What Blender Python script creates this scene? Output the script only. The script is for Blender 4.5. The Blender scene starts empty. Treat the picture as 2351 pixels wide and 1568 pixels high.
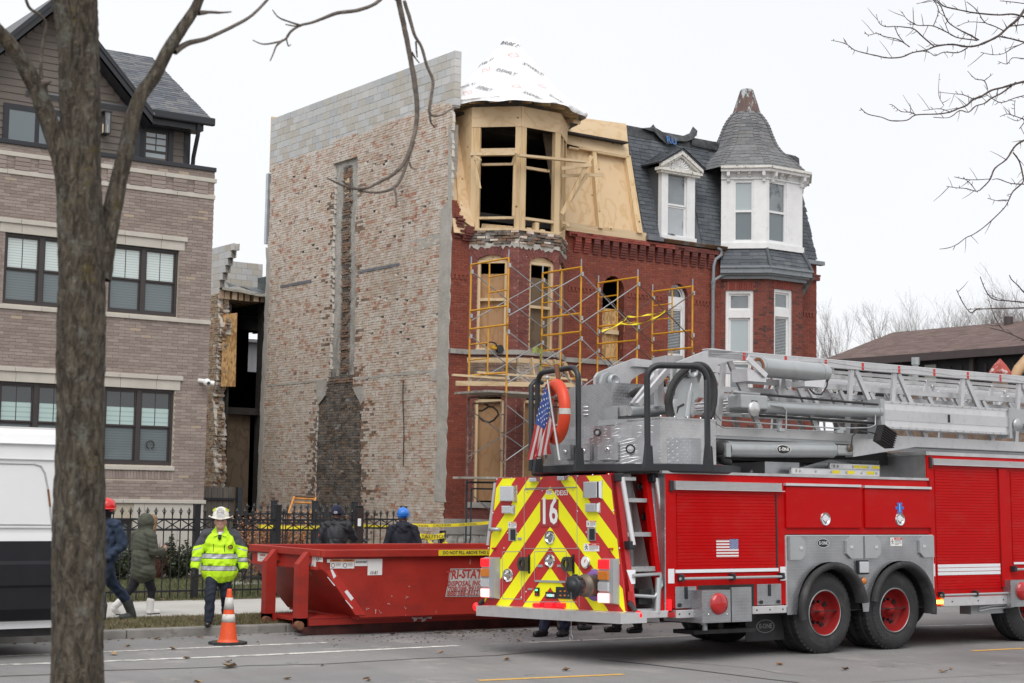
import bpy,bmesh,math,random
from math import cos,sin,pi,sqrt
import numpy as np
from mathutils import Vector as V3,Matrix
random.seed(7)
C=bpy.context.scene.collection
sc=bpy.context.scene
R2=math.radians
CAM_H,FPX=2.05,3773.9
YAW,PITCH,ROLL=R2(54.5),math.atan(601/6575*cos(math.atan(.01768))),math.atan(.01768)
cam=bpy.data.cameras.new('camera');camo=bpy.data.objects.new('camera',cam);C.objects.link(camo)
fw=V3((cos(YAW)*cos(PITCH),sin(YAW)*cos(PITCH),sin(PITCH)))
r_=fw.cross(V3((0,0,1))).normalized();u_=r_.cross(fw)
RX=r_*cos(ROLL)+u_*sin(ROLL);UX=-r_*sin(ROLL)+u_*cos(ROLL)
mw=Matrix((RX,UX,-fw)).transposed().to_4x4();mw.translation=(0,0,CAM_H)
camo.matrix_world=mw
cam.sensor_width=36.;cam.lens=36.*FPX/2351.;cam.clip_start=.2;cam.clip_end=3000
cam.dof.use_dof=True;cam.dof.focus_distance=24.;cam.dof.aperture_fstop=4.5
sc.camera=camo
SUN_EL,SUN_AZ=R2(55),R2(228)
w=bpy.data.worlds.new('World');sc.world=w;w.use_nodes=True
nt=w.node_tree;nt.nodes.clear()
wo=nt.nodes.new('ShaderNodeOutputWorld');bg=nt.nodes.new('ShaderNodeBackground')
sky=nt.nodes.new('ShaderNodeTexSky');sky.sky_type='NISHITA';sky.sun_disc=False
sky.sun_elevation=SUN_EL;sky.sun_rotation=R2(90)-SUN_AZ;sky.dust_density=4;sky.air_density=.6
mx=nt.nodes.new('ShaderNodeMix');mx.data_type='RGBA';mx.inputs[0].default_value=.86
tc=nt.nodes.new('ShaderNodeTexCoord');nz=nt.nodes.new('ShaderNodeTexNoise');nz.inputs['Scale'].default_value=2.2;nz.inputs['Detail'].default_value=3
cr=nt.nodes.new('ShaderNodeValToRGB');cr.color_ramp.elements[0].position=.3;cr.color_ramp.elements[1].position=.75
cr.color_ramp.elements[0].color=(9.1,9.2,9.4,1);cr.color_ramp.elements[1].color=(9.7,9.75,9.85,1)
nt.links.new(tc.outputs['Generated'],nz.inputs['Vector']);nt.links.new(nz.outputs['Fac'],cr.inputs['Fac'])
nt.links.new(sky.outputs['Color'],mx.inputs[6]);nt.links.new(cr.outputs['Color'],mx.inputs[7])
nt.links.new(mx.outputs[2],bg.inputs['Color']);bg.inputs['Strength'].default_value=.078
nt.links.new(bg.outputs[0],wo.inputs['Surface'])
sl=bpy.data.lights.new('sun','SUN');sl.energy=1.5;sl.angle=R2(50);sl.color=(1,.97,.93)
so=bpy.data.objects.new('sun',sl);C.objects.link(so)
so.rotation_euler=V3((cos(SUN_AZ)*cos(SUN_EL),sin(SUN_AZ)*cos(SUN_EL),sin(SUN_EL))).to_track_quat('Z','Y').to_euler()
sc.view_settings.view_transform='Standard';sc.view_settings.look='None'
sc.view_settings.exposure=.58;sc.view_settings.gamma=1;sc.view_settings.use_curve_mapping=False
CO=V3((0,0,CAM_H))
def ray(x,y):return RX*((x-1175.5)/FPX)+UX*(-(y-784)/FPX)+fw
def at(x,y,X=None,Y=None,Z=None):
 d=ray(x,y)
 t=(X/d.x)if X is not None else(Y/d.y)if Y is not None else(Z-CAM_H)/d.z
 return CO+d*t
def depth(p):return(V3(p)-CO).dot(fw)
MATS={}
def lin(c):
 return tuple(((v/255)/12.92 if v/255<=.04045 else((v/255+.055)/1.055)**2.4)for v in c)
class NT:
 def __init__(s,name):
  s.m=bpy.data.materials.new(name);s.m.use_nodes=True;s.t=s.m.node_tree
  s.b=s.t.nodes['Principled BSDF'];s.pos=None
 def n(s,typ,**kw):
  nd=s.t.nodes.new('ShaderNode'+typ)
  for k,v in kw.items():setattr(nd,k,v)
  return nd
 def l(s,a,b):s.t.links.new(a,b)
 def P(s):
  if s.pos is None:s.pos=s.n('NewGeometry').outputs['Position']
  return s.pos
 def mapped(s,scale):
  if not isinstance(scale,(tuple,list)):return s.P(),scale
  m=s.n('Mapping');m.inputs['Scale'].default_value=scale;s.l(s.P(),m.inputs['Vector']);return m.outputs[0],1.
 def noise(s,scale,detail=3,rough=.55,dist=0):
  v,k=s.mapped(scale);nd=s.n('TexNoise');s.l(v,nd.inputs['Vector'])
  nd.inputs['Scale'].default_value=k;nd.inputs['Detail'].default_value=detail;nd.inputs['Roughness'].default_value=rough;nd.inputs['Distortion'].default_value=dist
  return nd.outputs['Fac']
 def ramp(s,f,stops,interp='LINEAR'):
  nd=s.n('ValToRGB');cr=nd.color_ramp;cr.interpolation=interp
  while len(cr.elements)<len(stops):cr.elements.new(.5)
  for e,(p,c)in zip(cr.elements,stops):
   e.position=p;e.color=(c,c,c,1)if isinstance(c,(int,float))else tuple(c[:3])+(1,)
  s.l(f,nd.inputs['Fac']);return nd.outputs['Color']
 def mix(s,f,a,b,mode='MIX'):
  nd=s.n('Mix',data_type='RGBA',blend_type=mode)
  for v,i in((f,0),(a,6),(b,7)):
   if hasattr(v,'links')or hasattr(v,'is_linked'):s.l(v,nd.inputs[i])
   elif i==0:nd.inputs[0].default_value=v
   else:nd.inputs[i].default_value=(v,v,v,1)if isinstance(v,(int,float))else tuple(v[:3])+(1,)
  return nd.outputs[2]
 def nm(s,args,lo,hi,k,a,b):return s.mix(s.ramp(s.noise(*args),[(lo,0.),(hi,k)]),a,b)
 def math(s,op,a,b=None,c=None):
  nd=s.n('Math',operation=op)
  for i,v in enumerate((a,b,c)):
   if v is None:continue
   if isinstance(v,(int,float)):nd.inputs[i].default_value=v
   else:s.l(v,nd.inputs[i])
  return nd.outputs[0]
 def rnd(s):
  a=s.n('NewGeometry').outputs['Random Per Island'];b=s.n('ObjectInfo').outputs['Random']
  return s.math('FRACT',s.math('ADD',a,b))
 def xyz(s):
  nd=s.n('SeparateXYZ');s.l(s.P(),nd.inputs[0]);return nd.outputs
 def bump(s,h,strength=.4,dist=.01):
  nd=s.n('Bump');nd.inputs['Strength'].default_value=strength;nd.inputs['Distance'].default_value=dist
  s.l(h,nd.inputs['Height']);s.l(nd.outputs[0],s.b.inputs['Normal'])
 def done(s,col,rough=.6,metal=0,**kw):
  b=s.b.inputs
  for v,k in((col,'Base Color'),(rough,'Roughness'),(metal,'Metallic')):
   if hasattr(v,'is_linked'):s.l(v,b[k])
   elif k=='Base Color':b[k].default_value=tuple(v[:3])+(1,)
   else:b[k].default_value=v
  for k,v in kw.items():b[k.replace('_',' ')].default_value=v
  MATS[s.m.name]=s.m;return s.m
def mat(name,col,rough=.6,metal=0,var=.12,vscale=3.,bump=0,bscale=60.,dirt=None,dscale=1.5,dlo=.55,dhi=.75,**kw):
 """paint, metal, stone: a base colour with mottling, optional dirt patches and fine relief"""
 if name in MATS:return MATS[name]
 t=NT(name)
 c=col
 if var:c=t.mix(t.ramp(t.noise(vscale,4),[(.3,0.),(.7,1.)]),tuple(v*(1-var)for v in col),tuple(min(1,v*(1+var))for v in col))
 if dirt:c=t.mix(t.ramp(t.noise(dscale,5,.65),[(dlo,0.),(dhi,1.)]),c,dirt)
 if bump:t.bump(t.noise(bscale,4),bump)
 rr=rough
 if var:rr=t.math('MULTIPLY_ADD',t.noise(vscale*2.3,3),.25*rough,rough*.87)
 return t.done(c,rr,metal,**kw)
def emat(name,col,strength):
 if name in MATS:return MATS[name]
 t=NT(name);t.b.inputs['Emission Color'].default_value=tuple(col)+(1,);t.b.inputs['Emission Strength'].default_value=strength
 return t.done(tuple(c*.5 for c in col),.3)
def frame_z(d):
 d=V3(d).normalized();a=V3((0,0,1))if abs(d.z)<.95 else V3((1,0,0))
 x=a.cross(d).normalized();return x,d.cross(x),d
class MB:
 def __init__(s):s.v=[];s.f=[];s.mi=[];s.sm=[];s.k=0;s.smooth=False;s.T=None
 def add(s,vs,fs,mi=None,smooth=None):
  o=len(s.v)
  if s.T:vs=[s.T(*p)for p in vs]
  s.v.extend([tuple(p)for p in vs]);s.f.extend([tuple(i+o for i in f)for f in fs])
  s.mi.extend([s.k if mi is None else mi]*len(fs));s.sm.extend([s.smooth if smooth is None else smooth]*len(fs));return s
 def box(s,a,b,**kw):
  x0,y0,z0=(min(a[i],b[i])for i in range(3));x1,y1,z1=(max(a[i],b[i])for i in range(3))
  return s.add([(x0,y0,z0),(x1,y0,z0),(x1,y1,z0),(x0,y1,z0),(x0,y0,z1),(x1,y0,z1),(x1,y1,z1),(x0,y1,z1)],[(3,2,1,0),(4,5,6,7),(0,1,5,4),(1,2,6,5),(2,3,7,6),(3,0,4,7)],**kw)
 def rbox(s,a,b,r=.01,**kw):
  lo=[min(a[i],b[i])for i in range(3)];hi=[max(a[i],b[i])for i in range(3)]
  r=min([r]+[(hi[i]-lo[i])*.45 for i in range(3)])
  bm=bmesh.new();bmesh.ops.create_cube(bm,size=1)
  for v in bm.verts:v.co=V3([(lo[i]+hi[i])/2+v.co[i]*(hi[i]-lo[i])for i in range(3)])
  bmesh.ops.bevel(bm,geom=list(bm.edges),offset=r,segments=2,affect='EDGES',profile=.6)
  bm.verts.index_update();vs=[v.co.copy()for v in bm.verts];fs=[[v.index for v in f.verts]for f in bm.faces];bm.free()
  return s.add(vs,fs,**kw)
 def poly(s,pts,**kw):return s.add(pts,[tuple(range(len(pts)))],**kw)
 def prism(s,pts,vec,cap=True,**kw):
  n=len(pts);vec=V3(vec);vs=[V3(p)for p in pts]+[V3(p)+vec for p in pts]
  fs=[(i,(i+1)%n,n+(i+1)%n,n+i)for i in range(n)]
  if cap:fs+=[tuple(range(n-1,-1,-1)),tuple(range(n,2*n))]
  return s.add(vs,fs,**kw)
 def beam(s,p0,p1,w,h,up=(0,0,1),**kw):
  p0,p1=V3(p0),V3(p1);d=(p1-p0).normalized();x=d.cross(V3(up))
  if x.length<1e-4:x=d.cross(V3((1,0,0)))
  x.normalize();y=x.cross(d);a=x*w/2;b=y*h/2
  return s.add([p0-a-b,p0+a-b,p0+a+b,p0-a+b,p1-a-b,p1+a-b,p1+a+b,p1-a+b],[(3,2,1,0),(4,5,6,7),(0,1,5,4),(1,2,6,5),(2,3,7,6),(3,0,4,7)],**kw)
 def tube(s,pts,r,n=8,cap=True,**kw):
  pts=[V3(p)for p in pts];m=len(pts);rs=r if isinstance(r,(list,tuple))else[r]*m
  kw.setdefault('smooth',True);vs=[];px=None
  for i,p in enumerate(pts):
   d=(pts[min(i+1,m-1)]-pts[max(i-1,0)])
   if d.length<1e-9:d=V3((0,0,1))
   d.normalize()
   if px is None:x,y,_=frame_z(d)
   else:
    x=px-d*px.dot(d)
    if x.length<1e-6:x,_,_=frame_z(d)
    x.normalize();y=d.cross(x)
   px=x
   for k in range(n):
    a=2*pi*k/n;vs.append(p+x*cos(a)*rs[i]+y*sin(a)*rs[i])
  fs=[(i*n+k,i*n+(k+1)%n,(i+1)*n+(k+1)%n,(i+1)*n+k)for i in range(m-1)for k in range(n)]
  s.add(vs,fs,**kw)
  if cap:
   o=len(s.v);kk=dict(kw);kk['smooth']=False;T=s.T;s.T=None
   s.add(s.v[o-m*n:o-m*n+n][::-1],[tuple(range(n))],**kk);s.add(s.v[o-n:o],[tuple(range(n))],**kk);s.T=T
  return s
 def lathe(s,prof,c,axis,n=24,arc=None,**kw):
  x,y,d=frame_z(axis);c=V3(c);kw.setdefault('smooth',True)
  vs=[];m=len(prof)
  for i in range(n):
   a=2*pi*i/n
   for r,h in prof:vs.append(c+(x*cos(a)+y*sin(a))*r+d*h)
  fs=[(i*m+j,((i+1)%n)*m+j,((i+1)%n)*m+j+1,i*m+j+1)for i in range(n)for j in range(m-1)]
  return s.add(vs,fs,**kw)
 def cyl(s,p0,p1,r,n=16,**kw):return s.tube([p0,p1],r,n,**kw)
 def ball(s,c,rx,ry=None,rz=None,n=12,m=8,**kw):
  ry=ry or rx;rz=rz or rx;kw.setdefault('smooth',True);vs=[]
  for j in range(m+1):
   t=pi*j/m
   for i in range(n):
    a=2*pi*i/n;vs.append((c[0]+rx*sin(t)*cos(a),c[1]+ry*sin(t)*sin(a),c[2]+rz*cos(t)))
  return s.add(vs,[(j*n+i,(j+1)*n+i,(j+1)*n+(i+1)%n,j*n+(i+1)%n)for j in range(m)for i in range(n)],**kw)
 def grid(s,fn,nu,nv,**kw):
  vs=[fn(i/nu,j/nv)for j in range(nv+1)for i in range(nu+1)]
  return s.add(vs,[(j*(nu+1)+i,j*(nu+1)+i+1,(j+1)*(nu+1)+i+1,(j+1)*(nu+1)+i)for j in range(nv)for i in range(nu)],**kw)
 def mesh(s,name,mats):
  me=bpy.data.meshes.new(name);me.from_pydata(s.v,[],s.f)
  for m in(mats if isinstance(mats,(list,tuple))else[mats]):me.materials.append(MATS[m]if isinstance(m,str)else m)
  if any(s.mi):me.polygons.foreach_set('material_index',s.mi)
  me.polygons.foreach_set('use_smooth',s.sm);me.update();return me
 def build(s,name,mats,parent=None,**props):
  return link(bpy.data.objects.new(name,s.mesh(name,mats)),parent,**props)
def link(o,parent=None,**props):
 C.objects.link(o)
 if parent is not None:o.parent=parent
 for k,v in props.items():o[k]=v
 return o
def thing(name,label,cat,loc=(0,0,0),group=None,kind=None):
 """an Empty at the base of a thing; children keep world coordinates"""
 o=bpy.data.objects.new(name,None);C.objects.link(o);o.location=loc;o.empty_display_size=.2
 o['label']=label;o['category']=cat
 if group:o['group']=group
 if kind:o['kind']=kind
 return o
def pt_(mb,name,mats,parent,**props):
 """mesh given in world coordinates, hung on parent"""
 o=bpy.data.objects.new(name,mb.mesh(name,mats)if isinstance(mb,MB)else mb)
 C.objects.link(o)
 if parent is not None:
  o.parent=parent;o.matrix_parent_inverse=Matrix.Translation(-wloc(parent))
 for k,v in props.items():o[k]=v
 return o
def wloc(o):
 p=V3(o.location)
 while o.parent:
  return V3((0,0,0))
 return p
def tag(o,label,cat,group=None):
 o['label']=label;o['category']=cat
 if group:o['group']=group
 return o
def stuff(o):o['kind']='stuff';return o
def struct(mb,name,mats,**kw):return mb.build(name,mats,None,kind='structure',**kw)
def text_mesh(txt,size,font_scale_x=1.,bold=0.,align='CENTER',spacing=1.):
 cu=bpy.data.curves.new('txt','FONT');cu.body=txt;cu.size=size;cu.align_x=align;cu.align_y='CENTER'
 cu.offset=bold*size;cu.resolution_u=2;cu.space_character=spacing;cu.fill_mode='FRONT'
 o=bpy.data.objects.new('txt',cu);C.objects.link(o)
 dg=bpy.context.evaluated_depsgraph_get();me=bpy.data.meshes.new_from_object(o.evaluated_get(dg))
 vs=[(v.co.x*font_scale_x,v.co.y)for v in me.vertices];fs=[tuple(p.vertices)for p in me.polygons]
 bpy.data.objects.remove(o);bpy.data.curves.remove(cu);bpy.data.meshes.remove(me);return vs,fs
def text(mb,txt,size,o,u,v,sx=1.,bold=.01,spacing=1.,lift=0.,bend=None,mi=None):
 """letters laid on the plane through o with axes u (reading direction) and v (up)"""
 vs,fs=text_mesh(txt,size,sx,bold,spacing=spacing);o,u,v=V3(o),V3(u).normalized(),V3(v).normalized();n=u.cross(v)*lift
 if bend:vs=[(x,y+bend*x*x)for x,y in vs]
 mb.add([o+u*x+v*y+n for x,y in vs],fs,mi=mi);return mb
# ============ GROUND
KERB_Y,ZS,ZG=21.1,.14,.15
def ground_mats():
 t=NT('asphalt')
 c=t.nm([.35,5,.6],.3,.7,1.,(.205,.203,.206),(.28,.275,.272))
 c=t.nm([(.25,1.6,1),4],.45,.75,.5,c,(.20,.185,.175))
 g=t.noise(95,3,.8)
 c=t.mix(t.ramp(g,[(.36,.6),(.5,0.)]),c,(.07,.07,.072))
 c=t.nm([70,2,.7],.6,.72,.55,c,(.42,.41,.39))
 c=t.nm([(.5,.12,1),5,.6],.50,.68,.65,c,(.12,.117,.12));c=t.nm([.9,6,.75],.56,.64,.6,c,(.33,.315,.30));c=t.nm([2.2,5,.8],.62,.69,.8,c,(.10,.095,.092));t.bump(g,.8,.008);t.done(c,.85)
 t=NT('dirt')
 c=t.nm([3,6,.7],.3,.7,1.,(.035,.027,.02),(.10,.082,.06));t.bump(t.noise(25,5),.8,.03);t.done(c,.95)
 t=NT('turf_soil')
 c=t.nm([1.3,5,.65],.35,.65,1.,(.10,.082,.052),(.17,.14,.095));t.bump(t.noise(40,4),.7,.02);t.done(c,.95)
 t=NT('concrete_walk')
 c=t.nm([1.1,5],.3,.7,1.,(.40,.385,.36),(.52,.51,.485))
 c=t.mix(t.ramp(t.noise(90,2),[(.36,.35),(.5,0.)]),c,(.25,.24,.22))
 c=t.mix(t.math('MULTIPLY',t.rnd(),.22),c,(.33,.315,.29));t.bump(t.noise(80,3),.25,.004);t.done(c,.85)
ground_mats()
mat('kerb_stone',(.23,.22,.205),.9,var=.3,vscale=2.5,bump=.4,dirt=(.09,.08,.07),dscale=3)
mat('road_white',(.62,.61,.57),.8,var=.25,vscale=9,dirt=(.25,.245,.24),dscale=7,dlo=.46,dhi=.62)
mat('road_yellow',(.62,.36,.07),.8,var=.2,vscale=9,dirt=(.25,.22,.17),dscale=9,dlo=.52,dhi=.7)
mat('tar',(.035,.035,.038),.55,var=.3,vscale=6)
m=MB();m.box((-400,-300,-.6),(900,900,-.05));struct(m,'ground','turf_soil')
m=MB();m.box((-150,8.0,-.3),(400,KERB_Y,0));struct(m,'road','asphalt')
m=MB();m.box((-150,-40,-.3),(400,7.8,.11));struct(m,'near_parkway','turf_soil')
kerb=MB();kerb.rbox((-60,KERB_Y,-.2),(4,KERB_Y+.17,.12),.02)
KX=4.
while KX<16:kerb.rbox((KX+.006,KERB_Y+random.uniform(-.006,.006),-.2),(KX+2.4-.006,KERB_Y+.17,.12+random.uniform(-.006,.006)),.02);KX+=2.4
kerb.rbox((KX,KERB_Y,-.2),(200,KERB_Y+.17,.12),.02)
kerb.rbox((-60,7.8,-.2),(200,8.0,.12),.02)
struct(kerb,'kerb','kerb_stone')
m=MB();m.box((-150,KERB_Y+.15,-.3),(200,22.95,.115));struct(m,'parkway_strip','turf_soil')
m=MB();m.box((-150,25.75,-.3),(200,34.,.14));struct(m,'front_lawn','turf_soil')
m=MB();m.box((-150,34.,-.3),(200,120.,.12));struct(m,'back_yard','dirt')
m=MB();m.box((-150,22.9,-.3),(200,25.8,.11));walk=struct(m,'sidewalk','concrete_walk')
x=-1.6;slabm={}
while x<26:
 for y0,y1 in((22.9,25.8),):
  s_=MB();dz=random.uniform(-.004,.004);s_.rbox((x+.008,y0,.05),(x+1.5-.008,y1,ZS+dz),.012);s_.build('slab','concrete_walk',walk)
 x+=1.5
m=MB();m.box((-150,22.92,.1),(x-27.6-1.5+26,25.78,.1));
m=MB();m.rbox((26.4,22.9,.05),(200,25.8,ZS));m.rbox((-150,22.9,.05),(-1.62,25.8,ZS));stuff(m.build('slab','concrete_walk',walk))
m=MB();a=at(590,1290,Z=.16);b=at(480,1258,Z=.16)
m.poly([(13.9,29.5,.156),(24,27.9,.156),(24,29.2,.156),(14.6,30.9,.156)]);struct(m,'garden_path','concrete_walk')
def strip(mb,pts,wd,z):
 pts=[V3((p.x,p.y,z))for p in pts]
 for a,b in zip(pts,pts[1:]):
  n=V3((-(b-a).y,(b-a).x,0)).normalized()*wd/2;mb.poly([a-n,b-n,b+n,a+n])
G0=lambda*ps:[at(x,y,Z=0)for x,y in ps]
m=MB();strip(m,[V3((0,19.62,0))]+G0((574,1482.5),(750,1475.5)),.1,.004);struct(m,'parking_line','road_white')
m=MB();strip(m,G0((0,1526.6),(119,1523),(232,1519),(574,1505.5),(1054,1482.5)),.13,.004);struct(m,'lane_line','road_white')
m=MB();strip(m,G0((1215,1475.5),(1492,1463.8),(1960,1441),(2351,1432)),.11,.004);struct(m,'parking_line','road_white')
m=MB();strip(m,G0((1098,1562.8),(1432,1548.5)),.11,.004);strip(m,G0((2232,1494.8),(2351,1488.8)),.11,.004)
strip(m,[V3((22,14.75,0)),V3((25,14.75,0))],.11,.004);struct(m,'centre_line','road_yellow')
m=MB()
G2=lambda*ps:G0(*[(574+x*.39064,1348.9+y*.39064)for x,y in ps]);G3=lambda*ps:G0(*[(1377.6+x*.41407,1348.9+y*.41407)for x,y in ps])
strip(m,G0((0,1553),(120,1549),(230,1540),(440,1534))+G2((0,460),(450,450),(700,435),(1000,418),(1450,400),(1600,385),(1760,372)),.045,.003)
strip(m,G3((0,400),(250,425),(500,455),(700,480),(900,505),(1100,528)),.05,.003)
strip(m,G3((430,412),(700,435),(850,450),(1000,478),(1150,492)),.012,.003)
strip(m,G3((1500,525),(1900,500),(2351,478)),.012,.003)
struct(m,'tar_seam','tar')
def blades(name,n,x0,x1,y0,y1,z,h,cols,fn=None):
 rs=np.random.RandomState(3);v=[];f=[]
 X=rs.uniform(x0,x1,n);Y=rs.uniform(y0,y1,n);A=rs.uniform(0,6.28,n);H=rs.uniform(.4,1,n)*h;L=rs.uniform(-.6,.6,(n,2))*h
 if fn is not None:k=fn(X,Y);X,Y,A,H,L=X[k],Y[k],A[k],H[k],L[k];n=len(X)
 wd=.006
 V=np.zeros((n,3,3));V[:,0,0]=X-np.cos(A)*wd;V[:,0,1]=Y-np.sin(A)*wd;V[:,1,0]=X+np.cos(A)*wd;V[:,1,1]=Y+np.sin(A)*wd;V[:,:2,2]=z
 V[:,2,0]=X+L[:,0];V[:,2,1]=Y+L[:,1];V[:,2,2]=z+H
 me=bpy.data.meshes.new(name);me.from_pydata(V.reshape(-1,3).tolist(),[],np.arange(3*n).reshape(-1,3).tolist())
 t=NT(name);t.done(t.nm([1.2,4],.35,.65,1.,t.ramp(t.rnd(),[(0,cols[0]),(.5,cols[1]),(1,cols[2])]),cols[3]),.7)
 me.materials.append(t.m);o=bpy.data.objects.new(name,me);C.objects.link(o);return stuff(o)
o=blades('dry_grass',42000,1,17,KERB_Y+.2,22.93,.115,.06,[(.17,.13,.07),(.25,.20,.12),(.12,.12,.05),(.13,.125,.055)]);o['label']='dry trampled brown grass on the parkway strip beside the kerb'
o=blades('lawn_grass',60000,7,19,25.85,32.2,.14,.075,[(.045,.075,.018),(.075,.11,.03),(.13,.13,.05),(.10,.10,.045)]);o['label']='short green winter lawn behind the iron fence'
def leaf_mesh(r,s):
 m=MB();n=7;pts=[]
 for i in range(n):
  a=2*pi*i/n;q=r.uniform(.6,1)*s;pts.append((cos(a)*q,sin(a)*q*.6,r.uniform(.1,.55)*s))
 vs=[(0,0,.05*s)]+pts;m.add(vs,[(0,i+1,(i+1)%n+1)for i in range(n)]);return m
t=NT('leaf_litter');t.done(t.ramp(t.rnd(),[(0,(.10,.055,.03)),(.35,(.23,.12,.055)),(.7,(.33,.23,.13)),(1,(.13,.09,.06))]),.75)
rr=random.Random(5)
lm=MB()
for i in range(520):
 y=rr.choice((rr.uniform(KERB_Y-.42,KERB_Y-.02),rr.uniform(KERB_Y+.2,22.9),rr.uniform(25.8,28)));x=rr.uniform(2,17)if y<24 else rr.uniform(9,16)
 q=leaf_mesh(rr,rr.uniform(.02,.045));z=0.002 if y<KERB_Y else .12 if y<23 else .15
 lm.add([(v[0]+x,v[1]+y,v[2]+z)for v in q.v],q.f)
lo=stuff(lm.build('leaf_litter','leaf_litter'));lo['label']='dead leaves gathered along the kerb, grass and lawn edge'
leafs=[leaf_mesh(rr,.055).mesh('fallen_leaf','leaf_litter')for _ in range(4)]
spots=[(261,1503.5),(294,1485),(429,1512),(395,1491),(526,1533),(524,1521),(454,1568),(660,1560),(740,1528),(846,1564),(840,1559),(1010,1499),(900,1458),(1230,1459),(1243,1458),(1190,1472),(1940,1538),(2164,1544),(2183,1537),(1790,1527),(1300,1540),(1165,1516)]
for i,(px,py)in enumerate(spots):
 o=bpy.data.objects.new('fallen_leaf',leafs[i%4]);C.objects.link(o);p=at(px,py,Z=.003);o.location=p;o.rotation_euler=(0,0,rr.uniform(0,6));k=rr.uniform(.8,1.5);o.scale=(k,k,k)
 if(px,py)==(526,1533):o.scale=(2.6,2.6,2.2);tag(o,'largest curled brown leaf, in front of the traffic cone','leaf','fallen leaves on the road')
 else:tag(o,'small dry leaf lying on the grey road','leaf','fallen leaves on the road')
gm=MB()
def clod(x,y,s,z=0):
 vs=[(x+rr.uniform(-1,1)*s,y+rr.uniform(-1,1)*s,z+rr.uniform(0,.3)*s)for _ in range(5)]+[(x,y,z+s*.5)]
 gm.add(vs,[(0,1,5),(1,2,5),(2,3,5),(3,4,5),(4,0,5)])
for i in range(420):
 x=rr.gauss(13.4,1.6);y=rr.gauss(19.7,.5)
 if y<20.3:clod(x,y,rr.choice((.008,.012,.018,.03)))
for i in range(120):clod(rr.gauss(13.6,.5),rr.gauss(20.1,.12),rr.uniform(.02,.05))
for i in range(260):clod(rr.uniform(4,20),rr.uniform(12,20.5),rr.choice((.005,.007,.010)))
o=stuff(gm.build('road_grit',mat('grit',(.10,.085,.07),.95,var=.5,vscale=8)));o['label']='dark clods and grit scattered on the road beside the skip'
# ============ BRICK LAYING
def spans_sub(iv,holes):
 out=[]
 for a,b in iv:
  cur=[(a,b)]
  for h0,h1 in holes:
   nx=[]
   for c,d in cur:
    if h1<=c or h0>=d:nx.append((c,d));continue
    if h0>c:nx.append((c,h0))
    if h1<d:nx.append((h1,d))
   cur=nx
  out+=cur
 return out
def lay(spans,v0,v1,bl,bh,mort,seed=0,miss=None,jit=.004,head_every=0):
 """running bond: list of (u0,u1,v0,v1,proud)"""
 r=random.Random(seed);out=[];k=0;v=v0
 while v+bh*.5<v1:
  hd=head_every and k%head_every==head_every-1
  step=(bl+mort)/2 if hd else bl+mort
  for a,b in spans(v+bh/2):
   u=math.floor(a/step)*step-(step/2 if k%2 else 0)
   while u<b:
    p,q=max(u,a),min(u+step-mort,b)
    if q-p>.025 and not(miss and miss((p+q)/2,v+bh/2,r)):out.append((p,q,v,v+bh,r.uniform(-jit,jit)))
    u+=step
  v+=bh+mort;k+=1
 return out
def brick_geo(mb,bricks,P,th,n,wob=0,r=None,bev=0):
 """P(u,v,w): wall point, w outwards"""
 for u0,u1,v0,v1,pr in bricks:
  t=th+pr;o=[0]*8
  if wob:o=[r.uniform(-wob,wob)for _ in range(8)]
  b=[P(u0,v0,0),P(u1,v0,0),P(u1,v1,0),P(u0,v1,0)]
  f=[P(u0+o[0],v0+o[1],t),P(u1+o[2],v0+o[3],t),P(u1+o[4],v1+o[5],t),P(u0+o[6],v1+o[7],t)]
  mb.add(b+f,[(4,5,6,7),(0,1,5,4),(1,2,6,5),(2,3,7,6),(3,0,4,7)])
def brick_wall(bricks,P,th,material,parent,name='brick',score=None,nobj=300,wob=0,seed=1):
 r=random.Random(seed)
 sc_=[score(b)if score else-abs((b[0]+b[1])/2)+r.random()*.01 for b in bricks]
 order=sorted(range(len(bricks)),key=lambda i:-sc_[i]);pick=set(order[:nobj])
 rest=MB();brick_geo(rest,[b for i,b in enumerate(bricks)if i not in pick],P,th,None,wob,r)
 if rest.f:stuff(pt_(rest,name,material,parent))
 for i in pick:
  m=MB();brick_geo(m,[bricks[i]],P,th,None,wob,r);pt_(m,name,material,parent)
def brick_mat(name,stops,rough=.85,mott=.25,extra=None,bump=.5):
 t=NT(name);c=t.ramp(t.rnd(),stops)
 c=t.mix(t.ramp(t.noise(14,4,.65),[(.3,mott),(.7,0.)]),c,tuple(v*.45 for v in stops[0][1]))
 c=t.mix(t.ramp(t.noise(60,3),[(.55,0.),(.75,mott*.6)]),c,(.55,.5,.44))
 if extra:c=extra(t,c)
 t.bump(t.noise(55,4),bump,.006);return t.done(c,rough)
# ============ LEFT MODERN BUILDING
LY=33.2;LX1=at(469,1100,Y=LY).x;LX0=LX1-13.
lb=thing('apartment_building','modern taupe brick apartment building with dark windows and siding gable','building',(LX1-3,LY,0.1))
A_=lambda x,y:(x*.32948,y*.32948)
B2=lambda x,y:(x*.32953,487.9+y*.32953)
C3=lambda x,y:(x*.3961,947.1+y*.3961)
ly=lambda p,y=LY:at(p[0],p[1],Y=y)
bz=lambda p:ly(p).z;bx_=lambda p:ly(p).x
t=brick_mat('taupe_brick',[(0,(.239,.191,.173)),(.4,(.277,.222,.203)),(.8,(.316,.260,.237)),(.97,(.333,.282,.257)),(1,(.422,.340,.251))],mott=.12)
mat('buff_mortar',(.46,.41,.33),.95,var=.15,vscale=20)
mat('limestone',(.50,.475,.425),.8,var=.08,vscale=2.5,bump=.15,bscale=90)
mat('dark_trim',(.022,.024,.030),.45,var=.1)
mat('bronze_frame',(.045,.038,.038),.45,var=.08)
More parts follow.
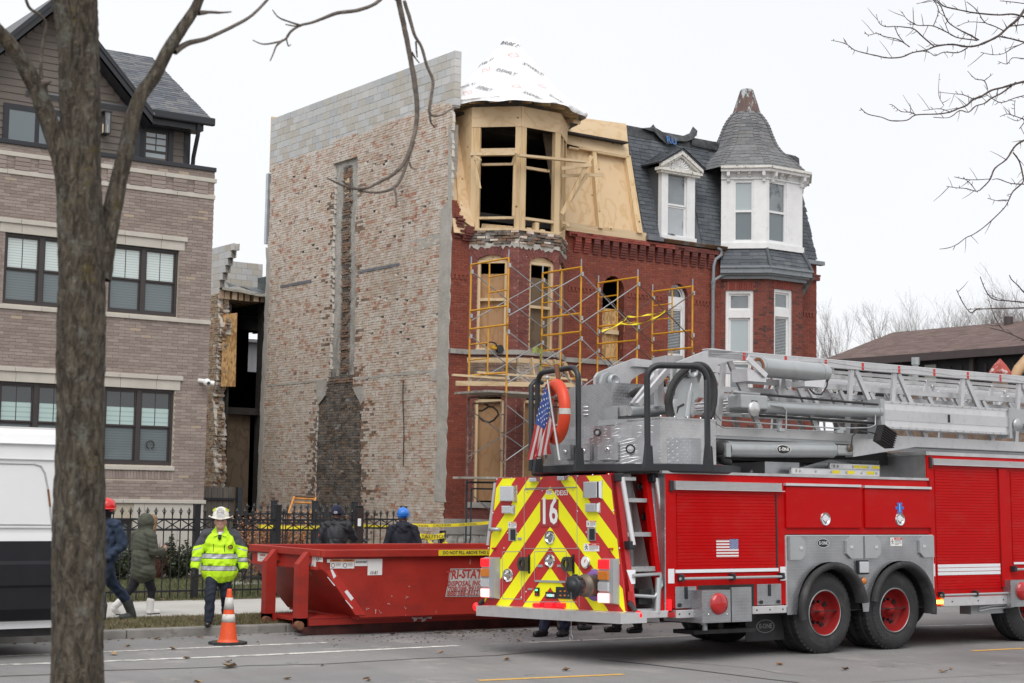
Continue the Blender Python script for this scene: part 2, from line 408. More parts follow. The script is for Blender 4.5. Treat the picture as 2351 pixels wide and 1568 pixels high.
def glass_mat(name,tint,rough=.06,lo=.3):
 t=NT(name);t.bump(t.noise(.9,2),.12,.05);return t.done(tint,rough,0,Specular_IOR_Level=.9,Coat_Weight=.4,Coat_Roughness=.03)
glass_mat('dark_glass',(.02,.026,.03));glass_mat('grey_glass',(.12,.15,.165));glass_mat('pale_glass',(.36,.42,.44))
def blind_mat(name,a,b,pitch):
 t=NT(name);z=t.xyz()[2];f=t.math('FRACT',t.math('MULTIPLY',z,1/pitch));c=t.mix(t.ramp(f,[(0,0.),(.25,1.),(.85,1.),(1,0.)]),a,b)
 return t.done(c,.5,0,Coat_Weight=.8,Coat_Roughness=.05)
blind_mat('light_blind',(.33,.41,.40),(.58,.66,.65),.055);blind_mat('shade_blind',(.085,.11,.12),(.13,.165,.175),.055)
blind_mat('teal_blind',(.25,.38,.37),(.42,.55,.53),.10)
z_flash0,z_flash1=bz(A_(1490,1200)),bz(A_(1490,1170))
z_b1=(bz(A_(1486,1276)),bz(A_(1486,1247)));z_b2=(bz(A_(1484,1392)),bz(A_(1484,1362)))
z_lin2=(bz(B2(1275,268)),bz(B2(1275,205)),bz(B2(1275,174)));z_sill2=(bz(B2(1465,783)),bz(B2(1465,755)))
z_lin1=(bz(B2(1240,1240)),bz(B2(1240,1172)),bz(B2(1240,1142)));z_sill1=(bz(C3(1000,338)),bz(C3(1000,314)))
z_wt=(bz(C3(1178,529)),bz(C3(1178,508)))
wR=(bx_(B2(752,560)),bx_(B2(1232,735)));wW=wR[1]-wR[0]
wL1=bx_(B2(30,300));PITCHW=wR[0]-wL1
win2=[(wL1,wL1+wW),wR];win2.append((wL1-PITCHW,wL1-PITCHW+wW))
wR1=(bx_(B2(1215,1300))-wW,bx_(B2(1215,1300)))
win1=[wR1,(wR1[0]-PITCHW,wR1[1]-PITCHW),(wR1[0]-2*PITCHW,wR1[1]-2*PITCHW)]
zw2=(z_sill2[1]+.02,z_lin2[0]);zw1=(z_sill1[1]+.02,z_lin1[0])
lit_ov=.12
holes_l=[]
def sp_left(z):
 h=[]
 for a,b in win2:
  if zw2[0]-.02<z<zw2[1]+.03:h.append((a,b))
  if z_lin2[0]<z<z_lin2[2]:h.append((a-lit_ov,b+lit_ov))
 for a,b in win1:
  if zw1[0]-.02<z<zw1[1]+.03:h.append((a,b))
  if z_lin1[0]<z<z_lin1[2]:h.append((a-lit_ov,b+lit_ov))
  if z_sill1[0]-.19<z<z_sill1[1]+.02:h.append((a-.03,b+.03))
 for c in(z_b1,z_b2,z_sill2):
  if c[0]-.005<z<c[1]+.005:return[]
 return spans_sub([(LX0,LX1)],h)
PL=lambda u,v,wv:(u,LY-wv,v)
visL=lambda b:(b[1]-b[0]>.15)*(10 if .1<(b[0]-LX1+4.2)<4.2 or b[0]>LX1-1.5 else 5)-abs(b[2]-3.2)*.3-abs(b[0]-LX1)*.25
bricks=lay(sp_left,z_wt[1],z_flash0,.236,.0577,.010,3,jit=.0015)
m=MB();
def wall_with_openings(m,x0,x1,z0,z1,y,th,ops):
 xs=sorted(set([x0,x1]+[v for o in ops for v in o[:2]if x0<v<x1]));
 for a,b in zip(xs,xs[1:]):
  hz=sorted([(o[2],o[3])for o in ops if o[0]<=a+1e-6 and o[1]>=b-1e-6]);z=z0
  for c,d in hz:m.box((a,y,z),(b,y+th,c));z=d
  m.box((a,y,z),(b,y+th,z1))
ops=[(a,b,zw2[0],zw2[1])for a,b in win2]+[(a,b,zw1[0],zw1[1])for a,b in win1]
bw=(at(236,1190,Y=LY).x,at(305,1190,Y=LY).x,.35,at(280,1192,Y=LY).z)
wall_with_openings(m,LX0,LX1,0,z_flash0,LY,.35,ops+[bw]);m.box((LX1-.3,LY+.35,0),(LX1,LY+14,z_flash0))
wall=pt_(m,'wall','buff_mortar',lb)
brick_wall(bricks,PL,.012,'taupe_brick',wall,score=visL)
PS=lambda u,v,wv:(LX1+wv,LY+u,v)
db=[];px=bx_(A_(1415,1300))-.06
dz=(z_b2[1]+.005,z_b1[0]-.005)
for i in range(14):
 c=px-i*(bx_(A_(1432,1320))-bx_(A_(1286,1300)))
 for k in range(3):z0=dz[0]+(dz[1]-dz[0])*k/3;db.append((c-.16,c+.16,z0+.004,z0+(dz[1]-dz[0])/3-.006,.03 if True else 0))
sold=[]
for a,b in win1:
 u=a-.03
 while u<b:sold.append((u,u+.0577,z_sill1[0]-.185,z_sill1[0]-.005,0));u+=.0677
mb=MB();brick_geo(mb,sold,PL,.012,None);stuff(pt_(mb,'soldier_brick','taupe_brick',wall))
for d in db:mb=MB();brick_geo(mb,[d],PL,.012,None);pt_(mb,'dentil_brick','taupe_brick',wall)
def stone_run(x0,x1,z0,z1,proud,step,name,off=0):
 x=x1;k=0
 while x>x0+.02:
  xx=max(x0,x-(step if k or not off else off));m=MB();m.rbox((xx+.003,LY-proud,z0),(x-.003,LY+.1,z1),.008);pt_(m,name,'limestone',wall);x=xx;k+=1
stone_run(LX0,LX1+.04,z_b1[0],z_b1[1],.05,1.22,'band_stone');stone_run(LX0,LX1+.02,z_b2[0],z_b2[1],.035,1.25,'band_stone',.9)
stone_run(LX0,LX1+.01,z_sill2[0],z_sill2[1],.05,1.9,'sill_stone')
for a,b in win2:stone_run(a-lit_ov,b+lit_ov,z_lin2[0],z_lin2[1],.025,.82,'lintel_stone',.55);stone_run(a-lit_ov-.05,b+lit_ov+.05,z_lin2[1],z_lin2[2],.06,.85,'lintel_cap',.6)
for a,b in win1:stone_run(a-lit_ov,b+lit_ov,z_lin1[0],z_lin1[1],.025,.82,'lintel_stone',.55);stone_run(a-lit_ov-.05,b+lit_ov+.05,z_lin1[1],z_lin1[2],.06,.85,'lintel_cap',.6);stone_run(a-.03,b+.05,z_sill1[0],z_sill1[1],.04,3,'sill_stone')
stone_run(LX0,LX1+.04,z_wt[0],z_wt[1],.05,1.9,'water_table_stone')
zc=[0,.33,.73,1.13,z_wt[0]]
for k in range(4):
 x=LX1-(.15 if k%2 else .6);xs=[LX1]
 while x>LX0:xs.append(x);x-=1.22
 for b,a in zip(xs,xs[1:]+[LX0]):
  if a<bw[1]-.1 and b>bw[0]+.1 and zc[k]+.05>bw[2]-.05 and zc[k]<bw[3]:
   if b>bw[1]+.05:a=bw[1]
   elif a<bw[0]-.05:b=bw[0]
   else:continue
  m=MB();m.rbox((a+.004,LY-.02,zc[k]+.004),(b-.004,LY+.05,zc[k+1]-.004),.004);pt_(m,'base_stone','limestone',wall)
m=MB();m.rbox((LX0,LY-.05,z_flash0),(LX1+.02,LY+.5,z_flash1),.01);pt_(m,'parapet_flashing','dark_trim',lb)
def hung_window(parent,x0,x1,z0,z1,y,fm,top,bot,muntin=True,teal=None,meet=.5,fw_=.055,rec=.10):
 f=MB();d0,d1=y+rec-.05,y+rec+.06
 f.box((x0,d0,z0),(x0+fw_,d1,z1));f.box((x1-fw_,d0,z0),(x1,d1,z1));f.box((x0+fw_,d0,z1-fw_),(x1-fw_,d1,z1));f.box((x0+fw_,d0,z0),(x1-fw_,d1,z0+fw_*1.3))
 xm=(x0+x1)/2;f.box((xm-fw_*.9,d0-.004,z0+fw_),(xm+fw_*.9,d1,z1-fw_))
 w_=pt_(f,'window',fm,parent)
 for a,b in((x0+fw_,xm-fw_*.9),(xm+fw_*.9,x1-fw_)):
  zm=z0+(z1-z0)*meet;s=MB();t_=.035
  for(c,d,yy)in((zm,z1-fw_,d0+.02),(z0+fw_*1.3,zm,d0+.045)):
   s.box((a,yy,c),(a+t_,yy+.03,d));s.box((b-t_,yy,c),(b,yy+.03,d));s.box((a+t_,yy,d-t_),(b-t_,yy+.03,d));s.box((a+t_,yy,c),(b-t_,yy+.03,c+t_))
  if muntin:s.box(((a+b)/2-.008,d0+.035,zm+t_),((a+b)/2+.008,d0+.047,z1-fw_-t_))
  pt_(s,'sash',fm,w_)
  if teal:
   zt=zm+(z1-zm)*.5
   q=MB();q.box((a,d0+.04,zt),(b,d0+.05,z1-fw_));pt_(q,'pane',teal[0],w_)
   q=MB();q.box((a,d0+.04,zm),(b,d0+.05,zt));pt_(q,'pane',teal[1],w_)
  else:q=MB();q.box((a,d0+.04,zm),(b,d0+.05,z1-fw_));pt_(q,'pane',top,w_)
  q=MB();q.box((a,d0+.062,z0+fw_),(b,d0+.07,zm));pt_(q,'pane',bot,w_)
 m=MB();m.box((x0-.02,y+rec+.1,z0-.05),(x1+.02,y+rec+.12,z1+.05));pt_(m,'blackout','dark_trim',w_)
 return w_
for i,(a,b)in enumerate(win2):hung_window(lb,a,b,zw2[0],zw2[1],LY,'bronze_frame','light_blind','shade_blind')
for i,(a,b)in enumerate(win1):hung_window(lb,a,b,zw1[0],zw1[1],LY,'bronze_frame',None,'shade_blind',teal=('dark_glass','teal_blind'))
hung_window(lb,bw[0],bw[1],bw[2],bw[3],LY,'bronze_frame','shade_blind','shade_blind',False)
wr=MB();c=at(346,1021,Y=LY+.04)
wr.tube([(c.x+.085*cos(a),LY+.062,c.z+.085*sin(a))for a in np.linspace(-1.3,4.4,26)],.014,6);tag(wr.build('wreath',mat('wreath_brown',(.05,.035,.035),.9)),'small round dark wreath hanging in the lower window','wreath')
SY=LY+.95
SX1=at(A_(1318,1000)[0],A_(1318,1000)[1],Y=SY).x
sa=lambda x,y,yy=SY:at(*A_(x,y),Y=yy)
z_at0=z_flash1-.1;eave=sa(1290,880).z
GX1=sa(885,760).x+.15
GY=SY-.35
pk=at(139.5,-14.7,Y=GY-.45);rk=at(349,256,Y=GY-.45);slope=(pk.z-rk.z)/(rk.x-pk.x)
t=NT('taupe_siding');t.done(t.nm([(3,3,40),3],.3,.7,1.,(.135,.115,.10),(.16,.137,.12)),.7)
def siding(m_parent,x0,x1,z0,ztop,y):
 z=z0
 while True:
  zz=z+.165
  a,b=ztop(z+.08);a=max(a,x0);b=min(b,x1)
  if b-a<.15 or z>20:break
  m=MB();m.add([(a,y+.01,z),(b,y+.01,z),(b,y-.022,z),(a,y-.022,z),(a,y+.01,zz),(b,y+.01,zz),(b,y-.004,zz),(a,y-.004,zz)],[(3,2,1,0),(3,2,6,7),(0,3,7,4),(2,1,5,6),(4,7,6,5)])
  pt_(m,'siding_plank','taupe_siding',m_parent);z=zz-.012
  if z>14:break
m=MB();gx0=2*pk.x-GX1
m.prism([(gx0,GY+.01,z_at0),(GX1,GY+.01,z_at0),(GX1,GY+.01,rk.z+(rk.x-GX1)*slope-.25),(pk.x,GY+.01,pk.z-.3),(gx0,GY+.01,rk.z+(rk.x-GX1)*slope-.25)],(0,.2,0))
m.box((GX1-.05,GY,z_at0),(GX1-.02,SY+1,eave));m.box((GX1-.02,SY+.01,z_at0),(SX1,SY+.2,eave));m.box((SX1-.2,SY+.2,z_at0),(SX1,SY+9,eave))
attic=pt_(m,'attic_wall','taupe_siding',lb)
def gt(z):
 hw=(pk.z-.32-z)/slope;return(pk.x-hw,pk.x+hw)
siding(attic,gx0,GX1,z_at0,gt,GY);siding(attic,GX1,SX1,z_at0,lambda z:((GX1,SX1)if z<eave-.05 else(0,0)),SY)
for a,b in(((SX1-.13,SY-.03,z_at0),(SX1+.02,SY+.02,eave)),((GX1-.14,GY-.03,z_at0),(GX1+.02,GY+.02,eave+.4))):m=MB();m.box(a,b);pt_(m,'corner_board','dark_trim',attic)
def slate_mat(name,stops):
 t=NT(name);c=t.ramp(t.rnd(),stops);c=t.mix(t.ramp(t.noise(70,3,.7),[(.35,.5),(.55,0.)]),c,tuple(v*.5 for v in stops[0][1]));
 c=t.nm([1.5,4],.5,.8,.35,c,tuple(min(1,v*1.5)for v in stops[-1][1]))
 t.bump(t.noise(160,2),.4,.003);return t.done(c,.85)
slate_mat('grey_shingle',[(0,(.075,.083,.10)),(.35,(.11,.12,.14)),(.65,(.15,.16,.175)),(.85,(.19,.19,.185)),(1,(.095,.10,.115))])
def shingles(parent,o,u,v,n,L,Hh,exposure,wlen,material,spansf=None,nobj=0,seed=0,proud=.012,cap=300,jit=.05):
 """courses of shingles on the plane o + u*a + v*b, butts lifted outwards along n; first cap pieces are objects"""
 r=random.Random(seed);o,u,v,n=V3(o),V3(u).normalized(),V3(v).normalized(),V3(n).normalized()
 pieces=[];k=0;b=0
 while b<Hh:
  for s0,s1 in(spansf(b+exposure*.5)if spansf else[(0,L)]):
   a=s0-r.random()*wlen
   while a<s1:
    w_=wlen*r.uniform(1-jit*4,1+jit*4);p,q=max(a,s0),min(a+w_-.008,s1)
    if q-p>.03:
     d=r.uniform(-.012,.012)*exposure/.14;b1=min(b+exposure*1.25,Hh+.02)
     pieces.append([o+u*p+v*(b+d)+n*proud*r.uniform(.7,1.3),o+u*q+v*(b+d)+n*proud*r.uniform(.7,1.3),o+u*q+v*b1+n*.002,o+u*p+v*b1+n*.002,o+u*p+v*(b+d)-n*.004,o+u*q+v*(b+d)-n*.004])
    a+=w_
  b+=exposure;k+=1
 rest=MB();fs=[(0,1,2,3),(4,5,1,0),(5,2,1),(4,0,3)]
 for i,pc in enumerate(pieces):
  if i<cap:m=MB();m.add(pc,fs);pt_(m,'shingle',material,parent)
  else:rest.add(pc,fs)
 if rest.f:stuff(pt_(rest,'shingle',material,parent))
 return len(pieces)
hw=rk.x-pk.x
m=MB()
for s in(1,-1):
 a=V3((pk.x,GY-.45,pk.z));b=V3((pk.x+s*(hw+.02),GY-.45,rk.z));dn=V3((0,0,-.30));d2=V3((0,0,-.10))
 m.prism([a,b,b+dn,a+dn],(0,.05,0));m.prism([a+V3((0,-.03,.02)),b+V3((0,-.03,.02)),b+d2+V3((0,-.03,0)),a+d2+V3((0,-.03,0))],(0,.03,0))
 m.prism([a+dn,b+dn,b+dn+V3((0,0,.05)),a+dn+V3((0,0,.05))],(0,.5,0))
pt_(m,'gable_fascia','dark_trim',lb)
m=MB()
for s in(1,-1):
 m.prism([(pk.x,GY-.47,pk.z+.03),(pk.x+s*(hw+.06),GY-.47,rk.z+.03-.06*slope),(pk.x+s*(hw+.06),GY-.47,rk.z-.02-.06*slope),(pk.x,GY-.47,pk.z-.02)],(0,7,0))
groof=pt_(m,'gable_roof','grey_shingle',lb)
eL=at(*A_(1072,770),Y=SY-.45);eR=at(*A_(1478,832),Y=SY-.45)
rdg=None
rk_r=at(*A_(1062,402),X=eR.x)
v_r=V3((0,rk_r.y-eR.y,rk_r.z-eR.z));rl=v_r.length
m=MB();x00=pk.x-.5
m.prism([(x00,eR.y,eR.z-.02),(eR.x,eR.y,eR.z-.02),(eR.x,rk_r.y,rk_r.z-.02),(x00,rk_r.y,rk_r.z-.02)],(0,.1,-.12));m.prism([(x00,rk_r.y,rk_r.z-.02),(eR.x,rk_r.y,rk_r.z-.02),(eR.x,rk_r.y+rk_r.y-eR.y,eR.z-.02),(x00,rk_r.y*2-eR.y,eR.z-.02)],(0,0,-.1))
mroof=pt_(m,'main_roof','grey_shingle',lb)
nrm=V3((0,-v_r.z,v_r.y)).normalized()
x0s=eL.x-.9
def mr(b):
 zz=eR.z+v_r.z/rl*b;xg=rk.x-(zz-rk.z)/slope;return[(max(0,xg-x0s),eR.x-x0s)]
shingles(mroof,(x0s,eR.y,eR.z),(1,0,0),v_r,nrm,0,rl,.145,.30,'grey_shingle',mr,seed=4,cap=150)
m=MB();m.rbox((eL.x-.05,eR.y-.13,eR.z-.17),(eR.x+.03,eR.y,eR.z+.01),.03);m.box((eL.x-.02,eR.y,eR.z-.3),(eR.x-.2,eR.y+.05,eR.z-.06));m.box((eL.x-.02,eR.y+.05,eR.z-.3),(eR.x-.2,SY,eR.z-.25))
pt_(m,'gutter','dark_trim',lb)
m=MB();p1=sa(1385,850,eR.y-.02);p2=sa(1385,880,eR.y-.02);xq=SX1+.07
m.tube([(p1.x,eR.y-.02,eR.z-.15),(p1.x,eR.y,eR.z-.4),(xq,SY-.1,eR.z-.85),(xq,SY-.05,z_at0)],.05,8);pt_(m,'downspout','dark_trim',lb)
wx=(sa(1000,1000).x,sa(1168,1000).x);wz=(sa(1080,1112).z,sa(1080,915).z)
m=MB();tr=.12
for a,b in(((wx[0]-tr,SY-.05,wz[0]-.05),(wx[0],SY+.02,wz[1]+tr)),((wx[1],SY-.05,wz[0]-.05),(wx[1]+tr,SY+.02,wz[1]+tr)),((wx[0],SY-.05,wz[1]),(wx[1],SY+.02,wz[1]+tr))):m.box(a,b)
wt=pt_(m,'window','dark_trim',lb)
s=MB();zm=sa(1080,1060).z;s.box((wx[0],SY-.03,wz[0]),(wx[0]+.05,SY,wz[1]));s.box((wx[1]-.05,SY-.03,wz[0]),(wx[1],SY,wz[1]));s.box((wx[0]+.05,SY-.03,wz[1]-.05),(wx[1]-.05,SY,wz[1]));s.box((wx[0]+.05,SY-.03,zm-.03),(wx[1]-.05,SY,zm+.03));s.box(((wx[0]+wx[1])/2-.01,SY-.025,zm+.03),((wx[0]+wx[1])/2+.01,SY-.026+.01,wz[1]-.05));pt_(s,'sash','bronze_frame',wt)
q=MB();q.box((wx[0]+.05,SY-.018,wz[0]),(wx[1]-.05,SY-.012,wz[1]-.05));pt_(q,'pane','pale_glass',wt)
ga=lambda x,y:at(*A_(x,y),Y=GY)
wx=(ga(55,900).x,at(148,290,Y=GY).x);wz=(ga(200,1000).z,ga(60,760).z)
m=MB();
for a,b in(((wx[0]-tr,GY-.05,wz[0]-.1),(wx[0],GY+.02,wz[1]+tr)),((wx[1],GY-.05,wz[0]-.1),(wx[1]+tr,GY+.02,wz[1]+tr)),((wx[0],GY-.05,wz[1]),(wx[1],GY+.02,wz[1]+tr)),((wx[0],GY-.05,wz[0]-.1),(wx[1],GY+.02,wz[0]))):m.box(a,b)
xm=(wx[0]+wx[1])/2;m.box((xm-.05,GY-.03,wz[0]),(xm+.05,GY,wz[1]))
wt=pt_(m,'window','dark_trim',lb)
for a,b in((wx[0],xm-.05),(xm+.05,wx[1])):q=MB();q.box((a,GY-.035,wz[0]),(b,GY-.03,wz[1]));pt_(q,'pane','grey_glass',wt)
p0,p1=ga(690,935),ga(742,800)
ln=thing('wall_lantern','square glass wall lantern on the taupe siding under the gable','lantern',(p0.x,GY,p0.z))
m=MB();d_=.26
for xx in(p0.x,p1.x-.02):
 for yy in(GY-d_-.03,GY-.05):m.box((xx,yy,p0.z),(xx+.02,yy+.02,p1.z))
m.box((p0.x-.02,GY-d_-.05,p1.z),(p1.x+.02,GY-.01,p1.z+.03));m.box((p0.x,GY-d_-.03,p0.z-.02),(p1.x,GY-.01,p0.z));pt_(m,'frame','dark_trim',ln)
m=MB();
for k in(-.05,.05):m.cyl(((p0.x+p1.x)/2+k,GY-.15,p0.z),((p0.x+p1.x)/2+k,GY-.15,p0.z+.2),.015,8)
pt_(m,'candle',mat('candle_cream',(.75,.62,.42),.5),ln)
m=MB();m.box((p0.x+.02,GY-d_-.025,p0.z),(p1.x-.02,GY-d_-.02,p1.z));t=NT('lantern_glass');t.done((.8,.85,.88),.05,0,Transmission_Weight=.9);pt_(m,'pane',t.m,ln)
cm=at(473,878,Y=LY-.15);sc_=thing('security_camera','white dome security camera on the brick corner','camera',cm)
m=MB();m.ball((cm.x,cm.y-.05,cm.z),.085,n=14,m=10);m.cyl((cm.x-.1,LY,cm.z+.04),(cm.x-.02,cm.y,cm.z+.02),.05);m.cyl((cm.x+.02,cm.y-.02,cm.z-.01),(cm.x+.16,cm.y-.06,cm.z-.02),.06,12);pt_(m,'housing',mat('white_plastic',(.75,.75,.75),.35),sc_)
m=MB();m.cyl((cm.x+.0,cm.y-.115,cm.z-.02),(cm.x+.0,cm.y-.14,cm.z-.02),.035,12);pt_(m,'lens','dark_trim',sc_)
# ============ OLD ROW HOUSES
FY,OX,XM,XR,WY1=34.,22.33,28.6,35.25,44.03
K1=lambda x,y:(574+x*.29285,57.4+y*.29285)
K2=lambda x,y:(574+x*.3112,487.9+y*.3112)
K3=lambda x,y:(1004.5+x*.31116,57.4+y*.31116)
K4=lambda x,y:(1406.3+x*.25625,172.2+y*.25625)
K5=lambda x,y:(1004.5+x*.29285,516.6+y*.29285)
K6=lambda x,y:(1435+x*.20131,545.3+y*.20131)
K7=lambda x,y:(1021.7+x*.28204,849.5+y*.28204)
L1=lambda x,y:(1021.7+x*.16477,505.1+y*.16477)
oh=thing('row_house','half rebuilt red brick row house with bare side wall and plywood upper floor','house',(25.5,FY,.1))
rh=thing('row_house','finished red brick row house with slate mansard and white turret windows','house',(32,FY,.1))
def pw(p):q=at(*p,X=OX);return q.y-FY,q.z
def fz(p,y=FY):return at(*p,Y=y).z
def fx(p,y=FY):return at(*p,Y=y).x
def mkP(o,th):
 c,s=cos(th),sin(th);return lambda u,v,wv:(o[0]+c*u+s*wv,o[1]+s*u-c*wv,v)
def wplane(p,o,th,off=0):
 c,s=cos(th),sin(th);n=V3((s,-c,0));oo=V3((o[0],o[1],0))+n*off;d=ray(*p);t=(oo-CO).dot(n)/d.dot(n);q=CO+d*t
 return(q.x-o[0])*c+(q.y-o[1])*s,q.z
def interp(pts):
 pts=sorted(pts);xs=[p[0]for p in pts];ys=[p[1]for p in pts]
 return lambda v:float(np.interp(v,xs,ys))
def backing(mb,P,spans,v0,v1,dv,w0,w1):
 v=v0;run=None
 def flush(iv,a,b):
  for p,q in iv:
   if q-p<.01:continue
   pts=[P(p,a,w0),P(q,a,w0),P(q,a,w1),P(p,a,w1),P(p,b,w0),P(q,b,w0),P(q,b,w1),P(p,b,w1)]
   mb.add(pts,[(3,2,1,0),(4,5,6,7),(0,1,5,4),(1,2,6,5),(2,3,7,6),(3,0,4,7)])
 st=v0
 while v<v1-1e-6:
  iv=[(round(a,3),round(b,3))for a,b in spans(v+dv/2)]
  if iv!=run:
   if run is not None:flush(run,st,v)
   run,st=iv,v
  v+=dv
 flush(run,st,v1)
def smear(col,amt):
 def f(t,c):
  c=t.nm([4.5,5,.7],.45,.61,amt,c,col)
  return t.nm([(1,.5,.35),4],.5,.75,.3,c,(.20,.16,.12))
 return f
COMMON=[(0,(.576,.480,.388)),(.28,(.499,.403,.320)),(.5,(.627,.538,.456)),(.80,(.512,.390,.313)),(.89,(.474,.256,.177)),(.965,(.422,.173,.109)),(.985,(.179,.134,.122)),(1,(.666,.589,.503))]
brick_mat('common_brick',COMMON,.9,.22,smear((.660,.624,.581),.8))
brick_mat('sooty_brick',[(0,(.05,.045,.042)),(.3,(.10,.08,.066)),(.6,(.18,.14,.105)),(.85,(.27,.18,.12)),(1,(.06,.055,.05))],.9,.4,smear((.26,.25,.24),.5))
brick_mat('smoked_brick',[(0,(.20,.13,.09)),(.5,(.27,.15,.09)),(.8,(.15,.085,.06)),(1,(.09,.07,.055))],.9,.4,smear((.3,.28,.25),.5))
t=NT('old_mortar')
c=t.nm([1.2,5],.3,.7,1.,(.60,.575,.53),(.70,.675,.63));t.bump(t.noise(35,5),.8,.015);t.done(c,.95)
t=NT('soot_mortar');c=t.nm([2.4,5,.7],.38,.66,1.,(.16,.155,.15),(.42,.405,.38));t.bump(t.noise(35,5),.8,.02);t.done(c,.95)
t=NT('grey_plaster');c=t.nm([1.8,5,.65],.3,.7,1.,(.33,.32,.29),(.47,.455,.42));c=t.nm([5,4],.55,.75,.5,c,(.22,.21,.20));t.bump(t.noise(12,5),.6,.02);t.done(c,.95)
t=NT('chase_plaster')
c=t.nm([3.2,5,.7],.35,.65,1.,(.30,.29,.27),(.48,.46,.43))
zz=t.math('ADD',t.xyz()[2],t.math('MULTIPLY',t.noise(1.1,4),3.));dk=t.ramp(t.math('MULTIPLY',zz,.1),[(.52,1.),(.86,0.)]);blot=t.ramp(t.noise((4,4,1.4),4,.7),[(.40,0.),(.56,1.)])
c=t.mix(t.math('MULTIPLY',dk,blot),c,(.035,.033,.032));t.bump(t.noise(30,5),.9,.02);t.done(c,.95)
def cm_extra(t,c):return t.nm([9,3],.45,.7,.25,c,(.58,.58,.57))
brick_mat('cmu_block',[(0,(.429,.448,.461)),(.35,(.533,.546,.552)),(.6,(.494,.481,.442)),(.8,(.442,.416,.364)),(.95,(.611,.617,.617)),(1,(.390,.410,.423))],.95,.1,cm_extra,.6)
mat('cmu_mortar',(.36,.355,.345),.95,var=.15,bump=.3)
RED=[(0,(.20,.045,.027)),(.35,(.235,.054,.032)),(.7,(.255,.063,.038)),(.92,(.165,.038,.025)),(1,(.27,.083,.053))]
def red_extra(t,c):
 c=t.nm([1.1,5,.65],.5,.75,.55,c,(.085,.024,.02))
 c=t.nm([11,4,.8],.66,.72,.7,c,(.42,.25,.22))
 return c
brick_mat('red_brick',RED,.8,.25,red_extra,.4)
def bay_extra(t,c):
 c=t.nm([2.2,5,.65],.45,.7,.6,c,(.075,.022,.022))
 return t.nm([9,4,.8],.62,.70,.8,c,(.42,.27,.25))
brick_mat('bay_brick',[(0,(.19,.052,.043)),(.5,(.22,.068,.056)),(.85,(.155,.044,.038)),(1,(.25,.095,.075))],.8,.3,bay_extra,.5)
brick_mat('fresh_red_brick',[(0,(.25,.045,.03)),(.5,(.30,.06,.04)),(.8,(.21,.04,.03)),(1,(.32,.10,.075))],.75,.25,red_extra,.5)
brick_mat('dark_red_brick',[(0,(.17,.04,.028)),(.4,(.22,.055,.036)),(.7,(.15,.035,.026)),(.86,(.05,.025,.024)),(1,(.20,.05,.036))],.75,.25,red_extra,.5)
brick_mat('corbel_brick',[(0,(.11,.026,.022)),(.5,(.145,.035,.028)),(1,(.17,.042,.032))],.75,.25,red_extra,.5)
mat('red_mortar',(.155,.040,.028),.9,var=.35,vscale=7,dirt=(.30,.20,.17),dscale=8,dlo=.6,dhi=.7)
mat('pink_mortar',(.28,.14,.11),.9,var=.3,vscale=6)
mat('grey_stone',(.33,.32,.30),.85,var=.2,vscale=2.2,bump=.3,dirt=(.17,.16,.155),dscale=2.5)
mat('rubble_stone',(.36,.35,.33),.9,var=.3,vscale=4,bump=1.,bscale=9,dirt=(.16,.15,.14),dscale=3)
def wood_mat(name,a,b,axis,knots=True,scale=1.,rings=6):
 t=NT(name);sc_={'x':(.35,6,6),'z':(6,6,.35),'y':(6,.35,6),'ply':(1.6,1.6,.8),'plyh':(.8,.8,1.6)}[axis]
 v,k=t.mapped(tuple(q*scale for q in sc_));
 nz=t.n('TexNoise');t.l(v,nz.inputs['Vector']);nz.inputs['Scale'].default_value=1.1;nz.inputs['Detail'].default_value=3
 f=t.math('FRACT',t.math('MULTIPLY',nz.outputs['Fac'],rings));f2=t.math('ABSOLUTE',t.math('SUBTRACT',f,.5))
 c=t.mix(t.ramp(f2,[(.0,1.),(.18,.15),(.5,0.)]),a,b)
 c=t.mix(t.math('MULTIPLY',t.rnd(),.3),c,tuple(q*.78 for q in a))
 if knots:
  vo=t.n('TexVoronoi');vo.inputs['Scale'].default_value=2.1;t.l(t.P(),vo.inputs['Vector'])
  c=t.mix(t.ramp(vo.outputs['Distance'],[(.045,1.),(.075,0.)]),c,tuple(q*.25 for q in b))
 t.bump(nz.outputs['Fac'],.1,.01);return t.done(c,.75)
wood_mat('plywood',(.66,.49,.30),(.56,.37,.19),'ply');wood_mat('plywood_wide',(.68,.52,.33),(.60,.42,.24),'plyh')
wood_mat('stud_wood',(.66,.50,.30),(.53,.35,.17),'z',rings=4);wood_mat('board_wood',(.64,.50,.32),(.50,.34,.18),'x',rings=4)
wood_mat('old_plywood',(.36,.215,.11),(.29,.16,.075),'ply');wood_mat('weathered_ply',(.14,.10,.065),(.08,.055,.035),'ply')
def osb_mat(name,a,b,d):
 t=NT(name);vo=t.n('TexVoronoi');v,k=t.mapped((22,22,9));t.l(v,vo.inputs['Vector']);vo.inputs['Scale'].default_value=1.;vo.inputs['Randomness'].default_value=1
 se=t.n('SeparateColor');t.l(vo.outputs['Color'],se.inputs[0]);c=t.ramp(se.outputs[0],[(0,d),(.3,b),(.6,a),(1,tuple(min(1,q*1.25)for q in a))]);return t.done(c,.8)
osb_mat('osb',(.52,.33,.15),(.42,.25,.10),(.28,.15,.055))
mat('white_paint',(.74,.75,.76),.45,var=.06,vscale=4,dirt=(.55,.54,.52),dscale=4,dlo=.6,dhi=.8)
mat('peeling_paint',(.66,.65,.62),.8,var=.12,vscale=9,dirt=(.16,.13,.10),dscale=13,dlo=.58,dhi=.64)
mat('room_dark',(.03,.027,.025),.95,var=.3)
mat('steel_grey',(.17,.18,.20),.5,.5,var=.15)
ZTOP=fz((1033,113));
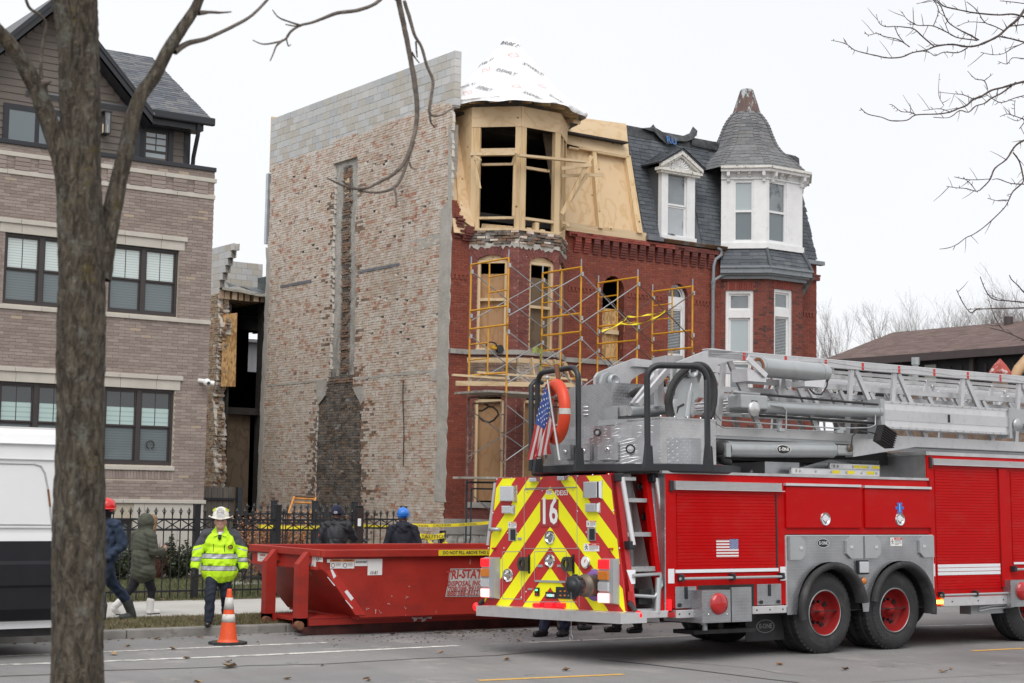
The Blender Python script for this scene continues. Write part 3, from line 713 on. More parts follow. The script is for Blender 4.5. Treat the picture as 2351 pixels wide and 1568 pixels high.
cm_b=interp([pw(K1(*q))for q in((160,1112),(400,1032),(655,938),(664,905),(845,838),(862,872),(1000,795),(1180,735),(1490,618))]+[(-.1,fz((1033,238)))])
CB=.0675
cb=lambda u:round(cm_b(u)/CB)*CB
U1=WY1-FY
far=interp([(z,u)for u,z in[pw(p)for p in((619,386),(616,480),(612,560),(614,600),(611,700),(607,800),(603,880),(598,1000),(595,1100),(591,1180),(588,1250))]])
chL=interp([(pw(p)[1],pw(p)[0])for p in(K1(655,1080),K1(660,1350),K2(612,60),K2(606,400),K2(600,800),K2(590,1150),K2(560,1300),K2(500,1420),K2(495,1560),(725,1010),(722,1180))])
chR=interp([(pw(p)[1],pw(p)[0])for p in(K1(845,1070),K1(850,1350),K2(775,60),K2(785,400),K2(783,800),K2(770,1150),K2(755,1270),K2(815,1400),K2(820,1560),(828,1010),(830,1180))])
ch_top=pw(K1(760,1065))[1];ch_mid=pw(K2(640,1240))[1]
rb_=random.Random(11)
def noise1(z,k,a):return a*(sin(z*k)+.6*sin(z*k*2.7+1.3)+.4*sin(z*k*6.1+.4))
def jag(z):random.seed(int(z/CB)*13+5);return random.uniform(-.045,.045)
def rowspan(z):
 if z>13:return[]
 lo=.03+abs(noise1(z,5,.05));hi=far(z)-.12+noise1(z,3,.03)
 iv=[(lo,hi)]
 if z>11.0:
  us=np.linspace(0,U1,220);ok=[u for u in us if cb(u)>z]
  iv=[];st=None
  for u in us:
   if cb(u)>z:
    if st is None:st=u
   elif st is not None:iv.append((st,u));st=None
  if st is not None:iv.append((st,U1))
  iv=[(max(a,lo),min(b,hi))for a,b in iv if min(b,hi)-max(a,lo)>.05]
 if z<ch_top:iv=spans_sub(iv,[(chR(z)+jag(z),chL(z)+jag(z+.5))])
 return iv
miss_list=[]
for p in[(270,1200),(345,1195),(430,1210),(200,1245),(375,1270),(515,1265),(385,1325),(325,1345),(545,1380),(1045,1100),(990,1095),(1315,1115),(1395,1000),(1065,1075),(925,1065),(970,1005),(1115,940),(1320,1385),(970,1470),(1105,1420),(1190,1310),(1370,1415)]:miss_list.append(pw(K1(*p)))
for p in[(190,155),(222,108),(225,70),(400,132),(460,128),(265,155),(495,265),(465,240),(390,290),(255,527),(478,480),(495,615),(1065,185),(845,195),(960,150),(1135,110),(1175,70),(985,600),(960,620),(1015,632),(1083,640),(1125,652),(1155,650),(985,715),(1095,445),(1270,458),(900,890),(795,1008),(1135,820),(1200,985),(1165,940),(1285,950),(1275,850),(1410,915),(1090,1035),(1385,745),(540,785),(455,835),(975,765),(1110,885),(1145,475),(500,345),(870,1000)]:miss_list.append(pw(K2(*p)))
miss_list=miss_list[::2]+miss_list[1::4]
def missing(u,v,r):return any(abs(u-a)<.10 and abs(v-b)<.031 for a,b in miss_list)
PWp=lambda u,v,wv:(OX-wv,FY+u,v)
z0w=.15
allb=lay(rowspan,z0w,12.6,.203,.0575,.010,21,missing,.006,head_every=6)
def rowmiss(z):
 k=int((z-z0w)/CB+1e-6);zc_=z0w+k*CB+.03
 iv=rowspan(zc_);h=[(a-.085,a+.085)for a,b in miss_list if abs(zc_-b)<.031]
 return spans_sub(iv,h)
bk=MB();backing(bk,PWp,rowmiss,z0w,z0w+CB*184,CB,-.075,-.002);
pwall=pt_(bk,'party_wall','old_mortar',oh)
bs=MB();bs.add([(OX+.08,FY+.3,0),(OX+.08,FY+.3,11.3),(OX+.08,WY1-.05,11.3),(OX+.08,WY1-.05,0),(OX+.34,FY+.3,0),(OX+.34,FY+.3,11.3),(OX+.34,WY1-.05,11.3),(OX+.34,WY1-.05,0)],[(0,1,2,3),(7,6,5,4),(0,4,5,1),(1,5,6,2),(2,6,7,3)])
pt_(bs,'wall_core','chase_plaster',oh)
def soot_ok(b):
 u,v=(b[0]+b[1])/2,b[2]
 return v>ch_top-.2 or not(chR(v)-.25<u<chL(v)+.2 and v<ch_mid)
edge=lambda b:b[2]<ch_top and(chR(b[2])-.9*rb_.random()**2<(b[0]+b[1])/2<chL(b[2])+.7*rb_.random()**2)
vis=lambda b:(3 if b[1]-b[0]>.15 else 0)-abs((b[0]+b[1])/2-2.2)*.8-abs(b[2]-7.5)*.5+((b[0]*7919+b[2]*104729)%1)*.4
main=[b for b in allb]
dk=[b for b in main if edge(b)and b[2]<ch_top-.8 and(int(b[2]*997+b[0]*577)%3==0 or(b[2]<ch_mid-.2 and int(b[2]*991+b[0]*517)%2))]
dks=set(map(id,dk));main=[b for b in main if id(b)not in dks]
brick_wall(main,PWp,.014,'common_brick',pwall,score=vis,wob=.004)
m=MB();brick_geo(m,dk,PWp,.016,None,.005,rb_);stuff(pt_(m,'brick','smoked_brick',pwall))
def pier(z):
 if z>ch_top-.15:return[]
 c=(chL(z)+chR(z))/2-.02;
 if z<ch_mid+.1:return[(chR(z)+.03,chL(z)-.03)]
 return[(c-.21+jag(z)*.8,c+.19+jag(z+.3)*.8)]
pb=lay(pier,z0w,ch_top,.20,.0555,.014,5,lambda u,v,r:r.random()<.03,.007)
PWd=lambda u,v,wv:(OX+.075-wv,FY+u,v)
low=[b for b in pb if b[2]<ch_mid-.1 or(int(b[2]*311)%3==0)];lows=set(map(id,low));up=[b for b in pb if id(b)not in lows]
m=MB();backing(m,PWd,pier,z0w,z0w+CB*160,CB,0,.035);pt_(m,'soot_breast','soot_mortar',oh)
m=MB();brick_geo(m,low,PWd,.052,None,.005,rb_);br=pt_(m,'brick','sooty_brick',oh);stuff(br)
m=MB();brick_geo(m,up,PWd,.075,None,.01,rb_);stuff(pt_(m,'brick','smoked_brick',oh))
def patch(name,pts,proud,seed,th=.03,material='grey_plaster',pos=None):
 r=random.Random(seed);out=[]
 for(a,b),(c,d)in zip(pts,pts[1:]+pts[:1]):
  n=max(2,int(math.hypot(c-a,d-b)/.18))
  for i in range(n):f=i/n;out.append((a+(c-a)*f+r.uniform(-.025,.025),b+(d-b)*f+r.uniform(-.02,.02)))
 m=MB();m.prism([(OX-proud,FY+u,v)for u,v in out],(th,0,0));return pt_(m,name,MATS[material],oh)
q=lambda*ps:[pw(p)for p in ps]
patch('plaster_patch',[(.0,1.75),(-.02,9.0),(.08,11.2),(.2,11.2),(.16,9.3),(.5,9.1),(.5,5.2),(.42,3),(.5,1.8)],.024,1)
far_p=[(far(z)-.22+noise1(z,3,.04),z)for z in np.linspace(.2,9.2,24)]+[(far(z)+.05,z)for z in np.linspace(9.2,.2,24)]
patch('plaster_patch',far_p,.022,2,.2)
patch('plaster_band',q(K2(130,1268),K2(570,1232),K2(570,1246),K2(130,1284)),.022,3);patch('plaster_band',q(K2(780,1218),K2(1440,1145),K2(1440,1172),K2(780,1235)),.022,4)
patch('plaster_patch',q(K2(500,1245),K2(572,1238),K2(560,1345),K2(505,1420),K2(492,1330)),.021,5);patch('plaster_patch',q(K2(760,1290),K2(840,1285),K2(850,1370),K2(820,1420),K2(790,1350)),.021,6)
patch('plaster_patch',q(K2(1180,205),K2(1440,150),K2(1430,215),K2(1190,300)),.017,7);patch('plaster_patch',q(K2(1330,1180),K2(1440,1160),K2(1440,1235),K2(1340,1240)),.021,8)
for a,b in(((230,548),(456,506)),((798,440),(1108,378))):
 u0,v0=pw(K2(*a));u1,v1=pw(K2(*b));m=MB();m.box((OX-.03,FY+u1,v0-.04),(OX+.02,FY+u0,v0+.03));pt_(m,'steel_ledger','steel_grey',oh)
a=pw(K2(1140,1240));m=MB();m.tube([(OX-.04,FY+a[0]-i*.012+.02*sin(i*.8),a[1]-i*.22)for i in range(11)],.012,5);pt_(m,'cable','dark_trim',oh)
m=MB();a,b=pw(K1(740,1170)),pw(K1(770,1315));m.box((OX+.02,FY+b[0],b[1]),(OX+.06,FY+a[0],a[1]));pt_(m,'board','board_wood',oh)
def cspan(z):
 us=np.linspace(-.005,U1,300);ok=[u for u in us if cm_b(u)<z+.08];
 if not ok:return[]
 iv=[];st=None
 for u in us:
  if cb(u)-.07<z:
   if st is None:st=u
  elif st is not None:iv.append((st,u));st=None
 if st is not None:iv.append((st,U1-.02))
 return iv
nC=9;zc0=ZTOP-nC*.2
cbl=[]
for k in range(nC):
 z=zc0+k*.2;off=.2 if k%2 else 0
 for s0,s1 in cspan(z+.1):
  u=-.005-off
  while u<s1:
   a,b=max(u,s0,-.005),min(u+.39,s1)
   if b-a>.04:cbl.append((a,b,z+.004,z+.196,rb_.uniform(-.003,.003)))
   u+=.4
PC=lambda u,v,wv:(OX+.0-wv,FY+.0+u,v)
m=MB();backing(m,PC,lambda z:[(max(a,.012),b-.01)for a,b in cspan(z)],zc0,ZTOP-.02,.05,-.19,-.012);cmw=pt_(m,'block_parapet','cmu_mortar',oh)
for b in cbl:
 m=MB();x1=OX+.194 if b[0]<.01 else OX-.012;x0=OX-.003+b[4]
 m.box((x0,FY+b[0],b[2]),(max(x1,OX+.01),FY+b[1],b[3]));pt_(m,'block','cmu_block',cmw)
m=MB();m.box((OX+.02,WY1-.02,11.5),(OX+.2,WY1+.05,13.2));pt_(m,'end_board','stud_wood',oh)
m=MB();c=at(613,400,X=OX);d=at(612,560,X=OX);m.box((OX-.05,WY1-.02,d.z),(OX+.12,WY1+.12,c.z));pt_(m,'metal_flashing',mat('pale_metal',(.5,.53,.57),.4,.6),oh)
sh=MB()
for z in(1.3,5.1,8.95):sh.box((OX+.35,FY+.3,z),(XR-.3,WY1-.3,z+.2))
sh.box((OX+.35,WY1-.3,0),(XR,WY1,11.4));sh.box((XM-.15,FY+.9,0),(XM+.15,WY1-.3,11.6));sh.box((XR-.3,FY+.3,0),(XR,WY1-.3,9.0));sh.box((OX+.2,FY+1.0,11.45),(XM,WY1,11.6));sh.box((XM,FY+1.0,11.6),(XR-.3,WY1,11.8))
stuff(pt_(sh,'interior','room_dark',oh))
m=MB();m.box((XR-.02,FY+.02,0),(XR+.0,WY1,9.0));pt_(m,'far_side_wall','red_mortar',rh)
BD=.9
def bay(ab,bc):
 W=(ab-BD,FY);A=(ab,FY-BD);B=(bc,FY-BD);E=(bc+BD,FY);L=BD*sqrt(2)
 return[(W,-pi/4,L),(A,0.,bc-ab),(B,pi/4,L)],W,E
bayL,WL,EL=bay(23.78,25.02);bayR,WR,ER=bay(fx(K6(1612,700),FY-BD),fx(K6(2022,700),FY-BD))
z_str=(fz(K5(1200,1088)),fz(K5(1200,1052)));z_base=1.36;z_cap=fz((1040,1212))
z_corb=fz(K5(1045,60))
def arch_hole(uc,hw,z0,zs,rise):
 def h(z):
  if z<z0 or z>zs+rise:return None
  if z<=zs:return(uc-hw,uc+hw)
  t_=(z-zs)/rise
  if abs(rise-hw)<.02:k=sqrt(max(0,1-t_*t_))*hw
  else:Rr=(hw*hw+rise*rise)/(2*rise);k=sqrt(max(0,Rr*Rr-(z-zs+Rr-rise)**2))
  return(uc-k,uc+k)
 return h
def span_holes(u0,u1,hs):
 def f(z):
  h=[q for q in(h_(z)for h_ in hs)if q]
  return spans_sub([(u0,u1)],h)
 return f
def red_wall(o,th,spans,z0,z1,material,mort,parent,score=None,nobj=40,seed=1,wall_name='facade',bl=.203,mo=.005,zskip=None):
 P=mkP(o,th);m=MB();backing(m,P,spans,z0,z1,.0625,-.25,0);wl=pt_(m,wall_name,MATS[mort],parent)
 bs_=lay(spans,z0,z1,bl,.0575,mo,seed,None,.003)
 if zskip:bs_=[b for b in bs_ if not zskip(b)]
 brick_wall(bs_,P,.009,MATS[material],wl,score=score,nobj=nobj,wob=.0015,seed=seed);return wl,P
def facet_open(fc,pl,pr,ptop,psp,pbot,off=0):
 o,th,L=fc;u0=wplane(pl,o,th)[0];u1=wplane(pr,o,th)[0];zt=wplane(ptop,o,th)[1];zs=wplane(psp,o,th)[1];zb=wplane(pbot,o,th)[1]
 return(u0+u1)/2,(u1-u0)/2,zb,zs,zt-zs
oA=facet_open(bayL[0],L1(450,800),L1(866,800),L1(660,510),L1(460,548),K5(330,985));oB=facet_open(bayL[1],L1(1178,800),L1(1518,800),L1(1340,533),L1(1180,580),K5(720,985))
oA=(oA[0],min(oA[1],.5),z_str[1]+.0,oA[3],.12);oB=(oB[0],oB[1],z_str[1],oA[3],.12);oC=(.63,.47,z_str[1],oA[3],.12)
lowA=facet_open(bayL[0],K7(242,400),K7(478,400),K7(360,232),K7(250,232),K7(240,1075));lowA=(lowA[0],lowA[1],fz(K7(200,1075),FY-.4),lowA[3],.06)
zlow=(lowA[2],lowA[3])
lowB=(.62,.40,lowA[2],lowA[3],.06);lowC=(.63,.47,lowA[2],lowA[3],.06)
z_ring0,z_ring1=wplane(L1(900,330),*bayL[0][:2])[1],wplane(L1(900,143),*bayL[0][:2])[1]
z_redtop=z_ring0-.05
for fc,ops in zip(bayL,((oA,lowA),(oB,lowB),(oC,lowC))):
 hs=[arch_hole(*o)for o in ops]
 def sp(z,fc=fc,hs=hs):
  h=[q for q in(h_(z)for h_ in hs)if q]
  if 4.72<z<5.40:return[]
  return spans_sub([(0,fc[2])],h)
 vz=[o for o in ops]
 red_wall(fc[0],fc[1],sp,.9,z_redtop,'bay_brick','pink_mortar',oh,score=lambda b:-abs(b[2]-7)+(b[1]-b[0]),nobj=60,seed=int(fc[1]*10)+50,wall_name='bay_wall')
 P=mkP(fc[0],fc[1]);s2=lambda z,L=fc[2]:[(0,L)]
 m=MB();backing(m,P,s2,4.72,5.40,.0625,-.25,-.02);pt_(m,'bay_backing','old_mortar',oh)
 m=MB();brick_geo(m,lay(s2,4.72,5.40,.2,.0575,.01,3,None,.012),P,.0,None,.006,rb_);stuff(pt_(m,'brick','smoked_brick'if fc[1]else 'common_brick',oh))
 def ring(z,L=fc[2]):
  if z<z_ring0+.06 and abs(noise1(z,9,1))>.2:return[(.0,L*.45),(L*.5,L)]
  return[(0,L)]
 m=MB();backing(m,P,s2,z_redtop,z_ring1,.0625,-.25,-.05);pt_(m,'bay_backing','soot_mortar',oh)
 for k,b in enumerate(lay(ring,z_ring0,z_ring1-.01,.2,.0575,.012,9,lambda u,v,r:r.random()<.07,.03)):
  m=MB();brick_geo(m,[b],P,.05,None,.012,rb_);pt_(m,'brick',MATS[('common_brick','smoked_brick','smoked_brick','sooty_brick')[rb_.randrange(4)]],oh)
 m=MB();pts=[];n=22
 for i in range(n+1):pts.append((fc[2]*i/n,z_redtop-.05+rb_.uniform(-.05,.06)))
 for i in range(n,-1,-1):pts.append((fc[2]*i/n,z_redtop+.05+rb_.uniform(-.03,.05)))
 m.prism([P(u,v,.0)for u,v in pts],V3(P(0,0,.03))-V3(P(0,0,0)));pt_(m,'broken_mortar','grey_plaster',oh)
 for uc,hw,zb,zs,rise in ops[:1]:
  Rr=(hw*hw+rise*rise)/(2*rise);zc=zs+rise-Rr;a0=math.asin(min(1,hw/Rr));n=max(8,int(2*hw/.068))
  for i in range(n):
   a=-a0+2*a0*(i+.04)/n;b=-a0+2*a0*(i+.96)/n;r0,r1=Rr+.0,Rr+.23
   m=MB();m.prism([P(uc+r*sin(q),zc+r*cos(q),-.02)for q,r in((a,r0),(b,r0),(b,r1),(a,r1))],V3(P(0,0,.036+rb_.uniform(0,.006)))-V3(P(0,0,0)));pt_(m,'arch_brick','bay_brick',oh)
def sp1(z):
 w_=WL[0]-OX
 if z<8.62:return[(0,w_)]
 return[(0,max(.12,w_-(z-8.62)*.62))]if z<9.3 else[]
red_wall((OX,FY),0.,sp1,z_base,9.3,'red_brick','red_mortar',oh,score=lambda b:b[2],nobj=40,seed=61)
for i,(x,z,pr)in enumerate([(.05,8.35,.05),(.2,8.42,.1),(.2,8.5,.14),(.3,8.3,.1),(.3,8.36,.14),(.33,8.42,.18),(.33,8.48,.2),(.33,8.54,.2),(.36,8.6,.2),(.12,8.62,.1),(.1,8.7,.12),(.12,8.78,.14),(.08,8.86,.1),(.45,8.36,.1),(.5,8.42,.12),(.5,8.5,.14)]):
 m=MB();m.rbox((OX+x,FY-pr,z),(OX+x+.21,FY,z+.058),.004);pt_(m,'corbel_brick','corbel_brick',oh)
aL=(fx(K5(1374,800)),(fx(K5(1458,800))-fx(K5(1290,800)))/2);aLt=fz(K5(1374,400));aLb=fz(K5(1350,1066))
aR=((fx(K6(490,800))+fx(K6(716,800)))/2,(fx(K6(716,800))-fx(K6(490,800)))/2);aRt=fz(K6(610,528))
hL=arch_hole(aL[0]-EL[0],aL[1],z_str[1],aLt-aL[1],aL[1]);hR=arch_hole(aR[0]-XM,aR[1],4.2,aRt-aR[1],aR[1])
lowS=arch_hole(27.0-EL[0],.45,zlow[0],zlow[1],.1)
red_wall(EL,0.,span_holes(0,XM-EL[0],[hL,lowS]),z_base,z_corb-.02,'red_brick','red_mortar',oh,score=lambda b:-abs(b[2]-7.2),nobj=60,seed=62)
red_wall((XM,FY),0.,span_holes(0,WR[0]-XM,[hR]),z_base,z_corb-.02,'red_brick','red_mortar',rh,score=lambda b:-abs(b[2]-7.2),nobj=110,seed=63)
red_wall(ER,0.,lambda z:[(0,XR-ER[0]-(.004 if int(z/.12)%2 else 0))],z_base,z_corb+.03,'red_brick','red_mortar',rh,score=lambda b:-abs(b[2]-7.2),nobj=40,seed=64)
for(uc,hw),zt,par in((aL,aLt,oh),(aR,aRt,rh)):
 for rr0,n in((hw+.0,22),(hw+.115,26)):
  for i in range(n):
   a=pi*(i+.03)/n-pi/2;b=pi*(i+.97)/n-pi/2;zc=zt-hw
   m=MB();m.prism([(uc+r*sin(q),FY-.004,zc+r*cos(q))for q,r in((a,rr0),(b,rr0),(b,rr0+.11),(a,rr0+.11))],(0,-.0115+rb_.uniform(-.002,.001),0));pt_(m,'arch_brick','red_brick',par)
pitch=(fx(K5(1985,300))-fx(K5(1145,200)))/12.;zt0,zb0=fz(K5(1150,105)),fz(K5(1150,222));xs=fx(K5(1062,150))
for i in range(16):
 x=xs+i*pitch
 if x>WR[0]-.12:break
 par=oh if x<XM-.1 else rh;bm_='corbel_brick' if i>1 else 'fresh_red_brick'
 for k in range(6):
  z=zb0+(zt0-zb0)*k/6;pr=.045+.02*min(k,4);wd=.20 if k>0 else .2
  m=MB();m.rbox((x,FY-pr,z+.003),(x+wd,FY,z+(zt0-zb0)/6-.003),.004);pt_(m,'corbel_brick',MATS[bm_],par)
def band(x0,x1,par,material,nb):
 bs_=lay(lambda z:[(x0,x1)],zt0+.003,z_corb+.03,.203,.0575,.005,71,lambda u,v,r:r.random()<.03,.006);P=lambda u,v,wv:(u,FY-.1-wv,v)
 m=MB();m.box((x0,FY-.1,zt0),(x1,FY+.25,z_corb+.02));wl=pt_(m,'cornice_core','red_mortar',par);brick_wall(bs_,P,.04,MATS[material],wl,nobj=nb,wob=.004)
band(EL[0]+.04,XM,oh,'fresh_red_brick',60);band(XM,XM+1.0,rh,'fresh_red_brick',30);band(XM+1.0,WR[0],rh,'corbel_brick',40)
for z,dx in((8.45,.06),(8.52,.08),(8.4,.05)):
 m=MB();m.rbox((XR-.24,FY-.1,z),(XR+dx,FY,z+.058),.004);pt_(m,'corbel_brick','corbel_brick',rh)
zd=(fz(K5(1150,528)),fz(K5(1150,498)))
for x0,x1,par in((OX+.02,WL[0]-.05,oh),(EL[0]+.1,aL[0]-aL[1]-.15,oh),(aL[0]+aL[1]+.15,XM,oh),(XM,aR[0]-aR[1]-.2,rh),(aR[0]+aR[1]+.2,WR[0]-.05,rh),(ER[0]+.05,XR-.05,rh)):
 x=x0;m=MB()
 while x<x1-.05:m.box((x,FY-.03,zd[0]),(x+.062,FY,zd[1]));x+=.125
 m.box((x0,FY-.028,zd[1]),(x1,FY,zd[1]+.055));stuff(pt_(m,'dentil_brick','red_brick',par))
def run_course(path,z0,z1,pr,material,name,par):
 off=[]
 for i,p in enumerate(path):
  a=V3(path[max(i-1,0)]);b=V3(p);c=V3(path[min(i+1,len(path)-1)])
  d1=(b-a).normalized()if i else(c-b).normalized();d2=(c-b).normalized()if i<len(path)-1 else d1
  n1=V3((d1.y,-d1.x));n2=V3((d2.y,-d2.x));n=(n1+n2).normalized();off.append(b+n*pr/max(.5,n.dot(n1)))
 for i in range(len(path)-1):
  a,b,c,d=V3(path[i]),V3(path[i+1]),off[i+1],off[i];m=MB();m.prism([(a.x,a.y,z0),(d.x,d.y,z0),(c.x,c.y,z0),(b.x,b.y,z0)],(0,0,z1-z0));pt_(m,name,MATS[material],par)
bpath=lambda W,f,E:[W,f[1][0],f[2][0],E]
run_course([(OX+.02,FY)]+bpath(WL,bayL,EL),z_str[0],z_str[1],.06,'grey_stone','string_stone',oh);run_course([EL,(XM,FY)],z_str[0],z_str[1],.06,'grey_stone','string_stone',oh);run_course([(XM,FY),(aR[0]-aR[1]-.02,FY)],z_str[0],z_str[1],.06,'grey_stone','string_stone',rh);run_course([(aR[0]+aR[1]+.02,FY),WR],z_str[0],z_str[1],.06,'grey_stone','string_stone',rh)
run_course([(OX-.03,FY)]+bpath(WL,bayL,EL),.98,z_base,.05,'grey_stone','base_cap',oh);run_course([EL,(XM,FY)],.98,z_base,.05,'grey_stone','base_cap',oh);run_course([(XM,FY)]+bpath(WR,bayR,ER)+[(XR,FY)],.98,z_base,.05,'grey_stone','base_cap',rh)
for seg in([(OX,FY)]+bpath(WL,bayL,EL)+[(XM,FY)],):
 for a,b in zip(seg,seg[1:]):
  L=math.hypot(b[0]-a[0],b[1]-a[1]);th=math.atan2(b[1]-a[1],b[0]-a[0]);P=mkP(a,th)
  for k,(z0,z1)in enumerate(((.1,.52),(.53,.97))):
   u=0.
   while u<L-.02:
    w_=min(rb_.uniform(.35,.65),L-u);m=MB()
    m.grid(lambda s,t_:P(u+.006+s*(w_-.012),z0+.006+t_*(z1-z0-.012),(.05 if 0<s<1 and 0<t_<1 else .0)+rb_.uniform(0,.04)),4,3);pt_(m,'base_stone','rubble_stone',oh);u+=w_
  m=MB();m.prism([P(0,0,-.25),P(L,0,-.25),P(L,0,0),P(0,0,0)],(0,0,1.0));pt_(m,'base_core','grey_stone',oh)
run_course([(WL[0]+.06,WL[1]-.08),bayL[1][0],bayL[2][0],(EL[0]-.06,EL[1]-.08)],zlow[0]-.14,zlow[0],.07,'grey_stone','sill_stone',oh)
def boarded(fc,op,board,top_gap,rail,sill=True,name='boarded_window',arch=True,bmat='old_plywood',dep=.10):
 o,th,L=fc;P=mkP(o,th);uc,hw,zb,zs,rise=op;nrm=V3(P(0,0,1))-V3(P(0,0,0));t_=.07
 def bar(m,u0,v0,u1,v1,d0=-dep-.06,d1=-dep+.06):m.prism([P(u0,v0,d0),P(u1,v0,d0),P(u1,v1,d0),P(u0,v1,d0)],nrm*(d1-d0))
 m=MB();bar(m,uc-hw,zb,uc-hw+t_,zs+.02);wroot=pt_(m,name,'stud_wood',oh)
 for u0,u1 in((uc+hw-t_,uc+hw),):m=MB();bar(m,u0,zb,u1,zs+.02);pt_(m,'jamb','stud_wood',wroot)
 m=MB();bar(m,uc-hw+t_,zs-.09,uc+hw-t_,zs-.01);pt_(m,'head','board_wood',wroot)
 if arch:
  pts=[(uc-hw,zs)]+[(uc-hw+2*hw*i/10,zs+rise*(1-((i-5)/5.)**2))for i in range(11)]+[(uc+hw,zs)]
  m=MB();m.prism([P(u,v,-dep+.02)for u,v in pts],nrm*.02);pt_(m,'arch_board','plywood_wide',wroot)
 for zr in rail:m=MB();bar(m,uc-hw+t_,zr-.04,uc+hw-t_,zr+.03,-dep-.03,-dep+.045);pt_(m,'rail','board_wood',wroot)
 if sill:m=MB();bar(m,uc-hw,zb,uc+hw,zb+.04,-dep-.05,.03);pt_(m,'sill_board','board_wood',wroot)
 m=MB();bar(m,uc-hw+t_*.8,zb+.04,uc+hw-t_*.8,zs-top_gap,-dep-.075,-dep-.062);pt_(m,'board',MATS[bmat],wroot);return P
gA=oA[3]-wplane(L1(660,740),*bayL[0][:2])[1];rA=wplane(L1(660,1100),*bayL[0][:2])[1];gB=oB[3]-wplane(L1(1320,800),*bayL[1][:2])[1];rB=wplane(L1(1320,1210),*bayL[1][:2])[1]
boarded(bayL[0],oA,None,gA,[rA]);boarded(bayL[1],oB,None,gB,[rB],bmat='weathered_ply');boarded(bayL[2],oC,None,.1,[rA],bmat='weathered_ply')
PA=boarded(bayL[0],lowA,None,.02,[],False,arch=False);boarded(bayL[1],lowB,None,.02,[],False,arch=False);boarded(bayL[2],lowC,None,.02,[],False,arch=False)
def spray(pts):
 m=MB();P=PA
 uv=[wplane(K7(*p),*bayL[0][:2],off=-.155)for p in pts];
 m.tube([P(u,v,-.160)for u,v in uv],.022,6);return m
sp_=spray([(250,330),(300,330),(345,305),(350,290),(310,268),(265,270),(247,285)]);s2_=spray([(352,298),(390,300),(425,330),(435,360),(400,405),(360,425),(310,410),(270,370),(250,335)]);s3_=spray([(248,395),(262,430),(266,480),(258,515),(248,530)])
sp_.add(s2_.v,s2_.f);sp_.add(s3_.v,s3_.f);sp_.smooth=False;pt_(sp_,'graffiti',mat('black_spray',(.012,.012,.012),.6),oh)
def semicircle(uc,r,zc,y,n=18):return[(uc+r*cos(pi*i/n),y,zc+r*sin(pi*i/n))for i in range(n+1)]
zs=aLt-aL[1];ob=fz(K5(1350,648));m=MB();m.box((aL[0]-aL[1],FY+.2,aLb-.03),(aL[0]+aL[1]-.03,FY+.215,ob));pt_(m,'osb_board','osb',oh)
m=MB();zz=fz(K5(1340,830));m.box((aL[0]-aL[1],FY+.13,zz-.06),(aL[0]+aL[1]-.05,FY+.2,zz+.05));pt_(m,'brace_board','board_wood',oh)
def arch_window(uc,hw,zt,zb,par):
 zs=zt-hw;y=FY+.12;m=MB();n=18;f=.07
 out=semicircle(uc,hw,zs,y);inn=semicircle(uc,hw-f,zs,y)
 vs=[];
 for p,q in zip(out,inn):vs+=[p,q,(p[0],p[1]+.1,p[2]),(q[0],q[1]+.1,q[2])]
 fs=[]
 for i in range(n):a,b=i*4,i*4+4;fs+=[(a,b,b+1,a+1),(a+1,b+1,b+3,a+3)]
 m.add(vs,fs);out2=semicircle(uc,hw-f-.02,zs,y+.03);inn2=semicircle(uc,hw-f-.06,zs,y+.03)
 vs=[]
 for p,q in zip(out2,inn2):vs+=[p,q]
 m.add(vs,[(i*2,i*2+2,i*2+3,i*2+1)for i in range(n)])
 m.box((uc-hw,y,zb),(uc-hw+f,y+.1,zs));m.box((uc+hw-f,y,zb),(uc+hw,y+.1,zs));h0=.25;m.box((uc-hw+f,y+.01,zs-h0),(uc+hw-f,y+.1,zs+.01));m.box((uc-hw+f,y+.02,zs-h0-.07),(uc+hw-f,y+.1,zs-h0))
 wd_=pt_(m,'arched_window','white_paint',par)
 s=MB();zm=(zs-h0+zb)/2+.15;a,b=uc-hw+f,uc+hw-f
 for c,d,yy in((zm,zs-h0-.07,y+.04),(zb,zm,y+.065)):s.box((a,yy,c),(a+.05,yy+.03,d));s.box((b-.05,yy,c),(b,yy+.03,d));s.box((a+.05,yy,d-.05),(b-.05,yy+.03,d));s.box((a+.05,yy,c),(b-.05,yy+.03,c+.05))
 pt_(s,'sash','white_paint',wd_)
 q=MB();q.poly(semicircle(uc,hw-f,zs,y+.05));pt_(q,'pane','dark_glass',wd_)
 q=MB();q.box((a,y+.058,zm),(b,y+.062,zs-h0-.07));q.box((a,y+.085,zb),(b,y+.089,zm));pt_(q,'pane','dark_glass',wd_)
 z=zm+.02;
 s=MB()
 while z<zs-h0-.15:s.box((a+.06,y+.050,z),(b-.06,y+.0565,z+.016));z+=.042
 z=zb+.05
 while z<zm-.06:s.box((a+.06,y+.080,z),(b-.06,y+.0845,z+.014));z+=.042
 stuff(pt_(s,'blind_slat',mat('blind_white',(.42,.45,.47),.5),wd_));q=MB();q.box((a,y+.095,zb),(b,y+.1,zs));pt_(q,'blackout','room_dark',wd_)
arch_window(aR[0],aR[1],aRt,4.2,rh)
def plank(p0,p1,y0,y1,wz,th=.04,name='lumber_board'):
 a,b=at(*p0,Y=y0),at(*p1,Y=y1);m=MB();m.beam(a,b,th,wz);return m
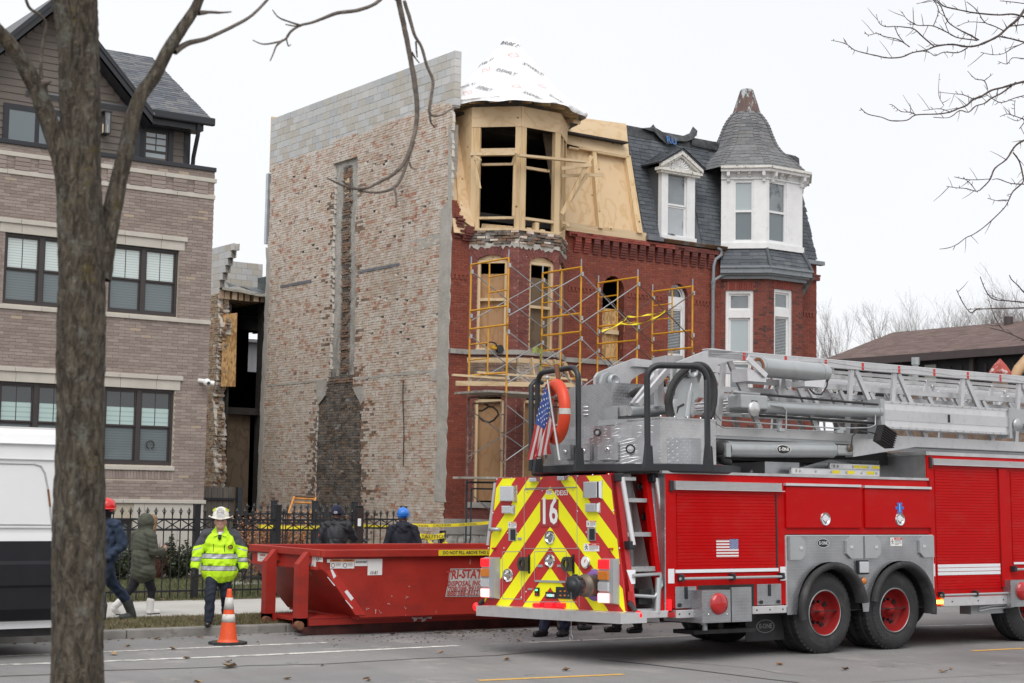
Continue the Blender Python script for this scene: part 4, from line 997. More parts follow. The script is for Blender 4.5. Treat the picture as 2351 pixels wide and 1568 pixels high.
# ============ UPPER STOREY
MZ0,MZ1,MY1=9.05,12.25,34.92
MN=V3((0,-(MZ1-MZ0),MY1-FY)).normalized()
def ms(p,off=0.):
 d=ray(*p);o=V3((0,FY,MZ0))+MN*off;return CO+d*((o-CO).dot(MN)/d.dot(MN))
def msp(x,z,off=0.):return V3((x,FY+(z-MZ0)*(MY1-FY)/(MZ1-MZ0),z))+MN*off
tz0=z_ring1;tzt=wplane(K3(612,598),bayL[1][0],0.)[1];tzh=wplane(K3(640,752),bayL[1][0],0.)[1]
fA,fB,fC=bayL;fZ=((WL[0],FY+1.1),-pi/2,1.1)
def fu(p,fc):return wplane(p,fc[0],fc[1])
def fbar(name,fc,u0,z0,u1,z1,d0=-.14,d1=0.,material='stud_wood',mb=None):
 P=mkP(fc[0],fc[1]);m=mb or MB();m.prism([P(u0,z0,d0),P(u1,z0,d0),P(u1,z1,d0),P(u0,z1,d0)],V3(P(0,0,d1-d0))-V3(P(0,0,0)))
 return m if mb else pt_(m,name,MATS[material],turret)
turret=pt_(MB().prism([(fA[0][0]+.03,FY,tzt-.05),(fB[0][0],fB[0][1]+.02,tzt-.05),(fC[0][0],fC[0][1]+.02,tzt-.05),(EL[0]-.03,FY,tzt-.05),(EL[0]-.03,FY+1,tzt-.05),(fA[0][0]+.03,FY+1,tzt-.05)],(0,0,.04)),'bay_frame','plywood',oh)
eps=.004
for fc in(fA,fB,fC):fbar('header_sheet',fc,.004,tzh,fc[2]-.004,tzt,-.02,.012,'plywood_wide');fbar('bottom_plate',fc,.0,tz0,fc[2],tz0+.06,-.14,.02,'board_wood')
fbar('side_sheet',fZ,0,tz0,1.1,tzt,-.02,.0,'plywood')
uA=[fu(K3(*p),fA)[0]for p in((313,1000),(572,1000))];uB=[fu(K3(*p),fB)[0]for p in((655,1000),(868,1000))]
for fc,u in((fA,uA),(fB,uB)):
 fbar('stud',fc,0.005,tz0+.06,u[0],tzh);fbar('stud',fc,u[1],tz0+.06,fc[2]-.005,tzh)
for u in(.005,.55,1.1):fbar('stud',fC,u,tz0+.06,u+.12,tzh)
def hz(fc,y0,x0,y1,th,name='rail',d=(-.12,-.02)):
 u0,a=fu(K3(x0,y0),fc);fbar(name,fc,*([uA[0],a-th,uA[1],a]if fc is fA else[uB[0],a-th,uB[1],a]),*d,material='board_wood')
hz(fA,908,440,0,.11);hz(fA,1412,430,0,.06);hz(fB,1428,750,0,.07);hz(fB,1040,750,0,.07,d=(-.3,-.22));hz(fA,1005,440,0,.06,d=(-.3,-.22))
a=fu(K3(722,1480),fB)[0];fbar('short_stud',fB,a,tz0+.06,a+.12,fu(K3(740,1440),fB)[1]-.06)
P=mkP(*fA[:2]);m=MB();a=fu(K3(315,1475),fA);b=fu(K3(550,1497),fA);m.beam(P(a[0],a[1],-.2),P(b[0],b[1],-.16),.04,.13);pt_(m,'loose_board','board_wood',oh)
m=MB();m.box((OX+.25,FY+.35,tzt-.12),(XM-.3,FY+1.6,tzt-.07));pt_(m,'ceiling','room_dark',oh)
def lum(p0,p1,y0,y1,wz=.09,th=.045,par=None):m=MB();m.beam(at(*K3(*p0),Y=y0),at(*K3(*p1),Y=y1),th,wz);pt_(m,'outrigger_board',MATS['board_wood' if abs(p0[0]-p1[0])>abs(p0[1]-p1[1])else 'stud_wood'],par or oh)
lum((245,955),(572,952),33.7,32.95,.07,.14);lum((598,962),(1092,1010),32.85,32.8,.06,.14);lum((255,965),(318,1005),33.7,33.35);lum((262,975),(312,1208),33.65,33.4,.07);lum((578,938),(556,1020),32.9,33.05,.08)
lum((912,1060),(1134,1030),33.2,32.95,.09);lum((912,1112),(1222,1105),33.25,33.2,.08);lum((915,1395),(1135,968),33.15,33.0,.1);lum((958,1315),(1110,1100),33.25,33.2,.1);lum((572,945),(560,1410),33.03,33.03,.06);lum((915,1455),(965,1470),33.2,33.3,.07);lum((965,1480),(915,1510),33.2,33.4,.06)
m=MB();m.prism([ms(K3(*p),.0)for p in((102,615),(208,620),(262,1400),(262,1497),(225,1450),(170,1430),(160,1370))],MN*-.03);pt_(m,'plywood_sheet','plywood',oh)
m=MB();m.prism([ms(K3(*p),.012)for p in((164,1292),(268,1296),(270,1500),(172,1430))],MN*-.01);pt_(m,'plywood_sheet','plywood_wide',oh)
m=MB();m.prism([msp(OX+.02,tz0-.1,-.05),msp(WL[0]+.1,tz0-.1,-.05),msp(WL[0]+.1,tzt,-.05),msp(OX+.02,tzt,-.05)],MN*-.03);pt_(m,'sheathing','plywood_wide',oh)
m=MB();m.prism([ms(K3(*p),.16)for p in((940,668),(1392,728),(1416,970),(1165,925),(952,875))],MN*-.02);pt_(m,'header_sheet','plywood_wide',oh)
top_l,top_r=ms(K3(940,668),.14),ms(K3(1392,728),.14)
m=MB();m.prism([top_l,top_r,top_r+V3((0,.5,0)),top_l+V3((0,.5,0))],(0,0,-.03));pt_(m,'roof_sheet','plywood',oh)
m=MB();m.prism([ms(K3(*p))for p in((930,900),(1140,935),(1165,1215),(1170,1500),(930,1500))],MN*-.02);pt_(m,'plywood_sheet','plywood',oh)
m=MB();m.prism([ms(K3(*p))for p in((1160,925),(1410,965),(1500,1540),(1212,1510))],MN*-.02);pt_(m,'plywood_sheet','plywood',oh)
for a,b,w_ in(((1146,930),(1196,1505),.13),((1392,975),(1478,1540),.14)):
 m=MB();p,q=ms(K3(*a),.07),ms(K3(*b),.07);m.beam(p,q,w_,.14,MN);pt_(m,'stud','stud_wood',oh)
m=MB();p,q=ms(K3(1408,972),.075),ms(K3(1499,1545),.075);m.beam(p,q,.04,.15,MN);pt_(m,'stud','stud_wood',oh)
for a,b in(((958,905),(1030,918)),((1032,910),(1165,935)),((1165,940),(1385,978))):m=MB();m.beam(ms(K3(*a),.08),ms(K3(*b),.08),.16,.05,(0,0,1));pt_(m,'plate','board_wood',oh)
m=MB();p,q=V3((EL[0]-.05,FY-.05,fz(K3(1240,1527)))),V3((XM+.02,FY-.05,fz(K3(1240,1527))));m.beam(p,q,.05,.22);pt_(m,'bottom_plate','board_wood',oh)
m=MB();m.prism([msp(EL[0]-.2,MZ0-.2,-.08),msp(XM,MZ0-.2,-.08),msp(XM,MZ1-.2,-.08),msp(EL[0]-.2,MZ1-.2,-.08)],MN*-.02);pt_(m,'sheathing','weathered_ply',oh)
for i in range(9):
 m=MB();a=(rb_.uniform(24.0,25.0),FY-BD+rb_.uniform(-.0,.06));
 if i<3:m.box((a[0],FY-BD+.02,tz0+.06),(a[0]+.14,FY-BD+.1,tz0+.1));pt_(m,'offcut','board_wood',oh)
TC=V3(((fB[0][0]+fC[0][0])/2,FY-BD+1.5,0));RT=2.04
apex=at(*K3(545,98),Y=TC.y);zE=tzt+.16
vr=V3((RX.x,RX.y,0)).normalized()
tt=NT('plastic_sheet')
wv=tt.n('TexNoise');tt.l(tt.P(),wv.inputs['Vector']);wv.inputs['Scale'].default_value=2.4;wv.inputs['Detail'].default_value=5;wv.inputs['Roughness'].default_value=.55;wv.inputs['Distortion'].default_value=1.2
tt.bump(wv.outputs['Fac'],.8,.09);tt.done((.80,.81,.83),.32,0,Subsurface_Weight=0)
def cone(th,t_,off=0):
 """t 0 at the apex, 1 at the eave, beyond 1 the turned down skirt"""
 k=min(t_,1.);r=.10+k*(RT-.10)+.02*sin(th*3+1)
 fold=(.018+.03*k)*sin(th*9+sin(th*2.3)*2+t_*1.5)+.02*k*sin(th*23+t_*6)+.03*sin(t_*9+th*2)*k
 oct_=1-.045*(1-cos(8*th))*.5*k
 z=apex.z+(zE-apex.z)*k-.10*sin(pi*k)
 r=(r+fold)*oct_+off
 if t_>1:z-=(t_-1)*2.1*(.24+.05*sin(th*5)+.05*sin(th*11+2));r+=.03*sin(th*17)*(t_-1)*2
 ax=apex.x-TC.x;q=(1-k)
 return V3((TC.x+ax*q+r*cos(th),TC.y+(apex.y-TC.y)*q+r*sin(th),z+off*.5))
m=MB();m.smooth=True;m.grid(lambda u,v:cone(2*pi*u,v*1.22),120,40)
tarp=pt_(m,'plastic_sheet','plastic_sheet',None);tag(tarp,'white printed plastic sheet draped over the turret roof','plastic sheet')
ink=mat('print_black',(.05,.05,.055),.5);inkr=mat('print_red',(.66,.26,.24),.5);mat('faded_print',(.09,.09,.105),.5)
def cone_uv(px,py):
 best=None
 for i in range(160):
  th=pi+pi*1.25*i/160-.3
  for j in range(44):
   t_=j/44;p=cone(th,t_);s=((p-CO).dot(RX)/(p-CO).dot(fw)*FPX+1175.5,784-(p-CO).dot(UX)/(p-CO).dot(fw)*FPX)
   d=(s[0]-px)**2+(s[1]-py)**2
   n=V3((cos(th),sin(th),.5))
   if n.dot(p-CO)<0 and(best is None or d<best[0]):best=(d,th,t_)
 return best[1],best[2]
def wrap_text(mb,txt,px,py,size,ang,boxed=True,mi=0,diamond=False):
 th0,t0=cone_uv(*K3(px,py));vs,fs=text_mesh(txt,size,.9,.012)if txt else([],[])
 if boxed:
  w_=max(v[0]for v in vs)*1.08;h=size*.52;b=size*.05;o=len(vs)
  for(x0,y0,x1,y1)in((-w_,h-b,w_,h),(-w_,-h,w_,-h+b),(-w_,-h+b,-w_+b,h-b),(w_-b,-h+b,w_,h-b)):k=len(vs);vs+=[(x0,y0),(x1,y0),(x1,y1),(x0,y1)];fs+=[(k,k+1,k+2,k+3)]
 if diamond:
  for s0,s1 in((.13,.112),):
   k=len(vs);vs+=[(0,s0),(s0*1.1,0),(0,-s0),(-s0*1.1,0),(0,s1),(s1*1.1,0),(0,-s1),(-s1*1.1,0)];fs+=[(k,k+1,k+5,k+4),(k+1,k+2,k+6,k+5),(k+2,k+3,k+7,k+6),(k+3,k,k+4,k+7)]
 c,s=cos(ang),sin(ang);L=math.hypot(RT,apex.z-zE);out=[]
 for x,y in vs:
  x,y=x*c-y*s,x*s+y*c;t_=t0-y/L;r=max(.15,RT*t_);out.append(cone(th0+x/r,t_,.022))
 mb.add(out,fs,mi=mi)
m=MB()
for px,py,an in((505,345,-.55),(345,472,-.55),(705,328,-.62),(198,455,.25),(340,290,.25),(510,132,-.45),(705,525,-.7),(890,570,-.75)):wrap_text(m,'EVERBILT',px,py,.155,an)
pt_(m,'lettering','faded_print',tarp)
m=MB()
for px,py in((558,230),(577,452),(765,455),(360,333),(226,498)):wrap_text(m,'ICONY',px,py,.06,-.4,False,0,True)
pt_(m,'lettering',inkr,tarp)
m=MB()
for i in range(13):
 th=pi*.95+i*pi*1.1/12;a=V3((TC.x+cos(th)*1.2,TC.y+sin(th)*1.2,zE+.06));b=V3((TC.x+cos(th)*1.86,TC.y+sin(th)*1.86,zE-.05))
 m=MB();m.beam(a,b,.04,.13);pt_(m,'rafter','board_wood',oh)
m=MB();a,b=at(*K3(962,690),Y=33.9),at(*K3(1030,715),Y=33.6);m.beam(a,b,.3,.10);pt_(m,'eave_block','board_wood',oh)
slate_mat('roof_slate',[(0,(.062,.072,.086)),(.5,(.088,.10,.116)),(.85,(.112,.125,.14)),(.97,(.06,.066,.074)),(1,(.13,.138,.145))])
slate_mat('turret_slate',[(0,(.12,.125,.132)),(.5,(.155,.16,.168)),(.85,(.19,.195,.20)),(1,(.14,.135,.13))])
sl_h=math.hypot(MZ1-MZ0,MY1-FY);vdir=V3((0,MY1-FY,MZ1-MZ0));Lx=XR-XM
m=MB();m.prism([msp(XM+.0,MZ0-.05,-.01),msp(XR-.02,MZ0-.05,-.01),msp(XR-.02,MZ1+.02,-.01),msp(XM,MZ1+.02,-.01)],MN*-.15);m.prism([(XR-.1,FY+.1,MZ0),(XR-.1,MY1+.1,MZ1),(XR-.1,WY1,MZ1),(XR-.1,WY1,MZ0)],(.08,0,0));mans=pt_(m,'mansard','roof_slate',rh)
dcx=(ms(K4(590,1000)).x);
def skip_sp(b):
 z=MZ0+b*(MZ1-MZ0)/sl_h;h=[]
 if z<fz(K4(590,830),FY-.05):h.append((dcx-.48-XM,dcx+.48-XM))
 h.append((WR[0]+.25-XM,ER[0]-.62-XM));w_=.0
 return spans_sub([(.03+noise1(z,7,.012)+.012,Lx+.02+noise1(z,9,.015))],h)
shingles(mans,msp(XM,MZ0),(1,0,0),vdir,MN,Lx,sl_h-.12,.118,.30,'roof_slate',skip_sp,seed=6,cap=290,proud=.016)
t=NT('roof_felt');t.bump(t.noise(5,4),.6,.03);t.done(t.nm([7,4],.4,.7,1.,(.022,.024,.027),(.06,.065,.07)),.45)
m=MB();m.prism([msp(XM+.02,MZ1-.28,.02),msp(XM+3.3,MZ1-.30,.02),msp(XM+3.3,MZ1+.02,.02),msp(XM+.02,MZ1+.03,.02)],MN*-.03);pt_(m,'felt_strip','roof_felt',mans)
def felt(pts,off,name='torn_felt'):
 m=MB();n=len(pts);m.smooth=True
 top=[ms(K4(*p[0]),off[0])for p in pts];bot=[ms(K4(*p[1]),off[1])for p in pts];mid=[(a+b)/2+MN*(.06*sin(i*1.9)+.03)for i,(a,b)in enumerate(zip(top,bot))]
 m.add(top+mid+bot,[(i,i+1,n+i+1,n+i)for i in range(n-1)]+[(n+i,n+i+1,2*n+i+1,2*n+i)for i in range(n-1)]);return m
pt_(felt([((265,475),(280,480)),((340,468),(375,510)),((365,440),(420,560)),((385,470),(490,622)),((440,515),(555,605)),((520,530),(585,590)),((620,550),(660,595)),((690,520),(725,572)),((720,460),(752,540)),((762,500),(760,560))],(.02,.12)),'torn_felt','roof_felt',mans)
pt_(felt([((700,565),(710,630)),((800,580),(800,650)),((900,595),(900,670)),((960,600),(950,680)),((1010,530),(1000,600))],(.03,.05)),'torn_felt','roof_felt',mans)
pt_(felt([((1520,700),(1560,745)),((1590,712),(1610,780)),((1640,725),(1650,800)),((1672,745),(1680,835))],(.05,.03)),'torn_felt','roof_felt',mans)
m=MB();c=ms(K4(530,588),.145);text(m,'RU',.3,c,(1,0,-.1),tuple(vdir),1.0,.02);pt_(m,'lettering',mat('print_blue',(.05,.16,.42),.6),mans)
m=MB();g0,g1=XM+.05,WR[0]+.5;zg=fz(K6(800,88))
prof=[(-.0,.05),(-.02,-.05),(-.12,-.06),(-.16,.03)]
m.prism([(g0,FY-.02+a,zg+b)for a,b in prof+[(-.15,.05),(-.1,.01)]],(g1-g0,0,0));gt_=pt_(m,'gutter',mat('rusty_gutter',(.10,.058,.03),.6,.4,var=.4,dirt=(.22,.24,.25),dscale=2),rh)
m=MB();m.rbox((XM+.0,FY-.2,zg-.06),(XM+.55,FY-.02,zg+.06),.01);pt_(m,'gutter_end','steel_grey',rh)
mat('grey_paint',(.21,.235,.26),.5,var=.12,vscale=4,dirt=(.10,.11,.115),dscale=4)
m=MB();m.rbox((ER[0]-.2,FY-.18,zg-.12),(XR+.18,FY+.02,zg-.0),.015);pt_(m,'gutter','grey_paint',rh)
dx=fx(K6(975,700));dpts=[(fx(K6(1015,125)),FY-.12,fz(K6(1015,125))),(fx(K6(1050,160)),FY-.16,fz(K6(1050,150))),(fx(K6(1055,200)),FY-.16,fz(K6(1055,205))),(fx(K6(1000,255)),FY-.12,fz(K6(1000,255))),(dx+.02,FY-.1,fz(K6(990,330))),(dx,FY-.1,fz(K6(975,600))),(dx,FY-.1,3.5)]
m=MB();m.tube(dpts,[.045]*5+[.05]*2,10);m.tube([(dx,FY-.1,fz(K6(975,500))),(dx,FY-.1,fz(K6(975,600)))],[.075,.055],10);m.tube([(dx,FY-.1,fz(K6(980,500))),(dx+.25,FY-.14,fz(K6(1010,440))),(dx+.5,FY-.2,fz(K6(1070,420)))],.04,8);pt_(m,'downpipe','grey_paint',rh)
DY=FY-.06
x0,x1=at(*K4(440,1200),Y=DY).x,at(*K4(738,1200),Y=DY).x;z0,z1=at(*K4(590,1490),Y=DY).z,at(*K4(590,832),Y=DY).z
wx0,wx1=at(*K4(497,1200),Y=DY).x,at(*K4(668,1200),Y=DY).x;wz1=at(*K4(580,872),Y=DY).z;wz0=at(*K4(580,1448),Y=DY).z
m=MB()
for a,b in(((x0,DY,z0),(wx0,DY+.15,z1)),((wx1,DY,z0),(x1,DY+.15,z1)),((wx0,DY+.003,wz1),(wx1,DY+.15,z1)),((x0-.03,DY-.05,z0-.05),(x1+.03,DY-.001,wz0))):m.box(a,b)
m.box((wx0,DY+.003,z0),(wx1,DY+.15,wz0));dm=pt_(m,'dormer','white_paint',rh)
for xx in(x0+.02,x1-.05):m=MB();m.prism([(xx,DY+.15,z0),(xx,DY+.15,z1),(xx,DY+1.2,z1)],(.03,0,0));pt_(m,'cheek','roof_slate',dm)
s=MB();y=DY+.06;zm=at(*K4(580,1172),Y=DY).z
for c,d,yy in((zm,wz1,y),(wz0,zm,y+.025)):s.box((wx0,yy,c),(wx0+.05,yy+.03,d));s.box((wx1-.05,yy,c),(wx1,yy+.03,d));s.box((wx0+.05,yy,d-.05),(wx1-.05,yy+.03,d));s.box((wx0+.05,yy,c),(wx1-.05,yy+.03,c+.05))
pt_(s,'sash','white_paint',dm)
mat('cloudy_glass',(.20,.225,.24),.06,var=.25,vscale=1.1,dirt=(.045,.05,.055),dscale=1.4,dlo=.5,dhi=.6,Coat_Weight=.6);mat('cloudy_pale',(.36,.385,.41),.1,var=.15,vscale=1.,dirt=(.07,.08,.085),dscale=1.3,dlo=.58,dhi=.66,Coat_Weight=.5)
q=MB();q.box((wx0+.05,y+.012,zm),(wx1-.05,y+.016,wz1));pt_(q,'pane','cloudy_glass',dm);q=MB();q.box((wx0+.05,y+.037,wz0),(wx1-.05,y+.041,zm));pt_(q,'pane','cloudy_pale',dm)
cx=(x0+x1)/2;pk_=at(*K4(602,668),Y=DY-.16).z;pe=at(*K4(590,815),Y=DY-.12).z;hw=(x1-x0)/2+.17
m=MB()
for s_ in(1,-1):
 m.prism([(cx,DY-.16,pk_),(cx+s_*hw,DY-.16,pe),(cx+s_*hw,DY-.16,pe-.10),(cx,DY-.16,pk_-.12)],(0,.08,0));m.prism([(cx,DY-.12,pk_-.10),(cx+s_*hw*.9,DY-.12,pe-.06),(cx+s_*hw*.8,DY-.12,pe-.08),(cx,DY-.12,pk_-.18)],(0,.08,0))
m.box((cx-hw,DY-.13,pe-.17),(cx+hw,DY+.1,pe-.09));m.box((cx-hw+.06,DY-.09,pe-.23),(cx+hw-.06,DY+.1,pe-.172));m.prism([(cx,DY-.03,pk_-.1),(cx+hw*.9,DY-.03,pe-.1),(cx-hw*.9,DY-.03,pe-.1)],(0,.05,0))
pt_(m,'pediment','peeling_paint',dm)
for i in range(11):
 a=pi*(i+.5)/11;r1=.34*(1 if abs(a-pi/2)<1 else .9);c0=V3((cx,DY-.035,pe-.07));d0=V3((cos(a)*1.25,0,sin(a)));m=MB();m.tube([c0+d0*.09,c0+d0*r1*.85],[.012,.034],6);pt_(m,'fan_rib','white_paint',dm)
m=MB()
for s_ in(1,-1):m.prism([(cx,DY-.18,pk_+.03),(cx+s_*(hw+.05),DY-.18,pe+.03),(cx+s_*(hw+.05),DY-.18,pe-.0),(cx,DY-.18,pk_-.0)],(0,1.4,0))
pt_(m,'dormer_roof','roof_slate',dm)
for s_ in(1,-1):
 vv=V3((-s_*hw,0,pk_-pe));nn=V3((s_*(pk_-pe),0,hw)).normalized();shingles(dm,(cx+s_*(hw+.06),DY-.2,pe+.03),(0,1,0),vv,nn,1.2,vv.length+.03,.11,.22,'roof_slate',seed=8+s_,cap=8,proud=.02)
gA_=bayR[0];gB_=bayR[1];gC_=bayR[2]
zb_top=wplane(K6(1640,455),gB_[0],0.)[1]
def rwin(fc,pl,pr,ptop):
 u0=wplane(pl,fc[0],fc[1])[0];u1=wplane(pr,fc[0],fc[1])[0];return max(.1,u0),min(fc[2]-.1,u1),wplane(ptop,fc[0],fc[1])[1]
rA_=rwin(gA_,K6(1146,900),K6(1462,900),K6(1300,602));rB_=rwin(gB_,K6(1698,900),K6(1908,900),K6(1800,592))
WZ0=4.9
for fc,rw in((gA_,rA_),(gB_,rB_),(gC_,(.2,1.07,rA_[2]))):
 sp=lambda z,fc=fc,rw=rw:spans_sub([(0,fc[2])],([(rw[0],rw[1])]if WZ0<z<rw[2]else[])+([(rw[0]-.02,rw[1]+.02)]if rw[2]<z<rw[2]+.235 else[]))
 wl,P=red_wall(fc[0],fc[1],sp,z_base,zb_top,'dark_red_brick','pink_mortar',rh,score=lambda b:b[2],nobj=30,seed=int(fc[1]*10)+80,wall_name='bay_wall',mo=.009)
 n=int((rw[1]-rw[0]+.04)/.066)
 for i in range(n):
  u=rw[0]-.02+i*(rw[1]-rw[0]+.04)/n;m=MB();m.prism([P(u,rw[2]+.005,-.1),P(u+.058,rw[2]+.005,-.1),P(u+.058,rw[2]+.23,-.1),P(u,rw[2]+.23,-.1)],V3(P(0,0,.112+rb_.uniform(-.004,.004)))-V3(P(0,0,0)));pt_(m,'lintel_brick','fresh_red_brick',rh)
 if fc is gC_:continue
 nrm=V3(P(0,0,1))-V3(P(0,0,0))
 def bar(m,u0,v0,u1,v1,d0,d1):m.prism([P(u0,v0,d0),P(u1,v0,d0),P(u1,v1,d0),P(u0,v1,d0)],nrm*(d1-d0))
 a,b,zt=rw;f=.085;ztr=zt-.60;zr2=ztr-.17
 m=MB();bar(m,a,WZ0,a+f,zt,-.16,-.04);bar(m,b-f,WZ0,b,zt,-.16,-.04);bar(m,a+f,zt-f,b-f,zt,-.16,-.05);bar(m,a+f,zr2,b-f,ztr+.05,-.16,-.05)
 wd_=pt_(m,'window','white_paint',rh)
 m=MB();zm=zr2-1.25;g=.055
 for(c,d,dd)in((ztr+.05,zt-f,-.1),(zm,zr2,-.11),(WZ0,zm,-.135)):bar(m,a+f,c,a+f+g,d,dd-.03,dd);bar(m,b-f-g,c,b-f,d,dd-.03,dd);bar(m,a+f+g,d-g,b-f-g,d,dd-.03,dd);bar(m,a+f+g,c,b-f-g,c+g,dd-.03,dd)
 pt_(m,'sash','white_paint',wd_)
 mm=('cloudy_glass','pale_glass','grey_glass')if fc is gA_ else('cloudy_glass','dark_glass','grey_glass')
 for(c,d,dd),mn in zip(((ztr+.05,zt-f,-.115),(zm,zr2,-.125),(WZ0,zm,-.15)),mm):m=MB();bar(m,a+f,c,b-f,d,dd-.004,dd);pt_(m,'pane',MATS[mn],wd_)
 if fc is gB_:
  m=MB();z=zm+.06
  while z<zr2-.08:bar(m,a+f+g,z,b-f-g,z+.016,-.124,-.121);z+=.042
  stuff(pt_(m,'blind_slat','blind_white',wd_))
 m=MB();bar(m,a,WZ0,b,zt,-.22,-.2);pt_(m,'blackout','room_dark',wd_)
zs0,zs1=wplane(K6(1640,350),gB_[0],0.)[1],wplane(K6(1580,118),gB_[0],0.)[1]
pathR=[V3((WR[0]-.0,FY,0)),V3((gB_[0][0],gB_[0][1],0)),V3((gC_[0][0],gC_[0][1],0)),V3((ER[0],FY,0))]
def offp(pr):
 out=[]
 for i,p in enumerate(pathR):
  d1=(pathR[i]-pathR[i-1]).normalized()if i else(pathR[1]-pathR[0]).normalized();d2=(pathR[i+1]-pathR[i]).normalized()if i<3 else d1
  n1=V3((d1.y,-d1.x,0));n2=V3((d2.y,-d2.x,0));n=(n1+n2).normalized();out.append(p+n*pr/max(.5,n.dot(n1)))
 return out
lo_,hi_=offp(.26),offp(-.02)
for i in range(3):
 a,b,c,d=lo_[i]+V3((0,0,zs0)),lo_[i+1]+V3((0,0,zs0)),hi_[i+1]+V3((0,0,zs1)),hi_[i]+V3((0,0,zs1))
 m=MB();m.poly([a,b,c,d]);sk=pt_(m,'skirt_roof','roof_slate',rh)
 u=(b-a).normalized();v=(c-b)-u*(c-b).dot(u);n=u.cross(v).normalized();L=(b-a).length
 if n.y>0:n=-n
 k0=(d-a).dot(u)/v.length;k1=(c-b).dot(u)/v.length
 shingles(sk,a,u,v,n,L,v.length,.125,.27,'roof_slate',lambda bb,k0=k0,k1=k1,L=L:[(k0*bb+.005,L+k1*bb-.005)],seed=20+i,cap=80,proud=.016)
m=MB();
for i in(1,2):
 a,c=lo_[i]+V3((0,0,zs0)),hi_[i]+V3((0,0,zs1));m.tube([a+(c-a)*k/6+V3((0,-.02,.02+.012*(k%2)))for k in range(7)],.05,6)
pt_(m,'hip_cap','roof_slate',rh)
zgu=wplane(K6(1640,470),gB_[0],0.)[1]
for(z0,z1,pr)in((zs0-.03,zs0+.03,.32),(zs0-.17,zs0-.03,.28),(zs0-.22,zs0-.17,.2),(zgu-.02,zs0-.22,.12)):
 run_course([(p.x,p.y)for p in pathR],z0,z1,pr,'grey_paint','bay_gutter',rh)
m=MB();x=ER[0]-.15;m.prism([(x,FY-.5,zs0),(x+.18,FY-.5,zs0),(x+.18,FY,zs0-.55),(x,FY,zs0-.55)],(0,.2,0));pt_(m,'cornice_bracket','grey_paint',rh)
m=MB();m.tube([at(*K6(1985,232),Y=FY-.2),at(*K6(2025,240),Y=FY-.24),at(*K6(2035,290),Y=FY-.24),at(*K6(2040,350),Y=FY-.2)],.045,8);pt_(m,'downpipe','grey_paint',rh)
wz_b,wz_t=wplane(K4(1345,1530),gB_[0],0.)[1],wplane(K4(1345,830),gB_[0],0.)[1]
tA,tB,tC=gA_,gB_,gC_
tw=MB()
wA=[wplane(K4(*p),tA[0],tA[1])[0]for p in((1085,1200),(1262,1200))];wB=[wplane(K4(*p),tB[0],tB[1])[0]for p in((1397,1200),(1556,1200))]
wzt,wzb=wplane(K4(1175,945),tA[0],tA[1])[1],wplane(K4(1175,1492),tA[0],tA[1])[1]
troot=None
for fc,wu in((tA,wA),(tB,wB),(tC,None)):
 P=mkP(fc[0],fc[1]);nrm=V3(P(0,0,1))-V3(P(0,0,0));L=fc[2];m=MB()
 def bar(m,u0,v0,u1,v1,d0,d1):m.prism([P(u0,v0,d0),P(u1,v0,d0),P(u1,v1,d0),P(u0,v1,d0)],nrm*(d1-d0))
 if wu:
  bar(m,.0,wz_b+.1,wu[0],wz_t,-.15,0);bar(m,wu[1],wz_b+.1,L,wz_t,-.15,0);bar(m,wu[0],wzt,wu[1],wz_t,-.15,-.003);bar(m,wu[0],wz_b+.1,wu[1],wzb,-.15,-.003)
  e=.03;bar(m,max(0,wu[0]-.16),wz_b+.1,wu[0]-.0,wzt+.02,.0,.012);bar(m,wu[1]+.0,wz_b+.1,min(L,wu[1]+.16),wzt+.02,.0,.012)
 else:bar(m,0,wz_b+.1,L,wz_t,-.15,0)
 tp=pt_(m,'turret_wall','white_paint',rh);troot=troot or tp
 if wu:
  m=MB();a,b=wu;f=.055
  bar(m,a,wzb,a+f,wzt,-.1,-.02);bar(m,b-f,wzb,b,wzt,-.1,-.02);bar(m,a+f,wzt-f,b-f,wzt,-.1,-.02);bar(m,a+f,wzb,b-f,wzb+f,-.1,-.02);zm=wzb+(wzt-wzb)*.5;bar(m,a+f,zm-.03,b-f,zm+.03,-.09,-.03)
  pt_(m,'sash','white_paint',tp);m=MB();bar(m,a+f,zm,b-f,wzt-f,-.07,-.065);pt_(m,'pane',MATS['pale_glass' if fc is tA else 'cloudy_glass'],tp);m=MB();bar(m,a+f,wzb+f,b-f,zm,-.08,-.075);pt_(m,'pane','grey_glass',tp)
  m=MB();bar(m,a,wzb,b,wzt,-.14,-.13);pt_(m,'blackout','room_dark',tp)
pth=[(p.x,p.y)for p in pathR]
run_course(pth,wz_b-.06,wz_b+.1,.05,'white_paint','turret_base_board',rh);run_course(pth,wz_b-.0,wz_b+.0999,.02,'white_paint','turret_base_board',rh)
run_course(pth,wz_t-.02,wz_t+.05,.27,'peeling_paint','turret_eave',rh);run_course(pth,wz_t-.10,wz_t-.02,.21,'white_paint','turret_eave',rh);run_course(pth,wz_t-.30,wz_t-.26,.04,'white_paint','turret_frieze',rh)
for fc in(tA,tB,tC):
 P=mkP(fc[0],fc[1]);nrm=V3(P(0,0,1))-V3(P(0,0,0));L=fc[2];
 for i,u in enumerate((.16,.46,.76,L-.12)if fc is not tC else(.1,.5,.9)):
  big=i in(0,3);h,w_,pr=(.27,.085,.2)if big else(.14,.07,.15);m=MB();U=V3(P(1,0,0))-V3(P(0,0,0))
  m.prism([P(u,wz_t-.10,0),P(u,wz_t-.10,pr),P(u,wz_t-.10-h*.45,pr*.92),P(u,wz_t-.10-h*.7,pr*.45),P(u,wz_t-.10-h,pr*.35),P(u,wz_t-.10-h,0)],U*w_);pt_(m,'bracket','white_paint',rh)
oc=V3(((tB[0][0]+tC[0][0])/2,FY-BD+1.57,0));ocx=oc
kz=lambda y:at(*K4(1188,y),Y=ocx.y).z
